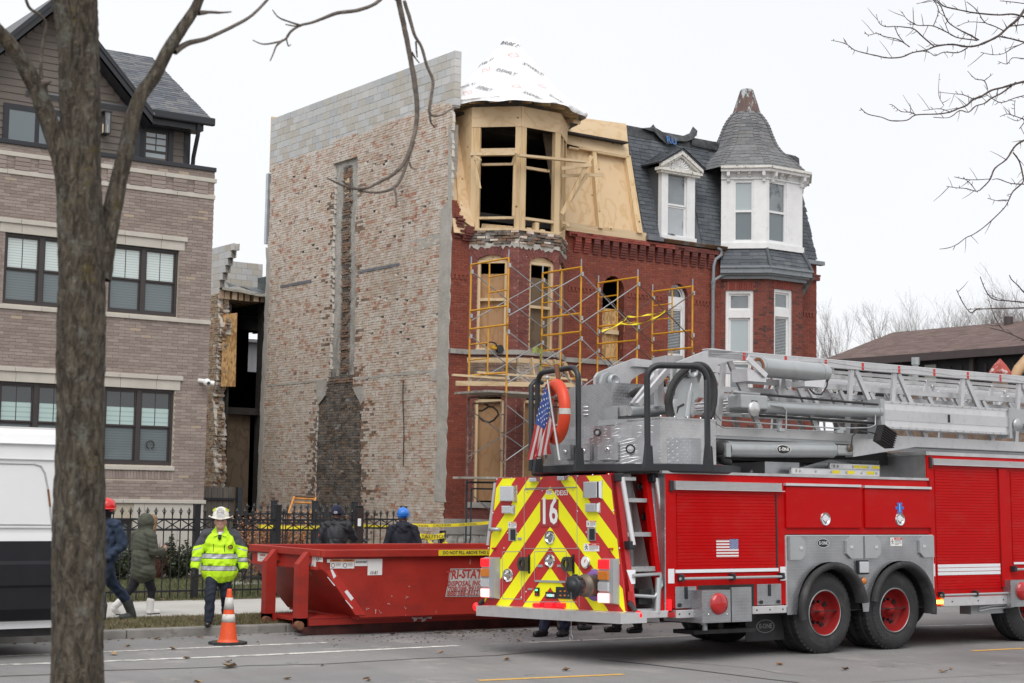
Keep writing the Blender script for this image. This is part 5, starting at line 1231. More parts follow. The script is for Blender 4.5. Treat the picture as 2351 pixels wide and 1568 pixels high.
prof=[(wz_t+.04,1.86),(kz(792),1.42),(kz(722),1.12),(kz(650),.94),(kz(560),.81),(kz(480),.71),(kz(420),.60),(kz(380),.50),(kz(345),.40)]
prf=interp([(z,r)for z,r in prof]);a8=[pi/8+pi/4*i for i in range(8)]
rt=MB();zz=[prof[0][0]+(prof[-1][0]-prof[0][0])*i/16 for i in range(17)]
vs=[(oc.x+prf(z)*cos(a),oc.y+prf(z)*sin(a),z)for z in zz for a in a8]
rt.add(vs,[(j*8+i,j*8+(i+1)%8,(j+1)*8+(i+1)%8,(j+1)*8+i)for j in range(16)for i in range(8)]);troof=pt_(rt,'turret_roof','turret_slate',rh)
cnt=0;rest=MB()
for f8 in range(8):
 a0,a1=a8[f8],a8[(f8+1)%8]
 mid=(a0+pi/8);
 if not(pi*.85<mid<pi*2.05):continue
 z=prof[0][0];k=0
 while z<prof[-1][0]-.02:
  dz=.115;z2=min(z+dz*1.25,prof[-1][0]);r0,r2=prf(z)+.018,prf(z2)+.002
  L=2*prf(z)*sin(pi/8);n=max(1,round(L/.26));offs=.5 if k%2 else 0
  for i in range(-1,n+1):
   s0,s1=max(0,(i+offs)/n),min(1,(i+1+offs)/n-.008/L)
   if s1-s0<.04:continue
   def pt(s,r,zq):A=V3((cos(a0),sin(a0),0));B=V3((cos(a1),sin(a1),0));q=(A*(1-s)+B*s)*r;return V3((oc.x+q.x,oc.y+q.y,zq))
   j=rb_.uniform(-.008,.008);pcs=[pt(s0,r0,z+j),pt(s1,r0,z-j),pt(s1,r2,z2),pt(s0,r2,z2),pt(s0,r0-.02,z+j),pt(s1,r0-.02,z-j)]
   if cnt<230:m=MB();m.add(pcs,[(0,1,2,3),(4,5,1,0),(5,2,1),(4,0,3)]);pt_(m,'shingle','turret_slate',troof);cnt+=1
   else:rest.add(pcs,[(0,1,2,3),(4,5,1,0),(5,2,1),(4,0,3)])
  z+=dz;k+=1
if rest.f:stuff(pt_(rest,'shingle','turret_slate',troof))
for i in range(8):
 if not(pi*.7<a8[i]<pi*2.2):continue
 for j in range(22):
  z=prof[0][0]+(prof[-1][0]-prof[0][0])*j/22;z2=z+(prof[-1][0]-prof[0][0])/22*1.2;z2=min(z2,prof[-1][0])
  d=V3((cos(a8[i]),sin(a8[i]),0));t_=V3((-d.y,d.x,0));h=.085+.02*rb_.random()
  A=oc+d*(prf(z)+.045)+V3((0,0,z));B=oc+d*(prf(z2)+.02)+V3((0,0,z2));m=MB();k=.92
  m.add([A,A+t_*h-d*.05,A-t_*h-d*.05,B,B+t_*h-d*.045,B-t_*h-d*.045],[(0,1,4,3),(2,0,3,5),(1,0,2)]);pt_(m,'ridge_shingle','turret_slate',troof)
t=NT('rust_cap');c=t.nm([(3,3,3),4],.35,.7,1.,(.085,.055,.05),(.135,.075,.06));c=t.nm([(6,6,1.6),5,.7],.53,.57,1.,c,(.36,.41,.42));t.done(c,.65)
zc0_,zc1_=kz(350),kz(128);m=MB();m.lathe([(.42,0),(.40,.06),(.17,zc1_-zc0_-.02),(.165,zc1_-zc0_),(0,zc1_-zc0_+.01)],(oc.x,oc.y,zc0_),(0,0,1),8,smooth=False)
for i in range(8):a=2*pi*i/8;x,y,_=frame_z((0,0,1));d=x*cos(a)+y*sin(a);m.tube([oc+d*.41+V3((0,0,zc0_)),oc+d*.175+V3((0,0,zc1_-.02))],.012,5)
pt_(m,'turret_cap',t.m,rh)
# ============ COLLAPSED HOUSE IN THE GAP
R1=lambda x,y:(476.4+x*.18299,545.3+y*.18299)
M1=lambda x,y:(459.2+x*.28076,1061.9+y*.28076)
F1=lambda x,y:(1859.7+x*.20899,631.4+y*.20899)
RX0,RY0,ZR=20.9,44.12,7.72
ru=thing('ruined_house','collapsed brick house in the gap with torn wall end and sagging roof','house',(21.5,RY0,.1))
brick_mat('ruin_brick',[(0,(.38,.28,.18)),(.3,(.33,.21,.13)),(.6,(.42,.33,.22)),(.75,(.10,.085,.075)),(.9,(.33,.14,.08)),(1,(.40,.32,.23))],.9,.3,smear((.45,.40,.33),.6))
PR=lambda u,v,wv:(RX0-wv,RY0+u,v)
def torn(z):random.seed(int(z/.0675)*7+3);return .10*sin(z*1.7)+.07*sin(z*4.3+1)+random.uniform(-.06,.06)
rs_=lambda z:[(.12+torn(z),6.)]
m=MB();backing(m,PR,rs_,.1,ZR-.0,.0675,-.36,-.01);rw_=pt_(m,'torn_wall','old_mortar',ru)
bs_=lay(rs_,.1,ZR,.203,.0575,.01,31,lambda u,v,r:r.random()<.02,.01,head_every=5)
brick_wall([b for b in bs_ if b[0]<2.6],PR,.015,'ruin_brick',rw_,score=lambda b:-b[0]+(b[2]*.01),nobj=220,wob=.006)
m=MB()
for i in range(170):
 z=.15+i*.0445;t_=.12+torn(z);x=RX0+rb_.uniform(.02,.26);m.box((x,RY0+t_-rb_.uniform(.03,.14),z),(x+rb_.uniform(.08,.12),RY0+t_+.1,z+.055))
stuff(pt_(m,'torn_brick','ruin_brick',rw_))
ct=at(*R1(330,70),X=RX0).z
for k,(xe,n)in enumerate(((330,4),(290,4),(250,3),(220,3),(185,3),(148,3),(146,3))):
 z1=ct-k*.2;ye=at(*R1(xe,110+k*80),X=RX0).y;y=ye
 for i in range(n+2):
  L=.39 if(i or k%2)else .19;m=MB();xa,xb=RX0-.003*rb_.random(),RX0+.19
  if i==0:
   m.box((xa,y,z1-.195),(xa+.035,y+L,z1));m.box((xb-.035,y,z1-.195),(xb,y+L,z1));m.box((xa+.035,y+.07,z1-.195),(xb-.035,y+.11,z1));m.box((xa+.035,y+L-.04,z1-.195),(xb-.035,y+L,z1))
  else:m.box((xa,y,z1-.195),(xb,y+L,z1))
  pt_(m,'block','cmu_block',ru);y+=L+.01
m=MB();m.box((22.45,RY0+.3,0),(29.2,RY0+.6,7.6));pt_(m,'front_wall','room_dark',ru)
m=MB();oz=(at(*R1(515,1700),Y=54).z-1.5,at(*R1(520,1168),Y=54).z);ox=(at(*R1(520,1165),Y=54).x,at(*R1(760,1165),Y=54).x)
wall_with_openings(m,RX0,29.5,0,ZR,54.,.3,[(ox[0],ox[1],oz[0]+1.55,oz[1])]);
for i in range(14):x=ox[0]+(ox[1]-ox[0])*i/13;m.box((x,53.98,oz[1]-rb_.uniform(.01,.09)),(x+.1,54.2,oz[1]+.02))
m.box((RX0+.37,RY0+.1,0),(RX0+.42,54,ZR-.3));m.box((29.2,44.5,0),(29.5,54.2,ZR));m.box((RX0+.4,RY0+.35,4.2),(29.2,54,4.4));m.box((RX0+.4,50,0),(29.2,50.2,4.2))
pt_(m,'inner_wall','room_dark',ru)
m=MB();m.box((RX0+.02,RY0+.2,ZR),(29.5,54.3,ZR+.1));pt_(m,'roof_deck','weathered_ply',ru)
wood_mat('old_joist',(.46,.36,.26),(.34,.24,.15),'y');
for i,(a,b)in enumerate(((165,222),(228,285),(312,372),(405,458),(488,548),(582,645),(690,738))):
 x0,x1=at(*R1(a,700),Y=RY0).x,at(*R1(b,700),Y=RY0).x;zt=at(*R1(a,655+i*8),Y=RY0).z+.02;m=MB();m.box((x0,RY0+rb_.uniform(-.04,.1),zt-.27),(x1,53,zt-.02));pt_(m,'joist','old_joist',ru)
m=MB();pts=[(RX0+.0,0),(21.2,-.02),(21.5,-.03),(21.8,-.07),(22.1,-.1),(22.45,-.08)]
zb=at(*R1(200,630),Y=RY0).z
m.add([(x,RY0-.12,zb+dz)for x,dz in pts]+[(x,RY0-.10,zb+dz-.07)for x,dz in pts]+[(x,RY0+2,zb+dz+.02)for x,dz in pts],[(i,i+1,7+i,6+i)for i in range(5)]+[(12+i,13+i,i+1,i)for i in range(5)]);pt_(m,'roof_edge',mat('dirty_white',(.55,.55,.50),.7,dirt=(.2,.22,.16),dscale=6),ru)
m=MB();m.smooth=True
m.grid(lambda u,v:(RX0+.25+u*1.6,RY0-.06+v*.5,zb+.02+.27*v*(1+.0*u)+.07*sin(u*7+v*2)*(1-v)-.12*sin(u*3.1)*v-.05*u),16,5);m.add([(22.05,RY0-.1,zb+.05),(22.4,RY0-.1,zb-.02),(22.5,RY0,zb+.5),(22.15,RY0+.1,zb+.4)],[(0,1,2,3)])
pt_(m,'roofing_membrane',mat('green_black_felt',(.055,.07,.075),.4,var=.5,vscale=4),ru)
c0,c1=at(*R1(225,288),Y=49.3),at(*R1(695,335),Y=49.3);z=c0.z;k=0
while z>ZR+.15:
 x=c0.x-.8-(.2 if k%2 else 0)
 while x<c1.x:m=MB();m.box((x+.004,49.3,z-.195),(min(x+.396,c1.x),49.5,z));x+=.4;pt_(m,'block','cmu_block',ru)
 z-=.2;k+=1
b0=[at(*R1(*p),Y=RY0-.0)for p in((190,968),(368,945),(345,1870),(165,1870))]
m=MB();m.prism([p+V3((0,-.03,0))for p in b0],(0,.02,0));ob_=pt_(m,'osb_board','osb',ru)
m=MB();p,q_=at(*R1(195,1140),Y=RY0-.06),at(*R1(290,1078),Y=RY0-.06);m.beam(p,q_,.02,.12);pt_(m,'hinge_strap',mat('galvanised',(.45,.47,.48),.4,.7),ob_)
m=MB();m.box((21.55,RY0+.6,1.2),(22.3,RY0+.64,4.2));pt_(m,'doorway_board','weathered_ply',ru)
bgh=thing('garage','low grey building glimpsed through the ruined window','building',(34,66,0))
m=MB();gz=at(*R1(620,1275),Y=64).z;m.box((24,64,0),(44,70,gz));pt_(m,'wall',mat('grey_siding',(.20,.20,.215),.8,var=.2,vscale=2),bgh)
m=MB();m.prism([(23.5,63.6,gz-.05),(44.5,63.6,gz-.05),(44.5,67,gz+.75),(23.5,67,gz+.75)],(0,.1,-.12));pt_(m,'roof',mat('snowy_roof',(.6,.61,.64),.7),bgh)
# ============ FENCES, GATE, SHRUBS
mat('iron_black',(.017,.019,.022),.45,.2,var=.2);mat('slate_iron',(.028,.034,.042),.5,.2,var=.2)
def spear(m,x,y,z0,z1,ax=(1,0,0)):
 m.box((x-.008,y-.008,z0),(x+.008,y+.008,z1-.05));a=V3(ax)
 m.tube([(x,y,z1-.14),(x,y,z1-.11),(x,y,z1-.105),(x,y,z1-.07),(x,y,z1-.06),(x,y,z1)],[.009,.024,.012,.012,.026,.001],5,smooth=False)
 for s in(-1,1):m.tube([V3((x,y,z1-.10))+a*.012*s,V3((x,y,z1-.075))+a*.032*s,V3((x,y,z1-.05))+a*.038*s],[.007,.007,.001],4,smooth=False)
def iron_fence(name,label,p0,p1,zb,zt,step=.15,posts=(),material='iron_black',par=None,rails=(.0,),pattern=True):
 p0,p1=V3(p0),V3(p1);d=p1-p0;L=d.length;d.normalize();f=par or thing(name,label,'fence',(p0.x,p0.y,zb));H=zt-zb;r1,r2,r0=zb+H*.865,zb+H*.75,zb+.13
 n=int(L/step)
 for i in range(n+1):
  p=p0+d*(i*step+.07)
  if any(abs(p.x-q[0])<.07 for q in posts):continue
  m=MB();spear(m,p.x,p.y,zb-.03,zt,d);pt_(m,'picket',MATS[material],f)
 for r in(r0,r2,r1):m=MB();m.beam((p0.x,p0.y,r),(p1.x,p1.y,r),.032,.032);pt_(m,'rail',MATS[material],f)
 if pattern:
  for i in range(0,n-1,2):
   a,b,c=p0+d*(i*step+.07),p0+d*((i+1)*step+.07),p0+d*((i+2)*step+.07);zm=(r1+r2)/2
   for(s,z0,e,z1)in((a,r1,c,r2),(a,r2,c,r1)):m=MB();m.beam((s.x,s.y-.012,z0),(e.x,e.y-.012,z1),.012,.018);pt_(m,'cross_bar',MATS[material],f)
 for q in posts:
  m=MB();m.box((q[0]-.05,q[1]-.05,zb-.1),(q[0]+.05,q[1]+.05,zt+.03));m.rbox((q[0]-.056,q[1]-.056,zt+.03),(q[0]+.056,q[1]+.056,zt+.06),.01);pt_(m,'post',MATS[material],f)
 return f
YF=26.1;zft=at(450,1164.5,Y=YF).z
px_=[at(x,1250,Y=YF).x for x in(449.5,634.7)]
posts=[(px_[0]-2.42,YF),(px_[0],YF),(px_[1],YF)]
iron_fence('iron_fence','black iron picket fence along the sidewalk with spear tops and cross pattern',(7.2,YF,0),(px_[1]+.05,YF,0),.15,zft,posts=posts)
gx0,gx1=at(823,1250,Y=YF).x,at(927,1250,Y=YF).x
iron_fence('iron_gate','black iron gate and fence panel behind the officer with the radio',(px_[1]+.1,YF,0),(gx0+.1,YF,0),.15,zft,posts=[(gx0,YF)])
iron_fence('iron_fence','second iron fence standing further back beside the dry orange shrub',(at(560,1170,Y=29.6).x,29.6,0),(at(816,1165,Y=29.6).x,29.6,0),.15,at(629,1155,Y=29.6).z,posts=[(at(629,1170,Y=29.6).x,29.6),(at(723,1170,Y=29.6).x,29.6),(at(814,1170,Y=29.6).x,29.6)],material='slate_iron')
iron_fence('iron_fence','third iron fence panel between the gate post and the blue helmet',(at(838,1170,Y=28.6).x,28.6,0),(at(930,1170,Y=28.6).x,28.6,0),.15,at(880,1169,Y=28.6).z,posts=[(at(927,1170,Y=28.6).x,28.6)])
iron_fence('iron_fence','low iron railing wrapped in yellow tape beside the stone base',(at(948,1240,Y=30.8).x,30.8,0),(at(1018,1240,Y=30.8).x,30.8,0),.15,at(990,1224,Y=30.8).z,posts=[(at(1016,1240,Y=30.8).x,30.8)],pattern=False)
gp=thing('gate_post','dark brown gate post with round knobs left of the blue helmet','gate post',(at(823,1250,Y=YF-.1).x,YF-.1,.15))
a=at(*M1(1280,372),Y=YF-.1);b=at(*M1(1330,372),Y=YF-.1);m=MB();m.box((a.x,YF-.15,.1),(b.x,YF-.03,a.z));pt_(m,'post',mat('brown_iron',(.025,.018,.018),.5),gp)
for yy in(642,685):c=at(*M1(1337,yy),Y=YF-.12);m=MB();m.ball((c.x,c.y-.08,c.z),.035);m.cyl((c.x,c.y,c.z),(c.x,c.y-.06,c.z),.02,8);pt_(m,'knob','slate_iron',gp)
c=at(*M1(1303,490),Y=YF-.16);m=MB();m.rbox((c.x-.035,c.y-.02,c.z-.07),(c.x+.03,c.y+.01,c.z+.07),.015);pt_(m,'keypad','white_plastic',gp)
wg=thing('wooden_fence','weathered wooden board fence with dark steel post beside the taupe building','fence',(16,34,.1))
wood_mat('grey_boards',(.115,.10,.085),(.075,.062,.05),'z');zt=at(*C3(1300,430),Y=34).z;x=at(*C3(1180,430),Y=34).x-.5;x1=at(*C3(1365,430),Y=34).x
while x<x1-.05:m=MB();m.prism([(x+.003,34,.12),(x+.135,34,.12),(x+.135,34,zt-.03),(x+.11,34,zt),(x+.03,34,zt),(x+.003,34,zt-.03)],(0,.02,0));pt_(m,'board','grey_boards',wg);x+=.14
for dz in(.25,1.6):m=MB();m.box((x1-1.6,33.95,zt-dz-.05),(x1+.05,33.995,zt-dz));pt_(m,'rail','iron_black',wg)
m=MB();m.box((x1+.02,33.9,.1),(x1+.13,34.02,zt+.0));pt_(m,'post','slate_iron',wg)
def shrub(name,label,c,r,h,n,cols,stems,leaf=.03,tw=60,cat='shrub',droop=0):
 rs=random.Random(n);o=thing(name,label,cat,c);m=MB();lm=MB()
 for i in range(tw):
  a=rs.uniform(0,6.28);q=sqrt(rs.random())*r;top=V3((c[0]+cos(a)*q,c[1]+sin(a)*q*.8,c[2]+h*rs.uniform(.55,1)*(1-.35*(q/r)**2)));b=V3((c[0]+cos(a)*q*.2,c[1]+sin(a)*q*.2,c[2]));mid=(b+top)/2+V3((rs.uniform(-.1,.1),rs.uniform(-.1,.1),0))*h*.5
  m.tube([b,mid,top],[.008,.006,.002],4,cap=False)
  for k in range(n//tw):
   f=rs.uniform(.15,1.02);p=(b*(1-f)**2+mid*2*f*(1-f)+top*f*f)+V3((rs.gauss(0,.05),rs.gauss(0,.05),rs.gauss(0,.04)))*(h/1.2);u=V3((rs.uniform(-1,1),rs.uniform(-1,1),rs.uniform(-.8,.6))).normalized();v=u.cross(V3((rs.uniform(-1,1),rs.uniform(-1,1),rs.uniform(-1,1)))).normalized();s=leaf*rs.uniform(.6,1.4)
   lm.add([p-u*s,p+v*s*.45,p+u*s,p-v*s*.45],[(0,1,2,3)])
 pt_(m,'stems',stems,o);stuff(pt_(lm,'foliage',cols,o));return o
def leafmat(name,stops,rough=.6):t=NT(name);t.done(t.ramp(t.rnd(),stops),rough);return t.m
twig=mat('twig_brown',(.06,.042,.035),.9);redtw=mat('twig_red',(.15,.065,.05),.9)
org=leafmat('orange_dry_leaf',[(0,(.30,.13,.06)),(.5,(.42,.20,.10)),(.85,(.50,.28,.16)),(1,(.22,.09,.04))])
grn=leafmat('dark_evergreen',[(0,(.012,.02,.010)),(.6,(.03,.045,.018)),(1,(.06,.075,.028))],.45)
c=at(625,1265,Z=.15);cc=(at(625,1200,Y=30.4).x,30.4,.15)
shrub('dry_shrub','tall shrub of dry orange leaves behind the iron fence',cc,.95,1.75,7200,org,twig,.032,70)
for i,(px,lab,r,h)in enumerate(((268,'dark evergreen bush under the basement window',.55,.85),(408,'dark evergreen bush near the building corner',.5,.9),(700,'small evergreen bush behind the red skip',.4,.6))):
 p=at(px,1240,Y=31.6 if i<2 else 30);shrub('evergreen_bush',lab,(p.x,31.6 if i<2 else 30,.15),r,h,2600,grn,twig,.04,40)
p=at(354,1240,Y=31.7);shrub('bare_shrub','reddish twiggy shrub between the two evergreens',(p.x,31.7,.15),.5,.85,300,leafmat('red_bud',[(0,(.18,.07,.05)),(1,(.25,.12,.08))]),redtw,.015,150)
m=MB()
for i in range(500):gm2=(rr.uniform(11.5,16.5),rr.uniform(31.2,33));m.add([(gm2[0]+rr.uniform(-.04,.04),gm2[1]+rr.uniform(-.04,.04),.15+rr.uniform(0,.03))for _ in range(4)],[(0,1,2),(1,2,3)])
m.box((8,31.3,.1),(LX1+.3,33.3,.152));stuff(m.build('mulch_bed','dirt'))
m=MB()
for i in range(700):
 x,y=rr.uniform(14.5,24),rr.uniform(29.8,33.5);s=rr.uniform(.03,.12);m.add([(x+rr.uniform(-1,1)*s,y+rr.uniform(-1,1)*s,.15+rr.uniform(0,1)*s*.6)for _ in range(4)],[(0,1,2),(1,2,3),(0,2,3)])
o=stuff(m.build('rubble',mat('rubble_brown',(.085,.06,.045),.95,var=.6,vscale=5)));o['label']='brown rubble and twigs on the ground by the bare wall'
# ============ SCAFFOLD
mat('scaffold_yellow',(.62,.30,.02),.45,var=.1,vscale=5,dirt=(.25,.15,.06),dscale=9,dlo=.62,dhi=.72);mat('galv_tube',(.34,.36,.38),.4,.7,var=.2);mat('rusty_tube',(.20,.13,.10),.7,.2,var=.5,vscale=9,dirt=(.36,.36,.35),dscale=11);mat('blue_tube',(.055,.07,.085),.45,.2);mat('brown_tube',(.11,.075,.055),.6,.3)
YN,YFa=31.3,32.87
sx=[at(*K5(x,y),Y=YN).x for x,y in((550,700),(1122,700),(1567,700),(1998,700))]
ztop=[at(*K5(*p),Y=YN).z for p in((556,258),(1130,330),(1575,410),(2007,482))]
def scaf_frame(label,X,z1,ladder_near,material='scaffold_yellow',pins=True,zb=None,group='scaffold frames',full=True):
 """welded frame: two legs, top and bottom bar, a narrow ladder at one leg"""
 H=1.55;z0=z1-H+.0;f=thing('scaffold',label,'scaffold',(X,(YN+YFa)/2,z0),group);r=.024
 for y in(YN,YFa):m=MB();m.tube([(X,y,z0-.2),(X,y,z1+.02)],r,8);pt_(m,'leg',MATS[material],f);m=MB();m.tube([(X,y,z1+.02),(X,y,z1+.20)],r*.8,8);pt_(m,'coupling_pin','galv_tube',f)
 for z in(z1,z0+.42*0+.42-.0):m=MB();m.tube([(X,YN,z),(X,YFa,z)],r,8);pt_(m,'cross_tube',MATS[material],f)
 ym=(YN+YFa)/2;m=MB();m.tube([(X,ym,z0+.42),(X,ym,z1)],r*.8,8);pt_(m,'inner_post',MATS[material],f)
 a,b=(YN,ym)if ladder_near else(ym,YFa)
 for k in(1,2):z=z1-(z1-z0-.42)*k/3;m=MB();m.tube([(X,a,z),(X,b,z)],r*.75,6);pt_(m,'rung',MATS[material],f)
 for y in(YN,YFa):
  for z in(z1-.17,z0+.3+.0):m=MB();m.box((X-.02,y-.05,z-.05),(X+.04,y-.025,z+.05));pt_(m,'brace_lock','galvanised',f)
 return f
lab=['leftmost','second','third','rightmost']
tiers={}
for i in range(4):
 tiers[i]=[]
 zz=ztop[i]
 for k in range(2 if i!=3 else 2):
  scaf_frame(f'yellow scaffold frame, {lab[i]} of four, {"upper" if k == 0 else "lower"} tier',sx[i],zz,(i+k==0),group='scaffold frames');tiers[i].append(zz);zz-=1.575
def brace(label,pts_,material='galv_tube',r=.014):
 o=thing('cross_brace',label,'scaffold brace',pts_[0][0],'scaffold braces')
 for a,b in pts_:m=MB();m.tube([a,b],r,6);pt_(m,'brace_tube',MATS[material],o)
 return o
mats3=['galv_tube','galv_tube','brown_tube']
nm=['between the leftmost and second frames','between the second and third frames','between the third and rightmost frames']
for i in range(3):
 for k in range(2):
  for y,side in((YN-.03,'street'),(YFa-.03,'wall')):
   za,zb_=tiers[i][k],tiers[i+1][k];lo=1.2
   brace(f'crossed scaffold brace {nm[i]}, {["upper","lower"][k]} tier, {side} side',[((sx[i],y,za-.17),(sx[i+1],y,zb_-.17-lo)),((sx[i],y-.02,za-.17-lo),(sx[i+1],y-.02,zb_-.17))],mats3[i]if side=='wall' else('galv_tube' if i<2 else 'brown_tube'))
zp=at(*K7(330,185),Y=32).z;zq=at(*K7(300,880),Y=32).z
def arch_frame(label,X,z0,z1,material):
 f=thing('scaffold',label,'scaffold',(X,32,z0),'scaffold frames')
 for y in(YN,YFa):m=MB();m.tube([(X,y,z0),(X,y,z1)],.024,8);pt_(m,'leg',MATS[material],f)
 m=MB();m.tube([(X,YN,z1-.05),(X,YFa,z1-.05)],.024,8);pt_(m,'cross_tube',MATS[material],f)
 for s,y in((1,YN),(-1,YFa)):
  yi=y+s*.2;m=MB();m.tube([(X,yi,z1-.2),(X,yi,z0+.55),(X,yi-s*.05,z0+.42),(X,y,z0+.33)],.02,8);pt_(m,'inner_tube',MATS[material],f)
  for k in range(3):z=z0+.65+k*.42;m=MB();m.tube([(X,y,z),(X,yi,z)],.016,6);pt_(m,'spacer',MATS[material],f)
 m=MB();m.tube([(X,YN+.2,z1-.2),(X,YFa-.2,z1-.2)],.02,8);pt_(m,'lower_tube',MATS[material],f);return f
for i,l in((0,'leftmost'),(1,'second')):
 arch_frame(f'rusty scaffold frame with rounded inner tubes, {l} bay below the planks',sx[i],zq,zp-.03,'rusty_tube')
 arch_frame(f'blue grey scaffold frame standing on the ground, {l} bay',sx[i],.35,zq-.05,'blue_tube')
brace('crossed scaffold brace in front of the graffiti board',[((sx[0],YFa,zp-.35),(sx[1],YFa,zq+.5)),((sx[0],YFa,zq+.5),(sx[1],YFa,zp-.35))]);brace('crossed scaffold brace right of the graffiti board, street side',[((sx[0],YN,zp-.3),(sx[1],YN,zq+.4)),((sx[0],YN,zq+.4),(sx[1],YN,zp-.3))]);brace('crossed brace of the lowest blue grey scaffold',[((sx[0],YFa,zq-.3),(sx[1],YFa,.6)),((sx[0],YFa,.6),(sx[1],YFa,zq-.3))])
mat('scaffold_plank',(.33,.31,.28),.85,var=.3,vscale=6,dirt=(.15,.14,.12),dscale=5)
for j,(z,l)in enumerate(((zp+.0,'upper'),(zq,'lower'))):
 for k in range(4):y=YN+.1+k*.36;m=MB();m.box((sx[0]-.45,y,z-.02),(sx[1]+.5,y+.33,z+.03));o=m.build('scaffold_plank','scaffold_plank');tag(o,f'grey scaffold plank, {["first","second","third","fourth"][k]} from the street on the {l} deck','plank','scaffold planks')
def lumber(label,p0,p1,y0,y1,wz,th):m=MB();m.beam(at(*K5(*p0),Y=y0),at(*K5(*p1),Y=y1),th,wz);o=m.build('lumber','board_wood');tag(o,label,'lumber','loose timber on the scaffold')
lumber('long pale timber lying tilted across the scaffold at the bay',(118,1175),(560,1205),31.6,31.4,.05,.1);lumber('pale timber resting above the others on the scaffold',(310,1155),(1170,1215),32.3,31.5,.05,.1);lumber('wide pale board at the foot of the brick bay',(145,1240),(1080,1255),31.9,31.6,.11,.05);
for a,b,y,l in(((235,1058),(612,1060),32.95,'pale board nailed below the string course, left one'),((632,1060),(965,1080),32.95,'pale board nailed below the string course, right one')):lumber(l,a,b,y,y-.0 if a[0]>500 else y,.12,.04)
for k,(a,b)in enumerate((((735,1040),(752,1180)),((912,1055),(940,1190)),((990,1075),(1085,1200)),((985,1075),(1040,1240)))):
 lumber(f'upright pale stud leaning on the bare bay brick, {["first","second","third","fourth"][k]} from the left',a,b,32.8,32.8,.04,.1)
mat('strap_olive',(.22,.24,.06),.8);mat('tape_yellow',(.75,.62,.02),.5,var=.05)
def ribbon(pts,w_,n=6,tw=.3):
 m=MB();P=[V3(p)for p in pts];out=[]
 for i in range(len(P)-1):
  for k in range(n):out.append(P[i].lerp(P[i+1],k/n)+V3((0,0,-.03*sin(pi*k/n))))
 out.append(P[-1]);vs=[]
 for i,p in enumerate(out):a=tw*sin(i*.5);o=V3((0,sin(a),cos(a)))*w_/2;vs+=[p-o,p+o]
 m.add(vs,[(2*i,2*i+2,2*i+3,2*i+1)for i in range(len(out)-1)]);m.smooth=True;return m
k5=lambda x,y,Y=YN-.06:at(*K5(x,y),Y=Y)
m=ribbon([k5(740,985),k5(775,965),k5(800,985),k5(825,980)],.12);m2=ribbon([k5(815,970),k5(805,1060),k5(812,1100),k5(800,1150)],.09,tw=2);m.add(m2.v,m2.f);tag(m.build('ratchet_strap','strap_olive'),'olive strap tied in a knot on the second scaffold frame','strap')
m=ribbon([k5(1285,830),k5(1440,765),k5(1490,715),k5(1640,705),k5(1790,668)],.05,tw=1.5);m2=ribbon([k5(1440,768),k5(1560,775),k5(1680,735),k5(1785,672)],.05,tw=1.2);m.add(m2.v,m2.f);m3=ribbon([k5(1465,770),k5(1462,840),k5(1458,895)],.02);m.add(m3.v,m3.f);tag(m.build('barrier_tape','tape_yellow'),'yellow tape twisted between the right scaffold frames','tape')
sw=thing('circular_saw','yellow and black circular saw resting on the window sill','saw',at(*K5(455,985),Y=33.4))
c=at(*K5(455,960),Y=33.35);m=MB();m.rbox((c.x-.14,c.y-.06,c.z-.06),(c.x+.14,c.y+.06,c.z+.05),.04);pt_(m,'motor',mat('tool_yellow',(.60,.34,.02),.5),sw);m=MB();m.tube([(c.x-.17+.1*cos(a)*1.6,c.y-.07,c.z+.02+.1*sin(a))for a in np.linspace(0,3.3,10)],.02,6);m.cyl((c.x+.1,c.y-.08,c.z-.03),(c.x+.1,c.y+.02,c.z-.03),.1,14);pt_(m,'guard','dark_trim',sw)
YT=29.2
def tape_with_text(pts,label,words,w_=.07):
 m=ribbon(pts,w_,8,.15);o=m.build('caution_tape','tape_yellow');tag(o,label,'tape','caution tapes')
 lm=MB()
 for(p,q,t_)in words:p,q=V3(p),V3(q);text(lm,'CAUTION',w_*.95,p.lerp(q,t_)+V3((0,-.02,-.025)),q-p,(0,0,1),1.5,.005)
 if lm.f:pt_(lm,'lettering',ink,o)
t4=lambda x,y,Y=YT:at(*M1(x,y),Y=Y)
A,B,Cc,D=t4(480,522),t4(1330,517),t4(1720,512),t4(2380,490)
tape_with_text([A,B,Cc,D],'caution tape stretched in front of the bare brick wall',[(Cc,D,.1),(Cc,D,.38),(Cc,D,.7),(A,B,.5)])
p=[t4(*q)for q in((1770,610),(1800,600),(2000,595),(2005,660),(1920,700))];tape_with_text(p,'caution tape wrapped around the low iron railing',[(p[1],p[2],.55)],.11)
m=ribbon([t4(1860,630),t4(1950,680),t4(2005,655)],.06);m2=ribbon([t4(2005,655),t4(2120,685),t4(2300,700)],.07,tw=.9);m.add(m2.v,m2.f);m.ball(tuple(t4(1790,615)),.07,.05,.09,8,6);tag(m.build('caution_tape','tape_yellow'),'loose knot and tail of caution tape right of the blue helmet','tape','caution tapes')
lf=thing('leaning_scaffold','orange ladder frame leaning against the bare brick wall','scaffold frame',at(*M1(800,700),Y=30.6),None)
g=lambda x,y,Y:at(*M1(x,y),Y=Y)
org_t=mat('orange_tube',(.50,.22,.05),.5,var=.3,vscale=8)
for a,b in(((770,280),(705,460)),((945,290),(905,430)),((905,430),(790,705)),((705,460),(730,420)),((900,400),(835,640))):m=MB();m.tube([g(a[0],a[1],30.9),g(b[0],b[1],30.5)],.025,8);pt_(m,'tube',org_t,lf)
for a,b in(((765,292),(945,302)),((750,325),(935,335))):m=MB();m.tube([g(a[0],a[1],30.9),g(b[0],b[1],30.9)],.024,8);pt_(m,'rung',org_t,lf)
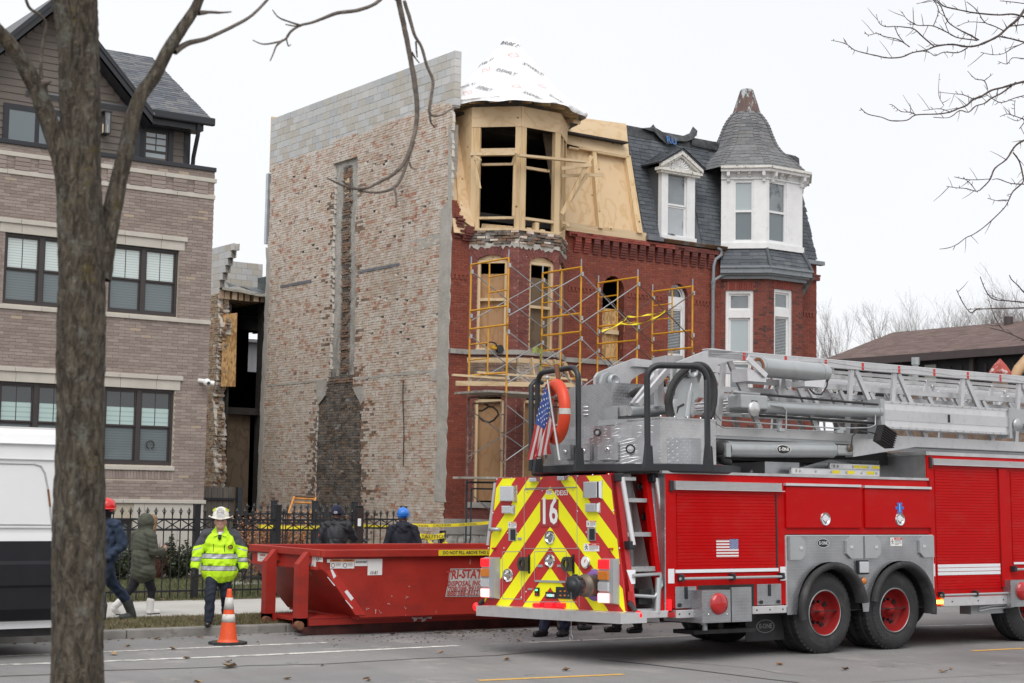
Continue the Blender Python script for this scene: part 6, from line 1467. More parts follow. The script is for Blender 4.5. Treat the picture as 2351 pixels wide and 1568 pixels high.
m=MB();m.tube([g(768,275,30.92),g(958,285,30.92)],.03,8);m.tube([g(978,238,31),g(935,400,30.95)],.02,6);pt_(m,'pole','brown_tube',lf)
# ============ FAR SIDE OF THE SIDE STREET
BXf=78.
fbld=thing('far_building','long low building with brown hipped roof and scorched dark wall','building',(BXf,60,0))
e0,e1=at(*F1(130,940),X=BXf),at(*F1(2600,775),X=BXf);r0,r1=at(*F1(915,630),X=BXf+9),at(*F1(2600,468),X=BXf+9);ez=e0.z
slate_mat('brown_shingle',[(0,(.115,.078,.07)),(.5,(.15,.10,.09)),(1,(.18,.125,.11))])
m=MB();m.poly([(BXf,e1.y-20,ez),(BXf,e0.y,ez),(BXf+9,r0.y,r0.z),(BXf+9,e1.y-20,r0.z)]);m.poly([(BXf,e0.y,ez),(BXf+18,e0.y,ez),(BXf+9,r0.y,r0.z)]);m.poly([(BXf+18,e0.y,ez),(BXf+18,e1.y-20,ez),(BXf+9,e1.y-20,r0.z),(BXf+9,r0.y,r0.z)]);frf=pt_(m,'roof','brown_shingle',fbld)
vv=V3((9,0,r0.z-ez));nn=V3((-(r0.z-ez),0,9)).normalized();Lf=e0.y-(e1.y-8)
shingles(frf,(BXf,e1.y-8,ez),(0,1,0),vv,nn,Lf,vv.length,.33,.9,'brown_shingle',lambda b:[(0,Lf-(e0.y-r0.y)*b/vv.length)],seed=77,cap=0,proud=.02)
m=MB();m.box((BXf-.05,e1.y-20,ez-.45),(BXf+.3,e0.y+.05,ez));pt_(m,'fascia',mat('brown_fascia',(.055,.04,.04),.6),fbld)
m=MB();m.box((BXf+1,e1.y-20,0),(BXf+17,e0.y-.1,ez-.2));fw_l=pt_(m,'wall',mat('scorched_panel',(.018,.019,.024),.7,var=.5,vscale=.6,dirt=(.10,.085,.08),dscale=.55,dlo=.6,dhi=.68),fbld)
for x in(530,1800):p=at(*F1(x,1000),X=BXf+.95);m=MB();m.box((BXf+.7,p.y-.15,0),(BXf+1.0,p.y+.15,ez-.4));pt_(m,'post','brown_fascia',fbld)
for i,x in enumerate((880,1250,1400,1530,1660,1930,2080,2230)):p=at(*F1(x,1000),X=BXf+.97);m=MB();m.box((BXf+.93,p.y-.1,2),(BXf+.99,p.y+.1,ez-.8));pt_(m,'batten',mat('scorched_batten',(.055,.045,.043),.9,var=.5,vscale=2),fbld)
for x0,x1,y in((265,350,1065),(580,680,1075),(950,1010,1020),(1085,1190,1000),(1262,1385,990)):
 p,q_=at(*F1(x0,y),X=BXf+.93),at(*F1(x1,y),X=BXf+.93);m=MB();m.box((BXf+.9,q_.y,p.z-1.3),(BXf+.95,p.y,p.z));pt_(m,'window',mat('greenish_blind',(.42,.46,.41),.5,var=.15,vscale=5),fbld)
p=at(*F1(2180,460),X=BXf+8);m=MB();m.cyl((p.x,p.y,p.z-2),(p.x,p.y,p.z),.3,8);pt_(m,'chimney','brown_fascia',fbld)
p=at(*F1(1160,905),X=60);m=MB();m.cyl((p.x,p.y,0),(p.x,p.y,p.z),.14,8);m.cyl((p.x,p.y,p.z-.35),(p.x,p.y,p.z),.19,8);tag(m.build('vent_pipe','galvanised'),'grey vent pipe standing before the scorched wall','pipe')
ch=thing('brick_pier','brick pier with red pyramid cap behind the ladder','pier',(54,38,0));cY=37.
a,b=at(*F1(1995,1060),Y=cY),at(*F1(2180,1060),Y=cY);w_=(b.x-a.x)*.58;t0_=at(*F1(2090,915),Y=cY).z;z_b,z_m=a.z,at(*F1(2090,985),Y=cY).z;cxm=(a.x+b.x)/2;k=.42
m=MB();m.box((cxm-w_*.36,cY-w_*.36,0),(cxm+w_*.36,cY+w_*.36,z_b-.1));pt_(m,'shaft','smoked_brick',ch)
m=MB();h=w_/2;vs=[(cxm+sx_*s,cY+sy_*s,z)for s,z in((h,z_b-.15),(h*1.02,z_b),(h*.55,z_m),(0.001,t0_))for sx_,sy_ in((-1,-1),(1,-1),(1,1),(-1,1))];m.add(vs,[(j*4+i,j*4+(i+1)%4,(j+1)*4+(i+1)%4,(j+1)*4+i)for j in range(3)for i in range(4)]+[(3,2,1,0)]);pt_(m,'cap',mat('red_cap',(.36,.06,.045),.6,dirt=(.55,.5,.48),dscale=1.6,dlo=.55,dhi=.62),ch)
a,b,c=(at(*F1(*q),Y=37.5)for q in((2130,1090),(2600,1000),(2600,1400)));m=MB();m.box((a.x,37.5,0),(c.x+6,43,a.z-.5));o=m.build('brick_house','smoked_brick');tag(o,'brown brick house at the right edge behind the ladder','house')
m=MB();m.tube([at(*F1(2225,1150),Y=36.8),at(*F1(2290,1040),Y=36.8),at(*F1(2420,900),Y=36.8)],[.16,.2,.22],6);o=m.build('gable_trim',mat('tan_trim',(.42,.27,.15),.7));tag(o,'curved tan wooden trim at the right edge','trim')
rs9=random.Random(42)
for i in range(10):
 x=-30+i*22;m=MB();h=rs9.uniform(3.2,5.5);m.box((x,95,0),(x+15,108,h));o=m.build('distant_house',mat('far_wall_%d'%(i%3),((.22,.16,.13),(.28,.26,.24),(.2,.12,.1))[i%3],.9));tag(o,'distant low house block far behind the yards','house','distant houses')
# ============ FIRE TRUCK
T2=lambda x,y:(1061.9+x*.29285,1033.2+y*.29285)
T3=lambda x,y:(1492.4+x*.36524,1004.5+y*.36524)
T4=lambda x,y:(1176.7+x*.21973,792.1+y*.21973)
T5=lambda x,y:(1607.2+x*.31641,792.1+y*.31641)
TY,RHO,TW=15.38,.028,2.53
BM=Matrix.Translation((0,TY,1))@Matrix.Rotation(-RHO,4,'X')@Matrix.Translation((0,0,-1));BI=BM.inverted();BI3=BI.to_3x3();BCO=BI@CO
def toW(x,d,z):return BM@V3((x,d,z))
def bp(p,x=None,d=None,z=None):
 v=BI3@ray(*p);t=(x-BCO.x)/v.x if x is not None else(d-BCO.y)/v.y if d is not None else(z-BCO.z)/v.z
 return BCO+v*t
def bpl(p,o,n):v=BI3@ray(*p);return BCO+v*((o-BCO).dot(n)/v.dot(n))
ft=thing('fire_truck','red ladder fire truck with yellow chevron rear and raised silver turntable','fire truck',(16,16.6,0))
class TB(MB):
 def __init__(s):super().__init__();s.T=toW
def S3(x,y,d=0):q=bp(T3(x,y),d=d);return q.x,q.z
def paint(name,col,rough=.18):
 t=NT(name);c=t.nm([2.5,4],.4,.8,.25,col,tuple(v*.75 for v in col));c=t.nm([(2,2,5),5,.7],.5,.8,.10,c,(.30,.18,.16));return t.done(c,rough+.1,0,Coat_Weight=.05,Coat_Roughness=.04,Specular_IOR_Level=.08)
paint('engine_red',(.47,.004,.005));paint('engine_red_dark',(.33,.012,.014),.3);mat('chevron_yellow',(.86,.84,.004),.45,var=.03);mat('chevron_red',(.47,.022,.024),.4,var=.05)
def plate_mat(name,base,s=.04):
 t=NT(name);x,y,z=t.xyz();u=t.math('MULTIPLY',t.math('ADD',x,y),1/s);v=t.math('MULTIPLY',t.math('ADD',z,t.math('MULTIPLY',y,.35)),1/s)
 cu=t.math('SUBTRACT',t.math('FRACT',u),.5);cv=t.math('SUBTRACT',t.math('FRACT',v),.5)
 par=t.math('SUBTRACT',t.math('MULTIPLY',t.math('FLOORED_MODULO',t.math('ADD',t.math('FLOOR',u),t.math('FLOOR',v)),2.),2.),1.)
 a=t.math('ABSOLUTE',t.math('ADD',cu,t.math('MULTIPLY',par,cv)));b=t.math('ABSOLUTE',t.math('SUBTRACT',cu,t.math('MULTIPLY',par,cv)))
 h=t.math('SUBTRACT',1.,t.math('ADD',t.math('MULTIPLY',a,1.5),t.math('MULTIPLY',b,5.)));h=t.math('MAXIMUM',h,0.)
 t.bump(h,.5,.008);c=t.nm([3,4],.35,.7,1.,tuple(q*.72 for q in base),base);c=t.mix(t.ramp(h,[(.0,0.),(.4,.22)]),c,(.86,.87,.88))
 return t.done(c,.34,.85)
plate_mat('tread_plate',(.46,.47,.49));plate_mat('bright_tread_plate',(.64,.64,.65))
def swirl(name,base,rough=.38):
 t=NT(name);vo=t.n('TexVoronoi');vo.inputs['Scale'].default_value=9;t.l(t.P(),vo.inputs['Vector']);wv=t.math('SINE',t.math('MULTIPLY',vo.outputs['Distance'],45.))
 c=t.mix(t.ramp(vo.outputs['Distance'],[(.0,0.),(.45,.35)]),base,tuple(min(1,v*1.35)for v in base));c=t.nm([1.5,5],.5,.75,.35,c,tuple(v*.6 for v in base));t.bump(wv,.03,.003);return t.done(c,rough,.7)
swirl('swirl_aluminium',(.52,.52,.53));swirl('plain_aluminium',(.62,.615,.625),.32);mat('silver_paint',(.40,.42,.43),.35,.4,var=.08,dirt=(.33,.33,.33),dscale=3);mat('chrome',(.75,.76,.78),.12,1.,var=0)
mat('ribbed_aluminium',(.66,.66,.67),.35,.6,var=.06);mat('black_paint',(.020,.022,.026),.42,.1,var=.2);mat('black_rubber',(.026,.026,.028),.75,var=.3,vscale=4,dirt=(.07,.068,.065),dscale=3);mat('chassis_black',(.018,.017,.017),.7,var=.4)
mat('white_reflective',(.74,.76,.79),.4,var=.03);mat('white_sticker',(.78,.78,.77),.5,var=.03);mat('warn_orange',(.70,.22,.05),.5,var=0);mat('warn_red',(.55,.03,.03),.5,var=0);mat('olive_iron',(.045,.045,.035),.6,var=.2);mat('purple_ring',(.20,.10,.32),.5);mat('bronze_cap',(.15,.125,.10),.5,.5,var=.2)
t=NT('clear_lens');t.bump(t.noise(60,2),.3,.004);t.done((.55,.57,.60),.12,.3,Coat_Weight=.6)
mat('amber_lens',(.55,.17,.02),.2,Coat_Weight=.5);mat('red_lens',(.42,.012,.014),.2,Coat_Weight=.5);emat('red_lamp',(1,.012,.02),.75);emat('hot_lamp',(1,.30,.28),2.2);emat('amber_lamp',(1,.42,.05),5.);emat('green_lamp',(.1,.9,.4),2.)
zTop,zBot=S3(800,244)[1],S3(640,1070)[1];xB0=S3(97,600)[0];xB1=S3(1742,265)[0];zHi=S3(1800,112)[1]
zsk=S3(750,1052)[1]
AX=[bp(T3(1097,1096),d=.10).x,bp(T3(1537,1068),d=.10).x]
m=TB();x_arch0,x_arch1=S3(850,640)[0],S3(1768,640)[0]
m.box((xB0,0,zsk),(x_arch0,.05,zTop));m.box((x_arch0,0,S3(1000,606)[1]),(x_arch1,.05,zTop));m.box((xB0,.05,1.25),(xB1,TW,zTop));m.box((xB0,.05,.62),(x_arch0,.8,1.25))
m.box((xB0,TW-.05,.6),(x_arch0,TW,1.25))
body=pt_(m,'body','engine_red',ft)
m=TB();m.box((xB1,0,S3(1790,1060)[1]),(30,TW,zHi));pt_(m,'front_body','engine_red',ft)
m=TB();m.box((xB1-.012,.02,zTop),(xB1,TW-.02,zHi+.05));pt_(m,'body_end_plate','tread_plate',ft)
m=TB();m.box((xB0-.05,-.012,zTop),(xB1+.02,TW,S3(800,228)[1]));pt_(m,'top_rail','bright_tread_plate',ft);m=TB();m.box((xB1-.02,-.012,zHi),(30,TW,S3(1800,90)[1]));pt_(m,'top_rail','bright_tread_plate',ft)
def roller(x0,y0,x1,y1,hdr,pitch=.04,name='roller_door'):
 a=S3(x0,y0);b=S3(x1,y1);a=(a[0],a[1]);z1,z0=a[1],b[1];m=TB();n=int((z1-z0)/pitch);vs=[];
 prof=[]
 for i in range(n):z=z0+i*(z1-z0)/n;h=(z1-z0)/n;prof+=[(z,.003),(z+h*.10,-.002),(z+h*.9,-.002)]
 prof.append((z1,.006));
 for xx in(a[0],b[0]):vs+=[(xx,d-.006,z)for z,d in prof]
 k=len(prof);m.add(vs,[(i,k+i,k+i+1,i+1)for i in range(k-1)]);dr=pt_(m,name,'engine_red',ft)
 if hdr:
  h0,h1=S3(hdr[0],hdr[1]),S3(hdr[2],hdr[3]);zt,zb=h0[1],h1[1];m=TB();r=[(0,zb)]
  for i in range(6):z=zb+(zt-zb)*i/6;r+=[(-.05,z),(-.055,z+(zt-zb)*.14),(-.05,z+(zt-zb)*.155)]
  r+=[(-.05,zt),(0,zt)];m.prism([(h0[0],d,z)for d,z in r],(h1[0]-h0[0],0,0));m.box((h0[0],-.058,zb-.012),(h1[0]+.05,0,zb-.002));pt_(m,'door_header','ribbed_aluminium',dr)
 return dr,a,b
d1,a,b=roller(165,345,790,818,(145,272,812,335))
m=TB();m.box((a[0]-.03,-.02,b[1]-.045),(b[0]+.03,0,b[1]-.004));pt_(m,'door_edge','white_reflective',d1)
m=TB();m.box((b[0]+.004,-.012,b[1]),(b[0]+.03,0,a[1]));pt_(m,'door_jamb','chassis_black',d1)
zz=S3(500,880)[1];xa,xb=S3(165,880)[0],S3(822,862)[0]
def grab(xa,xb,zz,par,n=3):
 m=TB();m.tube([(xa,-.07,zz),(xb,-.07,zz)],.018,8);g=pt_(m,'grab_bar','silver_paint',par)
 for i in range(n):x=xa+(xb-xa)*(.02+.96*i/(n-1));m=TB();m.rbox((x-.025,-.09,zz-.035),(x+.025,0,zz+.05),.01);pt_(m,'bar_bracket','black_paint',g)
grab(xa,xb,zz,d1)
d2,a2,b2=roller(1785,192,2205,945,(1765,132,2420,190));m=TB();
for i in range(3):zt=S3(1900,795)[1];zb_=S3(1900,866)[1];h=(zt-zb_)/3;m.box((a2[0]+.01,-.013,zb_+i*h+.004),(b2[0]-.01,-.009,zb_+(i+1)*h-.004))
stuff(pt_(m,'reflective_stripe','white_reflective',d2));m=TB();m.box((b2[0]+.004,-.014,b2[1]),(b2[0]+.03,0,a2[1]));pt_(m,'door_jamb','chassis_black',d2)
grab(S3(1805,990)[0],S3(2245,978)[0],S3(1900,988)[1],d2)
m=TB();m.box((b2[0]+.005,-.03,S3(2240,200)[1]-1.7),(b2[0]+.17,0,a2[1]+.02));pt_(m,'door_post','engine_red',ft)
d3,a3,b3=roller(2262,210,2700,790,None);m=TB();m.box((a3[0]+.01,-.013,S3(2290,797)[1]),(b3[0],-.009,S3(2290,783)[1]));pt_(m,'door_edge','white_reflective',d3);grab(S3(2265,825)[0],S3(2265,825)[0]+1.2,S3(2300,828)[1],d3)
def hatch(x0,y0,x1,y1):
 a,b=S3(x0,y0),S3(x1,y1);m=TB();m.rbox((a[0],-.028,b[1]),(b[0],.0,a[1]),.012);h=pt_(m,'lift_hatch','engine_red',ft)
 m=TB();m.box((a[0]-.02,-.05,a[1]+.012),(b[0]+.0,0,a[1]+.045));pt_(m,'drip_rail','ribbed_aluminium',h);return h
h1=hatch(845,308,1318,570);h2=hatch(1340,322,1760,570)
def ring_latch(x,y,par,F=None):
 if F is None:q=S3(x,y);P=lambda a,b,w_:(q[0]+a,-.028-w_,q[1]+b)
 else:P=F
 m=TB();n=20
 def ring(r0,r1,w0,w1):
  vs=[]
  for i in range(n):t=2*pi*i/n;vs+=[P(r0*cos(t),r0*sin(t)*1.05,w0),P(r1*cos(t),r1*sin(t)*1.05,w1)]
  m.add(vs,[(2*i,2*((i+1)%n),2*((i+1)%n)+1,2*i+1)for i in range(n)],smooth=True)
 ring(.088,.08,.0,.020);ring(.08,.066,.020,.018);ring(.066,.05,.018,.004);ring(.05,.034,.004,.006);m.poly([P(.034*cos(2*pi*i/n),.034*sin(2*pi*i/n),.006)for i in range(n)])
 l=pt_(m,'latch','chrome',par);m=TB();vs=[P(sx*.062,sz*.011,w_)for w_ in(.006,.026)for sx in(-1,1)for sz in(-1,1)];m.add(vs,[(0,1,3,2),(4,6,7,5),(0,4,5,1),(2,3,7,6),(0,2,6,4),(1,5,7,3)]);pt_(m,'latch_handle','chrome',l)
ring_latch(1091,512,h1);ring_latch(1560,514,h2)
q=S3(1558,442);m=TB();
for k in range(3):
 a=k*pi/3;c,s=cos(a),sin(a);m.poly([(q[0]+c*u-s*v,-.031-.001*k,q[1]+s*u+c*v)for u,v in((-.082,-.02),(.082,-.02),(.082,.02),(-.082,.02))])
pt_(m,'medical_star',mat('star_blue',(.02,.15,.55),.4,var=0),h2);m=TB();m.box((q[0]-.004,-.0345,q[1]-.062),(q[0]+.004,-.0335,q[1]+.062));pt_(m,'staff','white_sticker',h2)
def flag_decal(F,w_,h,par,mir=True):
 m1=TB();m2=TB();m3=TB();m4=TB()
 for i in range(13):
  z0,z1=h*(1-(i+1)/13),h*(1-i/13);(m1 if i%2 else m2).poly([F(u,z,.001)for u,z in((0,z0),(w_,z0),(w_,z1),(0,z1))])
 cw,c0=w_*.4,(w_*.6 if mir else 0);m3.poly([F(u,z,.0018)for u,z in((c0,h*6/13),(c0+cw,h*6/13),(c0+cw,h),(c0,h))])
 for r in range(9):
  for c in range(6 if r%2==0 else 5):
   u=c0+cw*((c+.5)/6 if r%2==0 else(c+1)/6);z=h*6/13+h*7/13*(r+.7)/9.4;s=h*.024;m4.poly([F(u+s*cos(q),z+s*sin(q),.0026)for q in(1.57,2.83,4.08,5.34,.31)])
 f=pt_(m2,'flag_decal','flag_red',par);pt_(m1,'white_stripes','white_sticker',f);pt_(m3,'union','flag_blue',f);stuff(pt_(m4,'stars','white_sticker',f))
mat('flag_red',(.40,.035,.04),.6,var=.05);mat('flag_blue',(.035,.07,.26),.6,var=.05)
q0,q1=S3(413,758),S3(551,638);flag_decal(lambda u,v,w_:(q0[0]+u,-.012-w_,q0[1]+v),q1[0]-q0[0],q1[1]-q0[1],d1)
zf0,zf1=S3(1000,1050)[1]-.12,S3(1000,618)[1];RA=.62;zc=.56
m=TB();n=40;xs=[x_arch0+(x_arch1-x_arch0)*i/80 for i in range(81)]
def archz(x):
 z=zf0
 for ax in AX:
  if abs(x-ax)<RA:z=max(z,zc+sqrt(RA*RA-(x-ax)**2)+.02)
 return z
vs=[]
for x in xs:vs+=[(x,-.012,archz(x)),(x,-.012,zf1)]
m.add(vs,[(2*i,2*i+2,2*i+3,2*i+1)for i in range(80)]);fp=pt_(m,'fender_panel','tread_plate',ft)
m=TB();m.box((x_arch0-.01,-.02,zf1),(x_arch1+.01,.0,zf1+.012));m.box((x_arch0-.014,-.018,zf0+.1),(x_arch0,.0,zf1));m.box((x_arch1,-.018,zf0+.2),(x_arch1+.014,.0,zf1));stuff(pt_(m,'panel_trim','plain_aluminium',fp))
for k,ax in enumerate(AX):
 a0,a1=(-.35,pi*.80)if k==0 else(.30,pi+.18);a0,a1=(.16,pi+.16)if k==0 else(-.16,pi-.17)
 m=TB();m.smooth=True;n=28;sec=[(RA-.01,-.02),(RA+.02,-.10),(RA-.03,-.125),(RA-.07,-.10),(RA-.07,.05)];vs=[]
 for i in range(n+1):
  a=a0+(a1-a0)*i/n
  for r,d in sec:vs.append((ax+r*cos(a),d,zc+r*sin(a)))
 m.add(vs,[(i*5+j,(i+1)*5+j,(i+1)*5+j+1,i*5+j+1)for i in range(n)for j in range(4)]);pt_(m,'wheel_arch','black_rubber',ft)
 m=TB();vs=[]
 for i in range(n+1):a=pi*i/n;vs+=[(ax+(RA-.02)*cos(a),.03,zc+(RA-.02)*sin(a)),(ax+(RA-.02)*cos(a),.9,zc+(RA-.02)*sin(a))]
 m.add(vs,[(2*i,2*i+2,2*i+3,2*i+1)for i in range(n)]);pt_(m,'wheel_well','chassis_black',ft)
m=TB();m.box((x_arch0,.06,.55),(x_arch1,.1,.56));m.box((x_arch0,.9,.5),(x_arch1,.95,1.3));stuff(pt_(m,'inner_fender','chassis_black',ft))
for(x0,x1,y0,y1,flip)in((865,962,622,768,0),(1220,1325,618,760,1),(1335,1436,620,758,0),(1680,1772,616,752,1)):
 a,b=S3(x0,y0),S3(x1,y1);w_,h=b[0]-a[0],a[1]-b[1];c=.22
 pts=[(0,0),(w_*.72,0),(w_,h*c),(w_,h*(1-c)),(w_*.72,h),(0,h)]
 if flip:pts=[(w_-u,v)for u,v in pts][::-1]
 m=TB();m.prism([(a[0]+u,-.045,b[1]+v)for u,v in pts],(0,.033,0));dd=pt_(m,'bottle_door','silver_paint',fp);u=w_*.72 if not flip else w_*.28
 m=TB();m.rbox((a[0]+u-.03,-.053,b[1]+h*.5-.02),(a[0]+u+.03,-.045,b[1]+h*.5+.02),.006);pt_(m,'door_latch','plain_aluminium',dd)
def oval_badge(F,w_,h,par,back='black_paint',ring='chrome',txt='E-ONE',tm='chrome',lift=.004):
 def ov(k,l,n=28):return[F(w_*k*cos(2*pi*i/n),h*k*sin(2*pi*i/n),l)for i in range(n)]
 m=TB();m.poly(ov(1,lift*.5));o=pt_(m,'badge',MATS[ring],par);m=TB();m.poly(ov(.9,lift));pt_(m,'badge_field',MATS[back],o);m=TB();vs,fs=text_mesh(txt,h*1.0,1.25*w_/h/2.6,.02);m.add([F(x,y,lift*1.6)for x,y in vs],fs);pt_(m,'lettering',MATS[tm],o)
q=S3(1083,664);oval_badge(lambda u,v,w_:(q[0]+u,-.014-w_,q[1]+v),.115,.06,fp)
def sticker(F,w_,h,par,head='warn_red',hw='DANGER',fig=True,lines=4):
 m=TB();m.poly([F(u,v,.001)for u,v in((0,0),(w_,0),(w_,h),(0,h))]);s=pt_(m,'warning_label','white_sticker',par)
 m=TB();x0=w_*.33 if fig else 0;m.poly([F(u,v,.002)for u,v in((x0,h*.74),(w_,h*.74),(w_,h*.98),(x0,h*.98))]);pt_(m,'label_head',MATS[head],s)
 m=TB();
 if fig:
  for(u0,v0,u1,v1)in((.16,.72,.2,.45),(.2,.45,.1,.2),(.2,.45,.27,.22),(.17,.62,.06,.5),(.17,.62,.28,.56)):
   a,b=V3((u0*w_,v0*h)),V3((u1*w_,v1*h));n=V3((-(b-a).y,(b-a).x)).normalized()*w_*.018;m.poly([F(*(p),.002)for p in((a-n),(b-n),(b+n),(a+n))])
  m.poly([F(w_*.16+w_*.035*cos(q),h*.82+w_*.035*sin(q),.002)for q in np.linspace(0,6,8)])
 for i in range(lines):v=h*(.64-.15*i);m.poly([F(u,v_,.002)for u,v_ in((x0+w_*.04,v-h*.025),(w_*(.95 if i<lines-1 else .7),v-h*.025),(w_*(.95 if i<lines-1 else .7),v+h*.025),(x0+w_*.04,v+h*.025))])
 stuff(pt_(m,'label_print','print_black',s));m=TB();vs,fs=text_mesh(hw,h*.2,1.,.01);m.add([F(x0+(w_-x0)*.5+x,h*.86+y,.003)for x,y in vs],fs);pt_(m,'lettering','white_sticker',s)
q1_=S3(1506,682);sticker(lambda u,v,w_:(q1_[0]+u,-.014-w_,q1_[1]+v),.235,.115,fp)
q=S3(1325,815);m=TB();m.rbox((q[0]-.11,-.06,q[1]-.095),(q[0]+.11,-.01,q[1]+.095),.03);l=pt_(m,'lamp_housing','black_paint',fp);m=TB();m.rbox((q[0]-.09,-.07,q[1]-.075),(q[0]+.09,-.05,q[1]+.075),.02);pt_(m,'lens','clear_lens',l)
q=S3(1333,902);m=TB();m.ball((q[0],-.03,q[1]),.05,.03,.05);pt_(m,'marker_lamp','amber_lens',fp)
for x0,x1,y0,y1 in((113,152,826,916),(817,850,812,898),(1762,1792,793,872),(2232,2256,783,858)):
 a,b=S3(x0,y0),S3(x1,y1);m=TB();m.box((a[0],-.004,b[1]),(b[0],0,a[1]));pt_(m,'reflective_patch','white_reflective',ft)
def plate_hatch(x0,y0,x1,y1,d=-.015,handle=True,material='tread_plate'):
 a,b=S3(x0,y0),S3(x1,y1);m=TB();m.rbox((a[0],d,b[1]),(b[0],.0,a[1]),.006);h=pt_(m,'plate_hatch',MATS[material],ft)
 if handle:
  cx=(a[0]+b[0])/2;m=TB();m.rbox((cx-.025,d-.008,(a[1]+b[1])/2-.02),(cx+.025,d,(a[1]+b[1])/2+.13),.01);pt_(m,'recessed_handle','black_paint',h)
  for xx in(a[0]+.06,b[0]-.06):m=TB();m.cyl((xx,d,b[1]+.04),(xx,d-.02,b[1]+.04),.025,10);pt_(m,'latch_knob','black_paint',h)
 return h
plate_hatch(155,938,288,1070);plate_hatch(668,922,822,1050)
DO=-.22
a,b=bp(T3(327,962),d=DO),bp(T3(508,1160),d=DO);m=TB();m.box((a.x,DO,b.z),(b.x,.5,a.z));og=pt_(m,'outrigger','tread_plate',ft)
q=bp(T3(431,1045),d=DO);m=TB();m.lathe([(.0,.05),(.07,.05),(.125,.035),(.135,.0)],(q.x,DO,q.z),(0,-1,0),24);pt_(m,'round_reflector','red_lens',og)
for xx in(368,484):r=bp(T3(xx,1112),d=DO);m=TB();m.ball((r.x,DO,r.z),.012);pt_(m,'bolt','chrome',og)
a,b=bp(T3(512,942),d=-.05),bp(T3(640,1155),d=-.05);m=TB();m.box((a.x,-.05,b.z),(b.x,.4,a.z));pt_(m,'outrigger_cover','tread_plate',ft)
m=TB();a,b=S3(300,930),S3(655,960);m.box((a[0],-.004,b[1]-.35),(b[0],-.001,a[1]));pt_(m,'outrigger_pocket','chassis_black',ft)
def rub(x0,y0,x1,y1):
 a,b=S3(x0,y0,-.05),S3(x1,y1,-.05);m=TB();m.rbox((a[0],-.06,b[1]),(b[0],.05,a[1]),.008);r=pt_(m,'rub_rail','plain_aluminium',ft)
 m=TB()
 for k in(.12,.5,.88):x=a[0]+(b[0]-a[0])*k;m.cyl((x,-.06,(a[1]+b[1])/2),(x,-.0625,(a[1]+b[1])/2),.012,8)
 stuff(pt_(m,'bolt_hole','chassis_black',r))
rub(162,1086,325,1130);rub(642,1062,857,1102);rub(1842,1004,2268,1046)
for x0,y0,x1,y1,mm in((110,1018,132,1088,'red_lamp'),(106,1100,155,1130,'red_lens'),(1797,1022,1838,1045,'amber_lamp')):
 a,b=S3(x0,y0,-.02),S3(x1,y1,-.02);m=TB();m.rbox((a[0],-.035,b[1]),(b[0],0,a[1]),.008);pt_(m,'marker_lamp',MATS[mm],ft)
a,b=S3(118,268),S3(141,340);m=TB();m.rbox((a[0],-.03,b[1]),(b[0],0,a[1]),.015);pt_(m,'strip_lamp','black_paint',ft);a,b=S3(1750,118),S3(1766,192);m=TB();m.rbox((a[0],-.03,b[1]),(b[0],0,a[1]),.015);pt_(m,'strip_lamp','black_paint',ft)
a=bp(T3(2266,897),d=DO*.6);b=bp(T3(2266,1065),d=DO*.6);m=TB();m.box((a.x,DO*.6,b.z),(a.x+.75,.5,a.z));og2=pt_(m,'outrigger','tread_plate',ft);q=bp(T3(2340,965),d=DO*.6);m=TB();m.lathe([(.0,.05),(.07,.05),(.125,.035),(.135,.0)],(q.x,DO*.6,q.z),(0,-1,0),24);pt_(m,'round_reflector','red_lens',og2)
m=TB();a=S3(2030,1040,.1);
for k in range(3):m.tube([(a[0],.0,a[1]-.04*k-.03),(a[0]+.25,-.02,a[1]+.0-.04*k),(a[0]+.75,-.02,a[1]+.01-.04*k),(a[0]+.8,.1,a[1]-.04*k)],.014,6)
m.box((a[0]-.05,.1,a[1]-.16),(a[0]+.85,.3,a[1]+.02));pt_(m,'folding_step','silver_paint',ft)
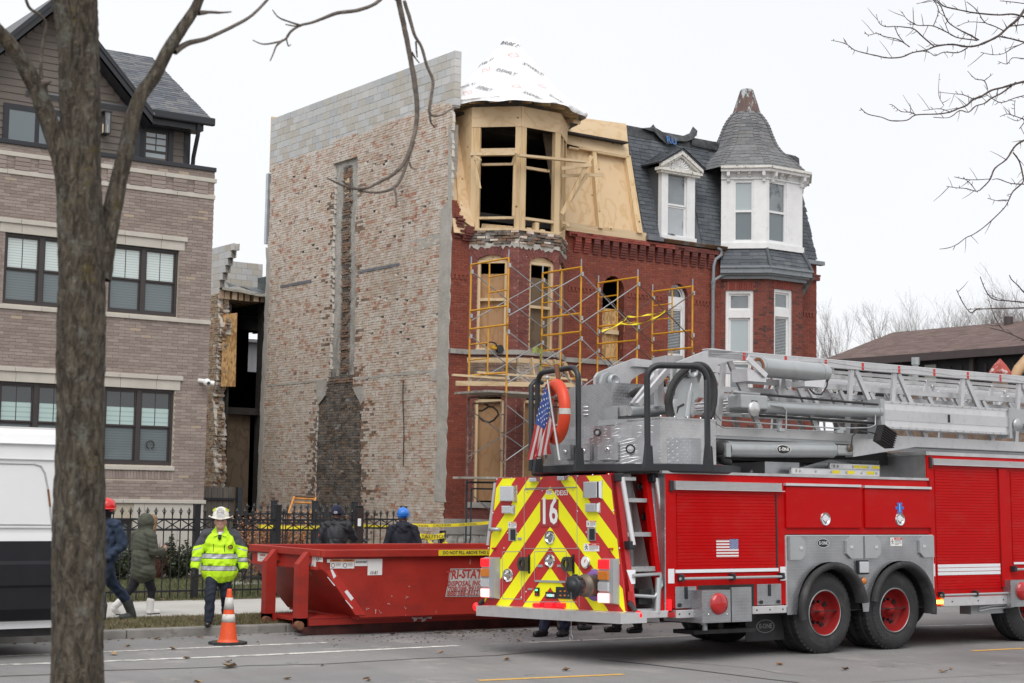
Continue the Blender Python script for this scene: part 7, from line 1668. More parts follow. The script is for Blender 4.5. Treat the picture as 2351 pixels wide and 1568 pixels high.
def tyre(par_name,X,Y,R=.535,W_=.30,front=False,dirn=-1,detail=True):
 """outer face at Y, tyre extends to Y - dirn*W_"""
 ax=(0,dirn,0)
 m=MB();prof=[(.292,.02),(.30,.0),(.335,.012),(.42,.022),(R-.055,.0),(R-.02,-.02),(R,-.05),(R,-.12),(R-.012,-.125),(R-.012,-.135),(R,-.14),(R,-W_+.05),(R-.03,-W_+.02),(.40,-W_),(.292,-W_)]
 m.lathe(prof,(X,Y,R),ax,56);wh=pt_(m,par_name,'black_rubber',ft)
 if not detail:return wh
 m=MB();n=46
 x,y,d=frame_z(ax)
 for i in range(n):
  a=2*pi*(i+.1)/n;b=2*pi*(i+.72)/n
  for s0,s1 in((-.035,-.12),(-.15,-.27)):
   f=lambda r,t,h:V3((X,Y,R))+(x*cos(t)+y*sin(t))*r+d*h
   m.add([f(R-.02,a,s0+.012),f(R-.02,b,s0+.012),f(R+.006,b,s0),f(R+.006,a,s0),f(R+.006,a,s1),f(R+.006,b,s1)],[(0,1,2,3),(3,2,5,4)])
 stuff(pt_(m,'tread','black_rubber',wh))
 m=MB();m.lathe([(.262,-.20),(.27,-.15),(.275,-.04),(.30,-.004),(.302,.006),(.292,.012),(.283,.004),(.272,-.02),(.268,-.11),(.20,-.165),(.15,-.172),(0,-.172)],(X,Y,R),ax,40);rim=pt_(m,'rim','wheel_red',wh)
 m=MB();m.lathe([(.303,.0),(.302,.010),(.296,.014),(.288,.010),(.284,.0)],(X,Y,R),ax,40);pt_(m,'rim_edge','silver_paint',rim)
 m=MB();m.lathe([(.125,-.175),(.125,-.13),(.115,-.12),(.085,-.115),(.08,-.07),(.055,-.055),(.05,-.03),(0,-.028)],(X,Y,R),ax,24);pt_(m,'hub','wheel_red',rim)
 m=MB()
 for i in range(10):a=2*pi*i/10;c=V3((X,Y,R))+(x*cos(a)+y*sin(a))*.145;m.cyl(c-d*.17,c-d*.125,.016,6)
 stuff(pt_(m,'lug_nut','black_paint',rim));m=MB()
 for i in range(4):a=2*pi*(i+.35)/4;c=V3((X,Y,R))+(x*cos(a)+y*sin(a))*.21;m.cyl(c-d*.155,c-d*.148,.036,12)
 stuff(pt_(m,'hand_hole','chassis_black',rim));return wh
paint('wheel_red',(.27,.018,.018),.35)
def tyre_text(wh,X,Y,R,txt,a_mid,size,r):
 vs,fs=text_mesh(txt,size,1.1,.015);m=MB();c=V3((X,Y-.026,R));out=[]
 for x,y in vs:a=a_mid-x/r;rr_=r+y;out.append((X+cos(a)*rr_,Y-.024,R+sin(a)*rr_))
 m.add(out,fs);pt_(m,'lettering',mat('rubber_print',(.055,.055,.057),.7),wh)
WY_=15.40
wx_=[at(*T3(1097,1096),Y=WY_).x,at(*T3(1537,1066),Y=WY_).x]
for i,X in enumerate(wx_):
 wh=tyre('wheel',X,WY_,.532,.30);tyre('inner_wheel',X,WY_+.34,.532,.28,detail=False)
 if i==0:tyre_text(wh,X,WY_,.532,'GOODYEAR',1.0,.085,.42);tyre_text(wh,X,WY_,.532,'G622 RSD',-2.0,.06,.42)
 else:tyre_text(wh,X,WY_,.532,'GOODYEAR',3.6,.085,.42);tyre_text(wh,X,WY_,.532,'G751 MSA',.5,.06,.42)
 for dy in(1.75,2.1):tyre('far_wheel',X,WY_+dy,.532,.28,detail=False)
 m=MB();m.cyl((X,WY_+.3,.53),(X,WY_+2.1,.53),.12,10);pt_(m,'axle','chassis_black',ft)
fx_=at(*T3(2380,900),Y=WY_).x+.05;tyre('front_wheel',fx_,WY_,.55,.36);tyre('front_wheel',fx_,WY_+2.35,.55,.36,detail=False)
m=TB();m.box((12.9,.75,.62),(30,1.0,.95));m.box((12.9,1.55,.62),(30,1.8,.95));m.box((xB1,.15,.62),(24,2.3,.75));m.box((13.0,.1,.72),(x_arch0,2.4,.9));m.box((14.0,.3,.45),(14.9,2.2,.75));stuff(pt_(m,'chassis','chassis_black',ft))
m=TB();a=bp(T3(228,1235),d=.25);m.box((a.x,.1,a.z),(a.x+1.05,.5,a.z+.05));m.box((a.x+.5,.2,a.z),(a.x+.58,.3,.7));pt_(m,'jack_foot','chassis_black',ft)
m=TB();a=bp(T3(245,1140),d=.15);m.tube([(a.x,.15,a.z),(a.x+.12,.1,a.z-.01),(a.x+.17,.05,a.z-.07),(a.x+.17,.05,a.z-.14)],.035,8);pt_(m,'exhaust_pipe','silver_paint',ft)
fl0,fl1=bp(T3(600,1100),d=.30),bp(T3(845,1270),d=.30);m=TB();m.rbox((fl0.x,.30,fl1.z),(fl1.x,.315,fl0.z+.1),.01);mf=pt_(m,'mud_flap','black_rubber',ft);q=bp(T3(725,1186),d=.295);oval_badge(lambda u,v,w_:(q.x+u,.297-w_,q.z+v),.165,.085,mf,'black_rubber','flap_print','E-ONE','flap_print')if mat('flap_print',(.22,.22,.22),.7)else 0
XR0,RYAW,EIN=12.55,-.135,.25
zr0,zr1=.58,2.29
def RF(h,z,w_=0.):
 d=TW/2-h;return(XR0+RYAW*(d-TW/2)-w_,d-w_*.13,z)
def halfw(z):return TW/2-EIN*(z-zr0)/(zr1-zr0)
rn=V3((-1,RYAW,0)).normalized();ro=V3((XR0,TW/2,0))
def rp(x,y):q=bpl(T2(x,y),ro,rn);return TW/2-q.y,q.z
m=TB();m.prism([RF(-halfw(zr0),zr0),RF(halfw(zr0),zr0),RF(halfw(zr1),zr1),RF(-halfw(zr1),zr1)],(.16,0,0));rear=pt_(m,'rear_panel','chevron_red',ft)
def clip(poly,a,b,c):
 out=[]
 for i,p in enumerate(poly):
  q=poly[(i+1)%len(poly)];fp_,fq=a*p[0]+b*p[1]-c,a*q[0]+b*q[1]-c
  if fp_>=0:out.append(p)
  if(fp_>=0)!=(fq>=0):t_=fp_/(fp_-fq);out.append((p[0]+(q[0]-p[0])*t_,p[1]+(q[1]-p[1])*t_))
 return out
zA=rp(690,285)[1];zB_=rp(688,600)[1];PER=zA-zB_;hc=rp(688,600)[0]
for k in range(-6,12):
 for sgn in(1,-1):
  f1=zA-PER*k;f0=f1-PER*.5;ms_=1.02
  poly_=[(0,f0),(0,f1),(3*sgn,f1-3*ms_),(3*sgn,f0-3*ms_)]
  poly_=[(p[0]+hc,p[1])for p in poly_]
  tt_=EIN/(zr1-zr0)
  for a_,b_,c_ in((0,1,zr0+.01),(0,-1,-zr1+.01),(-1,-tt_,-TW/2-tt_*zr0+.012),(1,-tt_,-TW/2-tt_*zr0+.012)):poly_=clip(poly_,a_,b_,c_)if len(poly_)>2 else[]
  if len(poly_)>2:m=TB();m.poly([RF(h,z,.002)for h,z in poly_]);pt_(m,'chevron_stripe','chevron_yellow',rear)
def rbox(x0,y0,x1,y1,w0,w1,name,material,par=None,r=.0):
 a,b=rp(x0,y0),rp(x1,y1);m=TB();c=lambda h,z,w_:RF(h,z,w_);i=min(r,(b[0]-a[0])*.3)
 if r:m.add([c(a[0],b[1],w0),c(b[0],b[1],w0),c(b[0],a[1],w0),c(a[0],a[1],w0),c(a[0]+i,b[1]+i,w1),c(b[0]-i,b[1]+i,w1),c(b[0]-i,a[1]-i,w1),c(a[0]+i,a[1]-i,w1)],[(4,5,6,7),(0,1,5,4),(1,2,6,5),(2,3,7,6),(3,0,4,7)])
 else:m.add([c(a[0],b[1],w0),c(b[0],b[1],w0),c(b[0],a[1],w0),c(a[0],a[1],w0),c(a[0],b[1],w1),c(b[0],b[1],w1),c(b[0],a[1],w1),c(a[0],a[1],w1)],[(4,5,6,7),(0,1,5,4),(1,2,6,5),(2,3,7,6),(3,0,4,7)])
 return pt_(m,name,MATS[material],par or rear)
def seam(pts):
 m=TB()
 for a,b in zip(pts,pts[1:]):
  p,q=V3(rp(*a)),V3(rp(*b));n=V3((-(q-p).y,(q-p).x)).normalized()*.004;m.poly([RF(*(p-n),.0035),RF(*(q-n),.0035),RF(*(q+n),.0035),RF(*(p+n),.0035)])
 return m
m=seam([(498,210),(498,300),(485,312),(485,1195)]);m2=seam([(893,195),(893,290)]);m.add([],[]);pt_(m,'panel_seam','silver_paint',rear);pt_(m2,'panel_seam','silver_paint',rear)
pt_(seam([(485,772),(900,772),(898,292),(485,312)]),'panel_seam','silver_paint',rear);pt_(seam([(900,765),(916,770),(916,1230)]),'panel_seam','silver_paint',rear);pt_(seam([(485,1190),(900,1190)]),'panel_seam','silver_paint',rear);pt_(seam([(566,795),(815,793),(815,1030),(566,1028),(566,795)]),'panel_seam','silver_paint',rear);pt_(seam([(314,798),(462,795),(466,1168),(316,1166),(314,798)]),'panel_seam','silver_paint',rear)
rbox(496,302,896,288,.0,.02,'hinge','silver_paint');rbox(578,1034,812,1026,.0,.02,'hinge','silver_paint')
for x0,y0,x1,y1 in((308,275,432,410),(960,240,1102,384)):
 l=rbox(x0,y0,x1,y1,.0,.055,'flood_lamp','chrome',None,.02);rbox(x0+10,y0+10,x1-22,y1-10,.05,.06,'lens','clear_lens',l,.008)
for x0,y0,x1,y1 in((320,428,414,506),(976,410,1082,494)):
 l=rbox(x0,y0,x1,y1,.0,.05,'warning_lamp','chrome',None,.02);rbox(x0+8,y0+10,x1-16,y1-10,.05,.056,'lens','clear_lens',l,.008)
for x0,y0,x1,y1 in((540,212,614,254),(760,200,838,243)):l=rbox(x0,y0,x1,y1,.0,.06,'small_lamp','chrome',None,.015);rbox(x0+8,y0+8,x1-14,y1-6,.06,.066,'lens','clear_lens',l,.006)
n16=rbox(614,388,754,600,.0,.012,'number_plate','number_red')if mat('number_red',(.33,.03,.035),.4)else 0
def rtext(txt,x,y,size,material,par,w_=.004,sx=1.,bold=.01):
 h0,z0=rp(x,y);vs,fs=text_mesh(txt,size,sx,bold);m=TB();m.add([RF(h0+u,z0+v,w_)for u,v in vs],fs);return pt_(m,'lettering',MATS[material],par)
rtext('16',683,488,.46,'white_sticker',n16,.0145,.72,.022);rtext('FDE353',777,338,.085,'white_sticker',rear,.004,.85,.02)
for x,y,par in((688,686,rear),(687,868,rear),(360,982,rear)):
 h0,z0=rp(x,y);ring_latch(0,0,par,lambda a,b,w_,h0=h0,z0=z0:RF(h0+a,z0+b,.004+w_))
def rst(x0,y0,x1,y1,head,hw):a,b=rp(x0,y1),rp(x1,y0);sticker(lambda u,v,w_:RF(a[0]+u,a[1]+v,.004+w_),b[0]-a[0],b[1]-a[1],rear,head,hw)
rst(658,312,706,348,'warn_orange','WARNING');rst(360,562,426,610,'warn_orange','WARNING');rst(974,553,1050,604,'warn_orange','WARNING');rst(952,734,1074,793,'warn_red','DANGER')
for x0,y0,x1,y1 in((366,613,424,712),(984,608,1046,710)):b=rbox(x0,y0,x1,y1,.0,.012,'switch_frame','silver_paint');rbox(x0+16,y0+8,x1-4,y1-6,.012,.016,'switch_panel','black_paint',b)
for x0,y0,x1,y1 in((238,762,266,780),(1152,765,1184,784)):rbox(x0,y0,x1,y1,.0,.03,'marker_lamp','red_lens',None,.006)
for(x0,x1,y0,y1)in((182,296,838,1168),(1100,1232,848,1212)):
 tl=rbox(x0,y0,x1,y1,.0,.09,'tail_lamp','silver_paint',None,.02);h=(y1-y0-14)/4.
 for k,mm in enumerate(('red_lamp','amber_lens','clear_lens','hot_lamp')):rbox(x0+4,y0+8+k*h,x1-46 if x0<500 else x1-40,y0+8+(k+1)*h-8,.085,.112,'lamp_lens',mm,tl,.012)
for x in(490,835):
 h0,z0=rp(x,893);m=TB();n=20;vs=[]
 for i in range(n):a=2*pi*i/n;vs+=[RF(h0+.075*cos(a),z0+.09*sin(a),.03),RF(h0+.042*cos(a),z0+.052*sin(a),.03),RF(h0+.075*cos(a),z0+.09*sin(a),.07),RF(h0+.042*cos(a),z0+.052*sin(a),.07)]
 m.add(vs,[(4*i,4*((i+1)%n),4*((i+1)%n)+2,4*i+2)for i in range(n)]+[(4*i+2,4*((i+1)%n)+2,4*((i+1)%n)+3,4*i+3)for i in range(n)]+[(4*i+1,4*i+3,4*((i+1)%n)+3,4*((i+1)%n)+1)for i in range(n)])
 vs=[RF(h0+u,z0+v,w_)for w_ in(.03,.07)for u,v in((.02,-.09),(.085,-.09),(.085,.09),(.02,.09))];m.add(vs,[(4,5,6,7),(0,1,5,4),(1,2,6,5),(2,3,7,6),(3,0,4,7)]);pt_(m,'tow_eye','olive_iron',rear)
 m=TB();vs=[RF(h0+u,z0+v,.0045)for u,v in((.06,-.12),(.1,-.12),(.1,.12),(.06,.12))];m.poly(vs);pt_(m,'tow_slot','chassis_black',rear)
h0,z0=rp(972,880);m=TB();c=V3(RF(h0,z0,.0));ax=V3((-1,-.13,0));m.lathe([(.075,.0),(.075,.03),(.06,.036),(0,.034)],c,ax,20);g_=pt_(m,'pressure_gauge','chrome',rear);m=TB();m.lathe([(.058,.038),(0,.0385)],c,ax,20);pt_(m,'dial','white_sticker',g_);m=TB();m.beam(V3(RF(h0,z0,.042)),V3(RF(h0+.02,z0+.035,.042)),.006,.006);pt_(m,'needle','warn_red',g_)
h0,z0=rp(1045,1060);c=V3(RF(h0,z0,.004));m=TB();m.lathe([(.0,.0),(.19,.0),(.19,.012),(.13,.014)],c,ax,28);ip=pt_(m,'intake_ring','purple_ring',rear);m=TB();m.lathe([(.125,.0),(.125,.16),(.14,.165),(.14,.19),(.115,.195),(.115,.30)],c,ax,24);pt_(m,'intake_pipe','bronze_cap',ip)
m=TB();m.lathe([(.12,.29),(.125,.30),(.125,.40),(.10,.41),(.07,.41),(.065,.44),(0,.44)],c,ax,20)
for i in range(8):a=2*pi*i/8;x_,y_,_=frame_z(ax);m.tube([c+ax*.32+(x_*cos(a)+y_*sin(a))*.125,c+ax*.39+(x_*cos(a)+y_*sin(a))*.125],.018,6)
pt_(m,'intake_cap','black_paint',ip)
m=TB();e=c+ax*.42;m.tube([e,e+V3((0,.0,-.3)),V3((e.x,e.y,.36))],.003,4);m.tube([V3((e.x,e.y,.33))+V3((0,.03*cos(a),.03*sin(a)))for a in np.linspace(0,6.3,12)],.004,4);pt_(m,'cap_cable','silver_paint',ip)
cp=rbox(740,1072,890,1170,.0,.02,'control_panel','black_paint');
for i,(x,y,mm)in enumerate([(778,1106,'amber_lens'),(812,1106,'amber_lens'),(778,1140,'amber_lens'),(812,1140,'amber_lens'),(846,1112,'green_lamp'),(864,1112,'green_lamp'),(842,1140,'chrome'),(866,1138,'chrome')]):rbox(x-6,y-7,x+6,y+7,.02,.03,'switch',mm,cp,.003)
sg=rbox(572,1078,606,1144,.0,.015,'signal_panel','black_paint');rbox(580,1090,594,1104,.015,.02,'signal_lamp','green_lamp',sg);rbox(580,1122,594,1136,.015,.02,'signal_lamp','red_lens',sg)
jp=rbox(656,1112,736,1166,.0,.015,'level_gauge','black_paint');rbox(666,1128,726,1150,.015,.018,'scale','white_sticker',jp);rbox(688,1130,704,1148,.018,.02,'scale_green','green_lamp',jp)
for x0,y0,x1,y1 in((590,898,630,920),(744,898,786,920),(1014,930,1056,950),(514,1082,548,1100),(434,684,466,706)):rbox(x0,y0,x1,y1,.0,.012,'name_tag','silver_paint',None,.004)
for i in range(3):x=(566,658,750)[i];rbox(x,1196,x+(62 if i!=1 else 72),1236,.0,.05,'stop_lamp','red_lamp',None,.01)
rbox(474,1232,935,1258,.0,.03,'number_recess','chassis_black')
for x,y in((272,230),(388,222),(512,325),(628,320),(744,318),(864,310),(905,205),(904,480),(1148,190),(1186,475),(1022,196),(240,495),(430,655),(356,650),(326,768),(206,770),(170,1222),(1232,770),(1282,1270),(462,1155),(500,1110),(904,1080),(960,1270),(1054,645),(972,645)):
 h0,z0=rp(x,y);m=TB();m.ball(RF(h0,z0,.003),.011,n=8,m=5);pt_(m,'rivet','chrome',rear)
hn=bp(T2(275,622),x=12.2);h0,z0=rp(275,622);m=TB();m.tube([RF(h0-.07,z0,.02),RF(h0-.07,z0,.07),RF(h0+.06,z0,.07),RF(h0+.06,z0,.01)],.025,8);pt_(m,'hook','silver_paint',rear)
b0,b1=bpl(T2(107,1272),ro+V3((-.30,0,0)),rn),bpl(T2(1240,1298),ro+V3((-.30,0,0)),rn)
def bpt(q,w_,z):return(q.x+w_*1.,q.y,z)
m=TB();zc_=(b0.z+b1.z)/2;h=.07;m.prism([(b0.x,b0.y,zc_-h),(b1.x,b1.y,zc_-h),(b1.x+.42,b1.y+.02,zc_-h),(b0.x+.42,b0.y,zc_-h)],(0,0,2*h*.9));pt_(m,'rear_bumper','plain_aluminium',ft)
for px,py,s in((108,1228,-1),(1380,1295,1)):
 if s<0:q=bpl(T2(px,py),ro+V3((-.05,0,0)),rn);a=V3(RF(rp(165,1180)[0],rp(165,1180)[1]))
 else:q=bp(T2(px,py),d=-.16);a=bp(T2(1312,1200),d=.0)
 m=TB();m.tube([a,q],[.035,.02],8);am=pt_(m,'marker_arm','black_rubber',ft);m=TB();m.ball(q,.05,.05,.055,10,8);pt_(m,'marker_lamp','red_lamp',am)
def ind(z):return EIN*(z-zr0)/(zr1-zr0)
def spt(x,z,dd=0):return(x,ind(z)+dd,z)
def sbp(x,y):
 o=V3((13,0,zr0));n=V3((0,-(zr1-zr0),EIN)).normalized();q=bpl(T2(x,y),o,n);return q.x,q.z
xb_l=RF(TW/2,zr0)[0];
m=TB();q0,q1=sbp(1160,180),sbp(1300,1312);w0,w1=sbp(1192,180)[0],sbp(1336,1312)[0];m.prism([spt(q0[0],q0[1]),spt(q1[0],q1[1]),spt(w1,q1[1]),spt(w0,q0[1])],(0,.08,0));pt_(m,'step_post','engine_red',ft)
q0,q1=sbp(1432,188),sbp(1562,1300);w0,w1=sbp(1470,188)[0],sbp(1592,1300)[0];m=TB();m.prism([spt(q0[0],q0[1]),spt(q1[0],q1[1]),spt(w1,q1[1]),spt(w0,q0[1])],(0,.08,0));pt_(m,'step_post','engine_red',ft)
m=TB();m.add([spt(w0-.01,q0[1],.005),spt(w1-.01,q1[1],.005),(xB0,0,q1[1]),(xB0,0,zTop),(xB0,ind(zTop),zTop)],[(0,1,2,3,4)]);pt_(m,'corner_plate','tread_plate',ft)
m=TB();lx,rx=sbp(1200,600)[0]-.1,w1;m.add([(12.86,.40,.5),(xB0-.15,.40,.5),(xB0-.25,.52,zTop),(12.86,.52,zTop),(xB0-.1,.0,.5),(xB0-.3,.3,zTop),(lx+.2,.1,.5)],[(0,1,2,3),(1,4,5,2)]);pt_(m,'step_back','bright_tread_plate',ft)
m=TB();m.box((12.88,.55,.5),(xB0,TW-.1,zTop-.02));pt_(m,'rear_core','tread_plate',ft)
for x0,x1,y0,y1 in((1195,1368,208,240),(1240,1456,376,410),(1275,1496,644,678),(1308,1540,915,950),(1308,1580,1250,1270)):
 a,b=sbp(x0,y0),sbp(x1,y1);z1,z0=a[1],b[1];m=TB();m.prism([spt(a[0],z0,.02),spt(b[0],z0,.02),(b[0],.5,z0),(a[0],.5,z0)],(0,0,z1-z0));pt_(m,'step_tread','bright_tread_plate',ft)
for x,y in((1388,287),(1424,522),(1466,790),(1505,1085)):
 q=bp(T2(x,y),d=.38);m=TB();m.lathe([(.045,.0),(.045,.02),(.03,.025),(.028,.01),(0,.008)],(q.x,.38,q.z),(0,-1,-.1),16);l=pt_(m,'step_light','black_paint',ft)
for(a,b)in(((1215,215),(1302,745)),((1483,222),(1570,748))):
 p,q=sbp(*a),sbp(*b);m=TB();P0,P1=V3(spt(p[0],p[1],-.09)),V3(spt(q[0],q[1],-.09));m.tube([P0,P1],.032,10);hr=pt_(m,'hand_rail','ribbed_aluminium',ft)
 for P_ in(P0,P1):m=TB();m.rbox((P_.x-.07,P_.y-.02,P_.z-.05),(P_.x+.02,P_.y+.1,P_.z+.05),.012);pt_(m,'rail_bracket','black_paint',hr)
p,q=rp(252,258),rp(192,745);m=TB();P0,P1=V3(RF(p[0]-.03,p[1],-.05)),V3(RF(q[0]-.03,q[1],-.05));m.tube([P0,P1],.032,10);pt_(m,'hand_rail','ribbed_aluminium',ft)
m=TB();a,b=sbp(1285,940),sbp(1322,1050);m.prism([spt(a[0],a[1],-.004),spt(a[0]+.14,a[1],-.004),spt(b[0]+.06,b[1],-.004),spt(b[0],b[1],-.004)],(0,.003,0));pt_(m,'reflective_patch','white_reflective',ft);m=TB();a,b=sbp(1555,940),sbp(1602,1048);m.prism([spt(a[0],a[1],-.004),spt(a[0]+.11,a[1],-.004),spt(b[0],b[1],-.004),spt(b[0]-.11,b[1],-.004)],(0,.003,0));pt_(m,'reflective_patch','white_reflective',ft)
m=TB();a,b,c_,d_=sbp(1325,985),sbp(1530,970),sbp(1500,1150),sbp(1340,1140);m.tube([spt(a[0],a[1],-.03),spt(b[0],b[1],-.03),spt(b[0]+.02,(b[1]+c_[1])/2,-.03),spt(c_[0],c_[1],-.02)],.022,8);m.tube([spt(d_[0],d_[1],.1),spt(c_[0],c_[1],-.02)],.022,8);m.tube([spt(b[0]-.02,b[1]-.05,-.03),spt(b[0]-.08,c_[1]-.2,-.01)],.04,6);pt_(m,'folding_step','silver_paint',ft)
a,b=sbp(1300,1268),sbp(1588,1312);m=TB();m.rbox((a[0],-.03,b[1]),(b[0]+.03,.1,a[1]),.006);pt_(m,'rub_rail','plain_aluminium',ft)
m=TB();a,b=bp(T2(1296,1110),d=0),bp(T2(1330,1180),d=0);m.box((a.x,-.012,b.z),(b.x,.0,a.z));pt_(m,'marker_lamp','red_lens',ft)
# ============ TURNTABLE AND AERIAL LADDER
zpt=bp(T4(1270,1222),d=-.08).z;zpb=bp(T4(1270,1318),d=-.08).z;xc_=bp((1459,1077),d=1.25).x;RTT=1.37;dc_=1.25
m=TB();m.lathe([(0,zpb+.02),(RTT-.1,zpb+.01),(RTT-.02,zpb),(RTT,zpb+.02),(RTT,zpt-.01),(RTT-.02,zpt),(0,zpt)],(xc_,dc_,0),(0,0,1),64,smooth=False);tt_=pt_(m,'turntable','black_paint',ft)
m=TB();m.lathe([(.75,zTop-.02),(.75,zpb+.02)],(xc_,dc_,0),(0,0,1),32);pt_(m,'slewing_ring','chassis_black',tt_)
def t4(x,y,**k):return bp(T4(x,y),**k)
def hoop(bl,br,top,label,r=.035):
 a,b=t4(*bl,z=zpt),t4(*br,z=zpt)
 n=V3((b.x-a.x,b.y-a.y,0));nn=V3((-n.y,n.x,0)).normalized();zt=bpl(T4((bl[0]+br[0])/2,top),V3((a.x,a.y,zpt)),nn).z;u=n.normalized();k=.16
 pts=[(a.x,a.y,zpt)]+[(a.x,a.y,zt-k)]
 for i in range(1,6):t_=pi/2*i/5;pts.append((a.x+u.x*k*(1-cos(t_)),a.y+u.y*k*(1-cos(t_)),zt-k+k*sin(t_)))
 for i in range(6):t_=pi/2*(1-i/5);pts.append((b.x-u.x*k*(1-cos(t_)),b.y-u.y*k*(1-cos(t_)),zt-k+k*sin(t_)))
 pts+=[(b.x,b.y,zt-k),(b.x,b.y,zpt)];m=TB();m.tube(pts,r,10);h=pt_(m,label,'black_paint',tt_)
 for q in(a,b):m=TB();m.prism([(q.x-.07,q.y-.03,zpt-.1),(q.x+.07,q.y-.03,zpt-.1),(q.x+.05,q.y-.03,zpt+.16),(q.x-.03,q.y-.03,zpt+.2)],(0,.05,0));pt_(m,'hoop_foot','black_paint',h)
 return a,b,zt
hp1=hoop((262,1250),(690,1222),258,'guard_hoop');hp2=hoop((1412,1200),(2040,1205),215,'guard_hoop',.038)
a=t4(195,1275,z=zpt);zt=bp(T4(195,375),x=a.x).z;m=TB();m.tube([(a.x,a.y,zpt-.05),(a.x,a.y,zt-.06),(a.x+.05,a.y-.02,zt),(a.x+.25,a.y+.1,zt)],.035,8);pt_(m,'guard_post','black_paint',tt_)
def arc_console(r0,a0,a1,z0,z1,name='console',n=18,top=True):
 m=TB();vs=[]
 for i in range(n+1):a=a0+(a1-a0)*i/n;c,s=cos(a),sin(a);vs+=[(xc_+r0*c,dc_+r0*s,z0),(xc_+r0*c,dc_+r0*s,z1),(xc_+(r0-.3)*c,dc_+(r0-.3)*s,z1)]
 m.add(vs,[(3*i,3*i+3,3*i+4,3*i+1)for i in range(n)]+[(3*i+1,3*i+4,3*i+5,3*i+2)for i in range(n)]);return pt_(m,name,'tread_plate',tt_)
zc1=bp(T4(1100,957),d=.35).z;zc2=bp(T4(1100,832),d=.45).z
co=arc_console(1.2,pi*.72,pi*1.52,zpt,zc1);arc_console(1.1,pi*.9,pi*1.55,zc1,zc2)
def on_console(x,y,r0):
 v=BI3@ray(*T4(x,y));o=BCO;dx,dy=o.x-xc_,o.y-dc_;A=v.x**2+v.y**2;B=2*(dx*v.x+dy*v.y);Cq=dx*dx+dy*dy-r0*r0;D=B*B-4*A*Cq
 t_=(-B-sqrt(max(0,D)))/(2*A);return o+v*t_
for x,y,r0,rr_ in((890,912,1.1,.045),(1232,1085,1.2,.06)):
 p=on_console(x,y,r0);n=V3((p.x-xc_,p.y-dc_,0)).normalized();m=TB();m.lathe([(rr_,.0),(rr_,.025),(rr_*.78,.03),(rr_*.7,.01)],p,n,20);l=pt_(m,'round_lamp','black_rubber',tt_);m=TB();m.lathe([(rr_*.72,.012),(0,.02)],p,n,16);pt_(m,'lens','clear_lens',l)
for x0,x1,y0,y1 in((540,640,1045,1200),(710,835,1035,1210),(905,1115,1020,1205)):
 a,b=on_console(x0,y1,1.22),on_console(x1,y1,1.22);zt=on_console((x0+x1)/2,y0,1.22).z;n=V3((a.x+b.x-2*xc_,a.y+b.y-2*dc_,0)).normalized();m=TB();zb=a.z
 m.prism([(a.x,a.y,zb),(b.x,b.y,zb),(b.x,b.y,zt),(a.x,a.y,zt)],n*.06);bx2=pt_(m,'plate_box','tread_plate',tt_);c=(a+b)/2+n*.07;m=TB();m.lathe([(.03,.0),(.03,.012),(.015,.014)],(c.x,c.y,zt-.09),n,10);pt_(m,'box_lock','chrome',bx2)
DB=.13
b0,b1=t4(1545,1208,d=DB),t4(2128,1208,d=DB);zb1_=t4(1545,765,d=DB).z
m=TB();m.box((b0.x,DB,zpt),(b1.x,.75,zb1_));bxr=pt_(m,'plate_cabinet','bright_tread_plate',tt_);m=TB();m.box((b0.x-.012,DB-.012,zb1_),(b1.x+.01,.76,zb1_+.02));pt_(m,'cabinet_lid','bright_tread_plate',bxr)
for x in(1560,1705,1840,1975,2105):q=t4(x,775,d=DB);m=TB();m.ball((q.x,DB+.02,zb1_+.03),.014);pt_(m,'bolt','chrome',bxr)
m=TB();m.prism([(b0.x,DB,zpt),(b0.x-.33,.62,zpt),(b0.x-.33,.62,zb1_-.05),(b0.x,DB,zb1_-.02)],(.02,.02,0));pt_(m,'cabinet_side','tread_plate',bxr)
dL=1.95;q0,q1=t4(650,900,d=dL),t4(866,900,d=dL-.35);zt0=t4(866,408,d=dL-.35).z
xL=t4(760,1100,d=1.9).x
def xat(p):return bp(T4(*p),x=xL)
pA,pB,pC_=xat((470,1100)),xat((640,1100)),xat((868,1100));zA0=xat((868,408)).z
m=TB();m.box((xL,pC_.y-.35,zpt),(xL+.8,pB.y,zA0));pt_(m,'control_cabinet','tread_plate',tt_);m=TB();m.prism([(xL,pB.y,zpt),(xL+.12,pA.y,zpt),(xL+.12,pA.y,zA0-.02),(xL,pB.y,zA0)],(.5,.1,0));pt_(m,'control_cabinet','bright_tread_plate',tt_)
for k in range(3):q=xat((765,650+k*40));m=TB();m.ball((xL,q.y,q.z),.03,.06,.02);pt_(m,'louvre','plain_aluminium',tt_)
DF,DN=2.02,.44
plate_px=[(868,560),(868,335),(900,288),(960,262),(1280,138),(1520,168),(1640,160),(1640,250),(1440,268),(1330,305),(1245,365),(1215,430),(1235,500),(1290,560),(1238,632),(1120,625),(1010,700),(850,840),(900,640)]
def side_plate(d,th,shift=0):
 pts=[t4(x,y,d=DF)for x,y in plate_px];m=TB();m.prism([(p.x,d,p.z)for p in pts][::-1],(0,th,0));return pt_(m,'lift_plate','swirl_aluminium',ft)
side_plate(DF,.05);side_plate(DN,.05)
brk=[(915,640),(930,380),(955,305),(1005,283),(1062,305),(1085,360),(1145,600),(1008,725),(1000,850),(845,850),(880,720)]
for d in(DF-.16,DN-.16):
 pts=[t4(x,y,d=DF-.16)for x,y in brk];m=TB();m.prism([(p.x,d,p.z)for p in pts][::-1],(0,.06,0));b_=pt_(m,'pivot_bracket','silver_paint',ft)
 c=t4(1032,372,d=DF-.16);m=TB();m.lathe([(.085,.02),(.085,.08),(.06,.09),(.055,.06),(0,.06)],(c.x,d,c.z),(0,-1,0),20);pt_(m,'pivot_pin','silver_paint',b_)
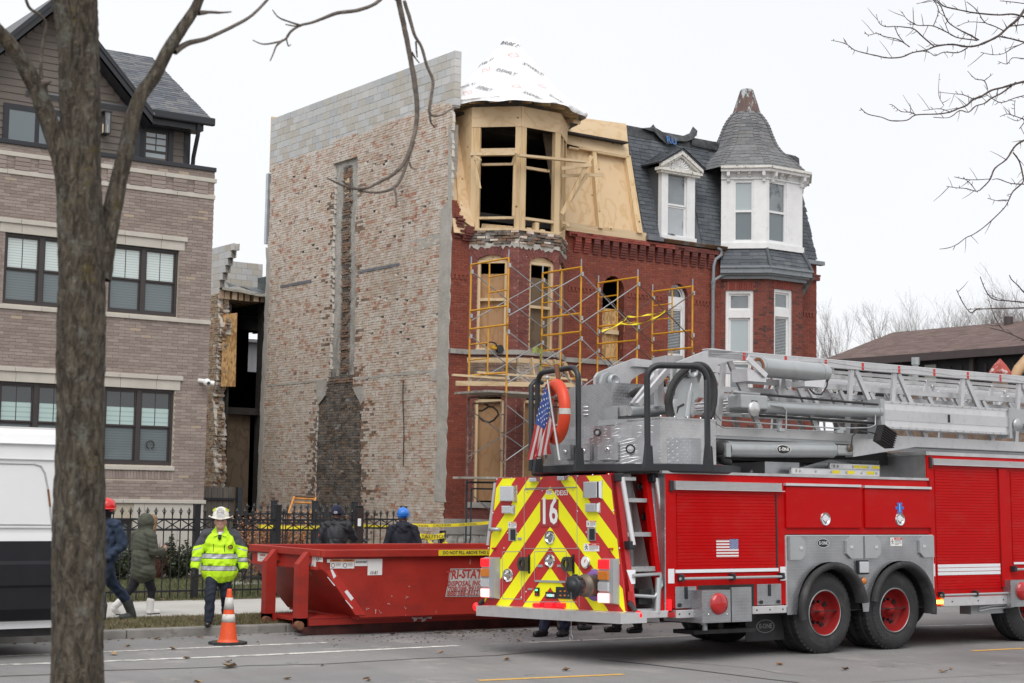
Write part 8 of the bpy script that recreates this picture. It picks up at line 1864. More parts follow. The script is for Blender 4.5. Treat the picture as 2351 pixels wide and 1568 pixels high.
q=t4(955,590,d=DF-.17);sticker(lambda u,v,w_:(q.x-.02+u,DF-.165-w_,q.z-.12+v),.08,.24,b_,'warn_orange','WARNING',False)
def tb(name,pts,r,material,n=8,par=None):m=TB();m.tube(pts,r,n);return pt_(m,name,MATS[material],par or ft)
def pbeam(name,a,b,d0,d1,w_,h,material='swirl_aluminium'):p,q=t4(*a,d=d0),t4(*b,d=d1);m=TB();m.beam((p.x,d0,p.z),(q.x,d1,q.z),w_,h);return pt_(m,name,MATS[material],ft)
pbeam('cross_beam',(1110,690),(1600,680),1.2,1.2,.3,.14);pbeam('cross_beam',(970,810),(1500,800),.9,.9,.3,.07,'silver_paint');tb('cross_cylinder',[t4(1220,690,d=1.0),t4(1640,670,d=1.0)],.065,'silver_paint',14);pbeam('cross_beam',(1010,740),(1050,740),1.3,1.3,.2,.22,'silver_paint')
pbeam('lattice_strut',(1255,625),(1560,235),1.0,.95,.07,.07,'plain_aluminium');pbeam('lattice_strut',(1310,625),(1640,240),.8,.75,.07,.07,'plain_aluminium');pbeam('lattice_strut',(1530,640),(1530,270),.9,.9,.08,.1);pbeam('cross_beam',(1500,180),(1640,150),1.3,1.0,.14,.1);pbeam('cross_beam',(1600,165),(1740,150),1.1,.8,.14,.1)
tb('hydraulic_hose',[t4(1240,520,d=1.3),t4(1300,480,d=1.2),t4(1480,430,d=1.),t4(1600,400,d=.9)],.045,'black_rubber')
for k in range(7):
 o=k*7;d=.22+.02*(k%3);pts=[t4(x,y,d=d)for x,y in((1640+o*1.1,745),(1618+o*.9,600),(1650+o,450),(1740+o*.6,310+o*.7),(1880,215+o*1.2),(2000-o*.4,215+o),(2085-o*.9,330+o*.3),(2112-o,480),(2100-o*1.1,640),(2060-o*2,760))]
 out=[]
 for i in range(len(pts)-1):
  p0,p1,p2,p3=pts[max(i-1,0)],pts[i],pts[i+1],pts[min(i+2,len(pts)-1)]
  for j in range(4):t_=j/4;out.append(.5*((2*p1)+(p2-p0)*t_+(2*p0-5*p1+4*p2-p3)*t_*t_+(3*p1-p0-3*p2+p3)*t_**3))
 out.append(pts[-1]);tb('hydraulic_hose',out,.022 if k else .04,'black_rubber',7)
tb('short_hose',[t4(1700,750,d=.3),t4(1730,650,d=.28),t4(1790,620,d=.28)],.015,'black_rubber');tb('strut_cylinder',[t4(1812,758,d=.3),t4(1845,490,d=.3)],.05,'silver_paint',12);tb('strut_rod',[t4(1845,490,d=.3),t4(1862,400,d=.3)],.025,'chrome',8)
pts=[t4(x,y,d=.33)for x,y in((1830,390),(1900,275),(1950,265),(1978,310),(1950,390),(1890,480),(1915,720),(1890,755),(1850,700))];m=TB();m.prism([(p.x,.33,p.z)for p in pts][::-1],(0,.03,0));pt_(m,'cam_plate','swirl_aluminium',ft)
def t5(x,y,d):return bp(T5(x,y),d=d)
XE=31.
def rail(name,y_top,y_bot,x_ref,d,w_,x0=None,x1=XE,material='swirl_aluminium'):
 a,b=t5(x_ref,y_top,d),t5(x_ref,y_bot,d);m=TB();m.box((a.x if x0 is None else x0,d,b.z),(x1,d+w_,a.z));return pt_(m,name,MATS[material],ft)
top=rail('ladder_rail',32,88,60,DN,.09)
zt_top,zt_bot=t5(60,32,DN).z,t5(60,88,DN).z
m=TB();m.box((t5(60,32,DN).x-.02,DN-.004,zt_top),(XE,DN+.1,zt_top+.012));pt_(m,'rail_cap','plain_aluminium',ft)
for x in(320,622,912,1180,1443,1697,1940,2175):p=t5(x,100,DN);m=TB();m.box((p.x-.022,DN-.003,zt_bot),(p.x+.022,DN,zt_top+.013));pt_(m,'red_band','warn_red',top)
m=TB()
x=t5(80,60,DN).x;pts=[]
for i in range(260):s=i*.03;pts.append((x+s+.09*sin(s*7.2),DN-.006,(zt_top+zt_bot)/2+.022*sin(s*3.6)))
m.tube(pts,.0035,4);pt_(m,'scroll_line','plain_aluminium',top)
zlo=t5(130,592,DN).z;zlb=t5(130,655,DN).z;xl0=t5(105,600,DN).x
rail('ladder_rail',592,655,130,DN,.14,xl0,XE);m=TB();m.box((DN and xl0,DN+.01,zlb-.04),(XE,DN+.2,zlb));pt_(m,'rail_flange','silver_paint',ft)
m=TB();m.box((DF and xl0,DF-.1,zlb),(XE,DF,zlo));pt_(m,'ladder_rail','swirl_aluminium',ft);m=TB();m.box((t5(60,32,DN).x,DF-.09,zt_bot),(XE,DF,zt_top));pt_(m,'ladder_rail','swirl_aluminium',ft)
p=[t5(x,y,DN)for x,y in((1108,690),(1108,812),(1570,738),(2351,762),(2351,690))];m=TB();m.prism([(q.x,DN-.01,q.z)for q in p[:3]]+[(XE,DN-.01,p[2].z),(XE,DN-.01,zlb+.02)],(0,.15,0));pt_(m,'keel_plate','swirl_aluminium',ft)
def diag(x0,z0,x1,z1,d,w_=.075,material='swirl_aluminium'):m=TB();m.beam((x0,d,z0),(x1,d,z1),.04,w_,(1,0,0));pt_(m,'lattice_bar',MATS[material],ft)
zmid=t5(1000,330,.6).z
xn=[t5(x,200,DN).x for x in(205,640,1130,1440,1935,2340)];step_=xn[-1]-xn[-2]
while xn[-1]<XE-1:xn.append(xn[-1]+step_)
for X in xn:
 diag(X-.02,zt_bot,X-.14,zlo,DN+.06);diag(X+.06,zt_bot,X+.62,zlo,DN+.06);diag(X-.02,zt_bot,X-.14,zlo,DF-.06);diag(X+.06,zt_bot,X+.55,zlo,DF-.06)
for sct,(d,yt)in enumerate(((.62,285),(.76,352),(.90,405))):
 z1,z0=t5(1000,yt,d).z,t5(1000,yt+40-sct*6,d).z;z2=t5(1000,yt+150-30*sct,d).z
 for dd in(d,2.45-d):m=TB();m.box((xl0+.6+.15*sct,dd,z0),(XE,dd+.05,z1));pt_(m,'fly_rail','swirl_aluminium',ft);m=TB();m.box((xl0+.5+.1*sct,dd,z2-.07),(XE,dd+.06,z2));pt_(m,'fly_rail','silver_paint',ft)
 x=xl0+.7
 while x<24:diag(x,z0,x+.17,z2,d+.02,.06);diag(x+.34,z0,x+.17,z2,2.45-d+.02,.06);x+=.62
 x=xl0+.5;zr=z2-.03
 while x<24:m=TB();m.tube([(x,d+.03,zr),(x,2.45-d,zr)],.017,6);pt_(m,'rung','plain_aluminium',ft);x+=.355
for sct,dd in enumerate((.62,.76)):
 zt=zt_top-.10-.05*sct
 for d in(dd+.1,2.3-dd):m=TB();m.box((t5(950,200,DN).x,d,zt-.045),(XE,d+.04,zt));pt_(m,'fly_rail','plain_aluminium',ft)
 x=t5(960,200,DN).x
 while x<25:diag(x,zt-.04,x-.1,zmid,2.3-dd,.05);diag(x+.12,zt-.04,x+.35,zmid,2.3-dd,.05);diag(x+.05,zt-.04,x-.05,zmid,dd+.1,.05);x+=.75+.1*sct
def cyl5(name,a,b,d,r,material='silver_paint',n=20,caps=None):
 p,q=t5(*a,d),t5(*b,d);m=TB();m.tube([(p.x,d,p.z),(q.x,d,q.z)],r,n);o=pt_(m,name,MATS[material],ft)
 for c,rr_,L in(caps or()):m=TB();e=p.lerp(q,c);u=(q-p).normalized();m.tube([e-u*L/2,e+u*L/2],rr_,n);pt_(m,'cylinder_band','silver_paint',o)
 return o,p,q
o,p,q=cyl5('air_cylinder',(420,160),(905,205),.22,.128,caps=((.06,.136,.06),(.93,.136,.05)))
mat('rust',(.20,.085,.04),.85,var=.4,vscale=12);m=TB();u=(q-p).normalized();m.lathe([(.128,.004),(.12,.012),(.085,.004),(.08,.0),(0,.0)],(p.x,.22,p.z),-u,24);pt_(m,'rusty_end','rust',o);m=TB();m.lathe([(.082,.006),(0,.008)],(p.x,.22,p.z),-u,20);pt_(m,'end_disc','silver_paint',o)
a,b=t5(345,95,.08),t5(480,225,.08);m=TB();m.beam((a.x,.08,a.z),(b.x,.08,b.z),.03,.07);a,b=t5(345,260,.1),t5(480,235,.1);m.prism([(a.x,.1,a.z),(b.x,.1,a.z),(b.x,.1,b.z+.04),(a.x,.1,b.z+.1)],(0,.3,0));pt_(m,'cylinder_cradle','plain_aluminium',o)
a,b=t5(760,250,.12),t5(915,310,.12);m=TB();m.prism([(a.x,.12,b.z),(b.x-.05,.12,b.z),(b.x,.12,a.z+.02),(a.x,.12,a.z-.02)],(0,.25,0));pt_(m,'cylinder_cradle','plain_aluminium',o);tb('air_hose',[t5(930,230,.15),t5(920,300,.13),t5(880,360,.13),t5(830,355,.13),t5(795,318,.13)],.012,'black_rubber',6)
o,p,q=cyl5('extension_cylinder',(465,448),(1300,488),.26,.082,caps=((.0,.09,.05),(.985,.09,.05)))
a,b=t5(275,340,.2),t5(470,470,.2);m=TB();m.rbox((a.x,.14,b.z),(b.x,.4,a.z-.03),.02);hs_=pt_(m,'pulley_housing','silver_paint',ft);c=t5(395,462,.13);m=TB();m.lathe([(.095,-.03),(.10,.0),(.085,.02),(.02,.02),(0,.025)],(c.x,.13,c.z),(0,-1,0),24);pt_(m,'pulley','plain_aluminium',hs_)
a=t5(395,425,.135);m=TB();m.box((a.x-.05,.132,a.z-.05),(a.x+.05,.138,a.z+.04));pt_(m,'worn_patch','chassis_black',hs_)
tb('hydraulic_pipe',[t5(235,340,.2),t5(430,358,.2)],.022,'silver_paint');tb('steel_cable',[t5(430,358,.2),t5(1290,432,.2)],.016,'black_rubber');tb('steel_cable',[t5(430,512,.3),t5(1290,570,.3)],.016,'black_rubber')
tb('hydraulic_pipe',[t5(110,380,.2),t5(115,500,.2),t5(150,545,.2),t5(560,575,.2),t5(1000,605,.2),t5(1230,600,.2),t5(1272,580,.2),t5(1272,500,.2)],.011,'silver_paint',6);tb('hydraulic_pipe',[t5(105,480,.22),t5(120,570,.22),t5(170,600,.22),t5(600,615,.22),t5(990,628,.22)],.011,'silver_paint',6);tb('hydraulic_pipe',[t5(515,438,.17),t5(600,448,.16),t5(625,470,.16),t5(625,610,.16)],.011,'silver_paint',6)
for x,y in((590,618),(1010,630),(1025,610)):p=t5(x,y,.2);m=TB();m.rbox((p.x-.06,.17,p.z-.025),(p.x+.06,.23,p.z+.025),.01);pt_(m,'pipe_fitting','silver_paint',ft)
DX=.22;a,b=t5(1308,402,DX),t5(2240,402,DX);zz1=t5(1308,402,DX).z;zz0=t5(1308,602,DX).z;m=TB();m.box((a.x,DX,zz0),(b.x,DX+.2,zz1));bxx=pt_(m,'ladder_box','plain_aluminium',ft)
h=zz1-zz0
for k,(f0,f1)in enumerate(((.0,.08),(.30,.68),(.92,1.))):m=TB();m.box((a.x-.002,DX-.012,zz0+h*f0),(b.x+.002,DX,zz0+h*f1));pt_(m,'box_strip','swirl_aluminium',bxx)
m=TB()
for k in range(17):
 for f in(.04,.96):x=a.x+.06+(b.x-a.x-.12)*k/16;m.cyl((x,DX-.012,zz0+h*f),(x,DX-.02,zz0+h*f),.01,6)
stuff(pt_(m,'box_bolt','silver_paint',bxx));c=t5(1800,500,DX);m=TB();m.box((c.x-.025,DX-.015,zz0+h*.34),(c.x+.025,DX-.013,zz0+h*.64));pt_(m,'box_slot','chassis_black',bxx)
m=TB();m.prism([(a.x-.03,DX-.03,zz0-.14),(a.x+.05,DX-.03,zz0-.14),(a.x+.05,DX-.03,zz1+.02),(a.x-.03,DX-.03,zz1+.02)],(0,.25,0));pt_(m,'box_end','silver_paint',bxx);m=TB();m.box((b.x-.04,DX-.03,zz0-.05),(b.x+.02,DX+.2,zz1+.02));pt_(m,'box_end','silver_paint',bxx)
c=t5(2300,570,.2);m=TB();m.box((c.x-.12,.2,c.z),(c.x+.5,.4,c.z+.22));pt_(m,'pulley_housing','silver_paint',ft);m=TB();m.lathe([(.10,.0),(.09,.03),(0,.03)],(c.x,.19,c.z-.02),(0,-1,0),20);pt_(m,'pulley','silver_paint',ft)
c=t5(1340,665,.05);m=TB();vs0=[V3((sx*.13,sy*.07,sz*.12))for sz in(-1,1)for sx,sy in((-1,-1),(1,-1),(1,1),(-1,1))];Rm=Matrix.Rotation(.4,3,'Y');m.add([Rm@v+c for v in vs0],[(3,2,1,0),(4,5,6,7),(0,1,5,4),(1,2,6,5),(2,3,7,6),(3,0,4,7)])
for k in range(7):m.add([Rm@V3((sx*.14,-.07-.02*sy,-.11+.033*k+.012*sz))+c for sz in(0,1)for sx,sy in((-1,0),(1,0),(1,1),(-1,1))],[(3,2,1,0),(4,5,6,7),(0,1,5,4),(1,2,6,5),(2,3,7,6),(3,0,4,7)])
pt_(m,'work_light','chassis_black',ft);m=TB();p=t5(1310,600,.1);m.beam((p.x,.1,p.z+.1),(c.x,.1,c.z),.05,.02);pt_(m,'light_bracket','silver_paint',ft);tb('light_cable',[t5(1300,650,.08),t5(1220,630,.1),t5(1150,622,.1),t5(1105,660,.1),t5(1095,745,.1)],.01,'black_rubber',6)
DLC=.33;o,p,q=cyl5('lift_cylinder',(205,757),(958,762),DLC,.102,caps=((.0,.108,.06),(.985,.106,.05)))
c=t5(606,757,DLC-.105);oval_badge(lambda u,v,w_:(c.x+u,DLC-.106+.0-w_+.5*(v*v)/.1,c.z+v),.135,.062,o,'black_paint','white_sticker','E-ONE','white_sticker',.006)
cyl5('lift_rod',(958,766),(1010,770),DLC,.05,'chrome');a,b=t5(1000,725,DLC-.1),t5(1110,800,DLC-.1);m=TB();m.rbox((a.x,DLC-.1,b.z),(b.x,DLC+.25,a.z),.03);pt_(m,'cylinder_clevis','silver_paint',ft);m=TB();c=t5(1090,750,DLC-.12);m.lathe([(.05,.0),(.05,.03),(0,.035)],(c.x,DLC-.1,c.z),(0,-1,0),14);pt_(m,'clevis_pin','bronze_cap',ft)
c=t5(160,757,DLC);m=TB();m.ball((c.x,DLC,c.z),.11,.11,.12);m.tube([t5(150,800,DLC-.05),t5(160,840,DLC-.05),t5(210,850,DLC)],.05,8);pt_(m,'cylinder_foot','black_rubber',ft)
m=TB();c=t5(180,760,DLC-.1);m.box((c.x,DLC-.13,c.z-.09),(c.x+.08,DLC+.1,c.z+.09));pt_(m,'foot_plate','silver_paint',ft)
m=TB();m.box((xl0+.3,.7,zlb-.3),(XE,1.8,zlb-.12));pt_(m,'ladder_cradle','chassis_black',ft);m=TB();m.box((t5(470,850,.5).x,.5,zTop),(t5(720,850,.5).x,1.3,t5(600,850,.5).z));pt_(m,'plate_bin','tread_plate',ft);m=TB();m.prism([t5(720,890,.7),t5(940,830,.7),t5(1300,840,.7),t5(1300,900,.7)],(0,.05,0));pt_(m,'ladder_bed','silver_paint',ft)
def ground_ladder(label,px0,py0,py1,d,num,x1px=1442):
 p,q=bp(T3(px0,py0),d=d),bp(T3(px0,py1),d=d);x1=bp(T3(x1px,py0),d=d).x;gl=thing('ground_ladder',label,'ladder',toW(p.x,d,q.z),'ground ladders on the truck');z1,z0=p.z,q.z
 for dd in(d,d+.45):m=TB();m.box((p.x,dd,z0),(x1,dd+.035,z1));m.box((p.x,dd-.006,z1-.008),(x1,dd+.04,z1));pt_(m,'side_rail','plain_aluminium',gl)
 x=p.x+.16;
 while x<x1:m=TB();m.tube([(x,d-.008,(z0+z1)/2),(x,d+.46,(z0+z1)/2)],.018,8);pt_(m,'rung','silver_paint',gl);x+=.3
 h=z1-z0;m=TB();m.box((p.x+.03,d-.003,z0+h*.2),(p.x+.13,d,z0+h*.85));pt_(m,'number_plate','white_sticker',gl);vs,fs=text_mesh(num,h*.75,.9,.02);m=TB();m.add([(p.x+.08+u,d-.005,z0+h*.5+v)for u,v in vs],fs);pt_(m,'lettering','print_black',gl)
 for f in(.45,.62,.85):
  if p.x+(x1-p.x)*f+.15<x1:m=TB();m.box((p.x+(x1-p.x)*f,d-.003,z0+h*.25),(p.x+(x1-p.x)*f+.15,d,z0+h*.8));pt_(m,'caution_label','tape_yellow',gl)
ground_ladder('aluminium ladder marked 12 lying lowest on the truck body',765,226,262,.22,'12');ground_ladder('aluminium ladder marked 10 lying above the one marked 12',888,190,228,.36,'10');ground_ladder('aluminium ladder marked 8 lying topmost below the lift cylinder',1130,163,195,.5,'8');ground_ladder('short aluminium ladder marked 10 sticking out furthest to the rear',632,204,226,.75,'10',890)
pr_=V3((hp1[1].x-hp1[0].x,hp1[1].y-hp1[0].y,0)).normalized();hn_=V3((pr_.y,-pr_.x,0));
if hn_.x>0:hn_=-hn_
lo_=V3((hp1[0].x,hp1[0].y,zpt))+hn_*.12
lc=bpl(T4(452,697),lo_,hn_);Rl=.40
ru_,ro_=.33,.088
nL=V3((-.85,.26,0));nL=V3((nL.x,nL.y,0)).normalized();xL_=V3((-nL.y,nL.x,0));
zt_=bpl(T4(452,352),lo_,hn_).z;zb_=bpl(T4(452,1042),lo_,hn_).z;Rv=(zt_-zb_)/2-.088;lcz=(zt_+zb_)/2
ring_=thing('life_ring','orange life ring hanging on the black hoop of the turntable','life ring',toW(lc.x,lc.y,lcz));m=TB();vs=[];n1,n2=40,14
for i in range(n1):
 t_=2*pi*i/n1;cdir=xL_*cos(t_)+V3((0,0,1))*sin(t_);ctr=V3((lc.x,lc.y,lcz))+V3((cdir.x*Rv,cdir.y*Rv,cdir.z*Rv))
 for j in range(n2):a=2*pi*j/n2;vs.append(ctr+cdir*cos(a)*.088+nL*sin(a)*.07)
m.add(vs,[(i*n2+j,((i+1)%n1)*n2+j,((i+1)%n1)*n2+(j+1)%n2,i*n2+(j+1)%n2)for i in range(n1)for j in range(n2)],smooth=True)
pt_(m,'ring',mat('buoy_orange',(.60,.05,.013),.45,var=.1,dirt=(.30,.05,.02),dscale=6,dlo=.62,dhi=.75),ring_)
m=TB()
for t_ in(-.05,2.2):
 for k in range(2):
  cdir=xL_*cos(t_)+V3((0,0,1))*sin(t_);d2=xL_*-sin(t_)+V3((0,0,1))*cos(t_);ctr=V3((lc.x,lc.y,lcz))+cdir*Rv
  vs=[]
  for j in range(15):a=2*pi*j/14;q=ctr+cdir*cos(a)*.0895+nL*sin(a)*.0715;vs+=[q-d2*.035,q+d2*.035]
  if k==0:m.add(vs,[(2*i,2*i+2,2*i+3,2*i+1)for i in range(14)])
pt_(m,'ring_band',mat('silver_tape',(.5,.5,.47),.5,dirt=(.3,.3,.27),dscale=20),ring_)
m=TB();m.smooth=True
def rp3(t_,r):cdir=xL_*cos(t_)+V3((0,0,1))*sin(t_);return V3((lc.x,lc.y,lcz))+cdir*r+nL*.09
m.tube([rp3(1.57,Rv+.0),rp3(1.9,Rv-.1),rp3(2.5,Rv-.02),rp3(3.1,Rv-.12),rp3(3.8,Rv-.05),rp3(4.4,Rv-.15),rp3(4.9,Rv)],.018,6);m.tube([rp3(1.57,Rv),rp3(1.3,Rv-.15),rp3(.4,Rv-.2),rp3(-.6,Rv-.25),rp3(-1.4,Rv-.1),rp3(-1.8,Rv+.15),rp3(-1.7,Rv+.3)],.016,6);pt_(m,'rope',mat('rope_grey',(.20,.18,.15),.9,var=.3,vscale=20),ring_)
m=TB();zh=hp1[2];m.tube([(lc.x,lc.y,zh+.05),(lc.x+.02,lc.y-.03,zt_+.02),(lc.x,lc.y,zt_-.1)],.03,6);pt_(m,'strap',mat('leather_brown',(.20,.085,.04),.8),ring_)
fp0=bpl(T4(362,400),lo_+hn_*.12,hn_);fp1=bpl(T4(490,1205),lo_+hn_*.12,hn_)
fl=thing('flag','stars and stripes flag drooping from a short silver pole','flag',toW(*fp1));m=TB();m.tube([fp1,fp0+V3((0,0,.06))],[.016,.011],8);pt_(m,'pole','silver_paint',fl);m=TB();m.ball(fp0+V3((0,0,.07)),.028);pt_(m,'finial','silver_paint',fl)
F00,F10=fp0,fp0.lerp(fp1,.52);Ft=bpl(T4(178,1205),lo_+hn_*.2,hn_);Fb=bpl(T4(358,1140),lo_+hn_*.12,hn_)
def cloth(u,v,off=0):
 a=F00.lerp(F10,u);b=Ft.lerp(Fb,u);mid=F00.lerp(Ft,.5)+V3((0,0,-.02));p=a.lerp(b,v)+V3((0,0,-.05*sin(pi*v)*(1-u)))
 return p+hn_*(.05*sin(u*8.5+v*2.2)*(.4+v)+.02*sin(u*17+v*5)+off)
for i in range(13):
 m=TB();m.smooth=True;m.grid(lambda a,b,i=i:cloth((i+a)/13,b),2,20);pt_(m,'flag_stripe',MATS['flag_red' if i%2==0 else 'white_cloth'],fl)if mat('white_cloth',(.50,.47,.46),.8,var=.1)else 0
m=TB();m.smooth=True;m.grid(lambda a,b:cloth(a*7/13,b*.47,.006),12,12);m.grid(lambda a,b:cloth(a*7/13,b*.47,-.006),12,12);un=pt_(m,'union','flag_blue',fl);stuff(un)
m=TB()
for r in range(8):
 for c in range(5):u,v=(r+.6)/8.2*7/13,(c+.5+.5*(r%2))/5.6*.45;m.add([cloth(u+rad*cos(q),v+rad*.8*sin(q),.012)for q,rad in[(pi*2*k/10,.022 if k%2==0 else .010)for k in range(10)]],[tuple(range(10))])
stuff(pt_(m,'stars','white_sticker',fl))
# ============ ROLL-OFF SKIP
D1=lambda x,y:(574+x*.2745,1090.6+y*.2745)
YD=20.22
def d1(x,y,Y=YD):return at(*D1(x,y),Y=Y)
dk=thing('dumpster','long red steel roll-off dumpster with warning labels standing at the kerb','dumpster',(14,21,0))
t=NT('skip_red');c=t.mix(t.ramp(t.noise(1.6,5),[(.3,0.),(.7,1.)]),(.29,.017,.012),(.39,.030,.018));c=t.mix(t.ramp(t.noise((1.2,1.2,4),5,.7),[(.52,0.),(.75,.7)]),c,(.13,.022,.016));c=t.mix(t.ramp(t.noise((5,5,2.5),5,.75),[(.66,0.),(.70,.8)]),c,(.50,.30,.27));t.bump(t.noise(5,3),.12,.03);t.done(c,.5)
t=NT('skip_rust');t.done(t.mix(t.ramp(t.noise(7,5),[(.35,0.),(.65,1.)]),(.09,.04,.022),(.20,.09,.045)),.8)
mat('skip_shaded',(.06,.014,.011),.7,var=.5,vscale=5,dirt=(.035,.02,.016),dscale=3);Xf=d1(612,650).x;zt,zr_,zm=d1(700,625).z,d1(700,688).z,d1(640,790).z;Xb,zb=d1(920,1190).x,d1(920,1192).z;XE2=18.6  # dirty dark red; the shadow under the base is darkened into it
wfar=None
q=at(*D1(22,640),X=Xf);YD2=q.y
m=MB();m.prism([(Xf,YD,zt-.02),(Xf,YD,zm),(Xb,YD,zb),(XE2,YD,zb),(XE2,YD,zt-.02)],(0,.05,0));pt_(m,'side_wall','skip_red',dk);m=MB();m.prism([(Xf,YD2-.05,zt-.02),(Xf,YD2-.05,zm),(Xb,YD2-.05,zb),(XE2,YD2-.05,zb),(XE2,YD2-.05,zt-.02)],(0,.05,0));pt_(m,'side_wall','skip_red',dk)
m=MB();m.box((Xf,YD+.05,zm),(Xf+.05,YD2-.05,zt-.02));m.prism([(Xf,YD+.05,zm),(Xb,YD+.05,zb),(Xb+.05,YD+.05,zb+.02),(Xf+.05,YD+.05,zm+.02)],(0,YD2-YD-.1,0));m.box((Xb,YD+.05,zb-.03),(XE2,YD2-.05,zb));pt_(m,'front_wall','skip_red',dk)
m=MB();m.rbox((Xf-.03,YD-.07,zr_),(XE2,YD+.03,zt),.012);m.rbox((Xf-.05,YD+.03,zt-.1),(Xf+.05,YD2-.03,zt),.012);m.rbox((Xf-.03,YD2-.03,zr_),(XE2,YD2+.07,zt),.012);pt_(m,'top_rail','skip_red',dk)
m=MB();a=d1(660,800);b=d1(900,1170);m.prism([(a.x-.06,YD-.012,a.z),(a.x+.1,YD-.012,a.z),(b.x+.12,YD-.012,b.z),(b.x-.04,YD-.012,b.z)],(0,.015,0));pt_(m,'corner_strip',mat('skip_bright',(.45,.03,.022),.5,var=.15),dk)
m=MB();ze=zm+.01;m.box((Xf-.03,YD+.1,ze-.02),(Xf,YD2-.02,ze+.02));pt_(m,'front_rib','skip_red',dk)
YP1=20.58;p1=at(*D1(430,1345),Y=YP1);YP2=21.55
xp0,xp1=at(*D1(382,1000),Y=YP1).x,at(*D1(470,1000),Y=YP1).x
zb1,zb2=at(*D1(700,1192),Y=YP1-.05).z,at(*D1(700,1250),Y=YP1-.05).z
for i,(yp)in enumerate((YP1,YP2)):
 x0,x1=xp0,xp1;zpt_=at(*D1(480,642),Y=YP1).z;zpl=at(*D1(385,745),Y=YP1).z
 m=MB();m.prism([(x0,yp-.06,.12),(x1,yp-.06,.12),(x1,yp-.06,zpt_-.03),(x1+.0,yp-.06,zpt_),(x1-.02,yp-.06,zpt_),(x0,yp-.06,zpl)],(0,.13,0));pt_(m,'front_post','skip_red',dk)
 m=MB();m.prism([(x1,yp-.05,zpt_-.02),(Xf+.02,yp-.05,zpt_-.02),(Xf+.02,yp-.05,zpt_-.16),(x1,yp-.05,zpt_-.16)],(0,.1,0));pt_(m,'post_bracket','skip_red',dk)
 m=MB();m.prism([(x0,yp-.06,.16),(x0+.08,yp-.06,.03),(x0+.28,yp-.06,.0),(XE2,yp-.06,.0),(XE2,yp-.06,.24),(x0,yp-.06,.24)],(0,.12,0));pt_(m,'skid','skip_shaded',dk)
 m=MB();m.cyl((x0+.0,yp-.16,.15),(x0+.0,yp-.065,.15),.06,14);pt_(m,'roller','skip_rust',dk)
m=MB();m.prism([(x1,YP1-.11,zb2),(XE2,YP1-.11,zb2),(XE2,YP1-.11,zb1),(x1,YP1-.11,zb1)],(0,.05,0));m.prism([(x1,YP1-.115,zb1),(XE2,YP1-.115,zb1),(XE2,YD+.05,zb1+.02),(Xb-.4,YP1+.1,zb1+.02)],(0,0,.015));m.box((x1-.05,YP2-.1,zb2),(XE2,YP2-.06,zb1));m.box((x1+.0,YP1,zb1-.06),(x1+1.2,YP2,zb1-.02));pt_(m,'base_rail','skip_red',dk)
m=MB();m.box((Xb,YP1+.1,.2),(XE2,YP2-.1,zb-.03));stuff(pt_(m,'underframe','skip_shaded',dk))
def dlab(x0,y0,x1,y1,name='label',material='white_sticker',Y=YD,front=False,par=dk,off=.0):
 m=MB()
 if front:a,b=at(*D1(x0,y0),X=Xf-.004-off),at(*D1(x1,y1),X=Xf-.004-off);m.poly([(Xf-.004-off,a.y,b.z),(Xf-.004-off,b.y,b.z),(Xf-.004-off,b.y,a.z),(Xf-.004-off,a.y,a.z)]);c=V3((Xf-.004-off,(a.y+b.y)/2,(a.z+b.z)/2));sz=(abs(b.y-a.y),a.z-b.z)
 else:a,b=d1(x0,y0,Y-.004-off),d1(x1,y1,Y-.004-off);m.poly([(a.x,Y-.004-off,b.z),(b.x,Y-.004-off,b.z),(b.x,Y-.004-off,a.z),(a.x,Y-.004-off,a.z)]);c=V3(((a.x+b.x)/2,Y-.004-off,(a.z+b.z)/2));sz=(b.x-a.x,a.z-b.z)
 return pt_(m,name,MATS[material],par),c,sz
def dtext(txt,c,size,par,front=False,material='print_black',dz=0,sx=1.,bold=.012,dx=0,slant=0,bend=None):
 m=MB();u=V3((0,-1,0))if front else V3((1,0,0));n=V3((-.003,0,0))if front else V3((0,-.003,0));v=V3((0,0,1))+u*slant;vs,fs=text_mesh(txt,size,sx,bold)
 if bend:vs=[(x,y+bend*x*x)for x,y in vs]
 m.add([c+n+u*(x+dx)+v*(y+dz)for x,y in vs],fs);pt_(m,'lettering',MATS[material],par)
for(x0,y0,x1,y1,fr)in((490,647,551,787,True),(986,702,1104,836,False)):
 l,c,s=dlab(x0,y0,x1,y1,front=fr);dtext('10-81',c,s[1]*.30,l,fr,dz=-s[1]*.36,sx=.85,slant=.2)
l,c,s=dlab(65,648,147,735,front=True);dtext('DANGER',c,s[1]*.32,l,True,'warn_red',s[1]*.27,.95,.02);dtext('DO NOT PARK IN FRONT',c,s[1]*.13,l,True,'warn_red',-s[1]*.08,.9,.004);dtext('OF THIS BOX',c,s[1]*.13,l,True,'warn_red',-s[1]*.33,.9,.004)
for(x0,y0,x1,y1,fr)in((556,648,608,728,True),(672,703,771,781,False),(774,703,871,781,False)):
 l,c,s=dlab(x0,y0,x1,y1,front=fr);hh,hc,hs=dlab(x0+1,y0+2,x1-1,y0+22,'label_head','warn_orange',front=fr,par=l,off=.001);dtext('WARNING',hc,hs[1]*.85,hh,fr,sx=.9);m=MB()
 u=V3((0,-1,0))if fr else V3((1,0,0));n=V3((-.003,0,0))if fr else V3((0,-.003,0))
 for k in range(3):a=c+n+u*(-s[0]*.05)+V3((0,0,s[1]*(.05-.14*k)));m.poly([a,a+u*s[0]*.42,a+u*s[0]*.42+V3((0,0,s[1]*.03)),a+V3((0,0,s[1]*.03))])
 m.tube([c+n*1.5+u*(-s[0]*.28+s[0]*.15*cos(q))+V3((0,0,-s[1]*.15+s[0]*.15*sin(q)))for q in np.linspace(0,6.28,14)],.004,3,cap=False);pt_(m,'label_print','print_black',l)
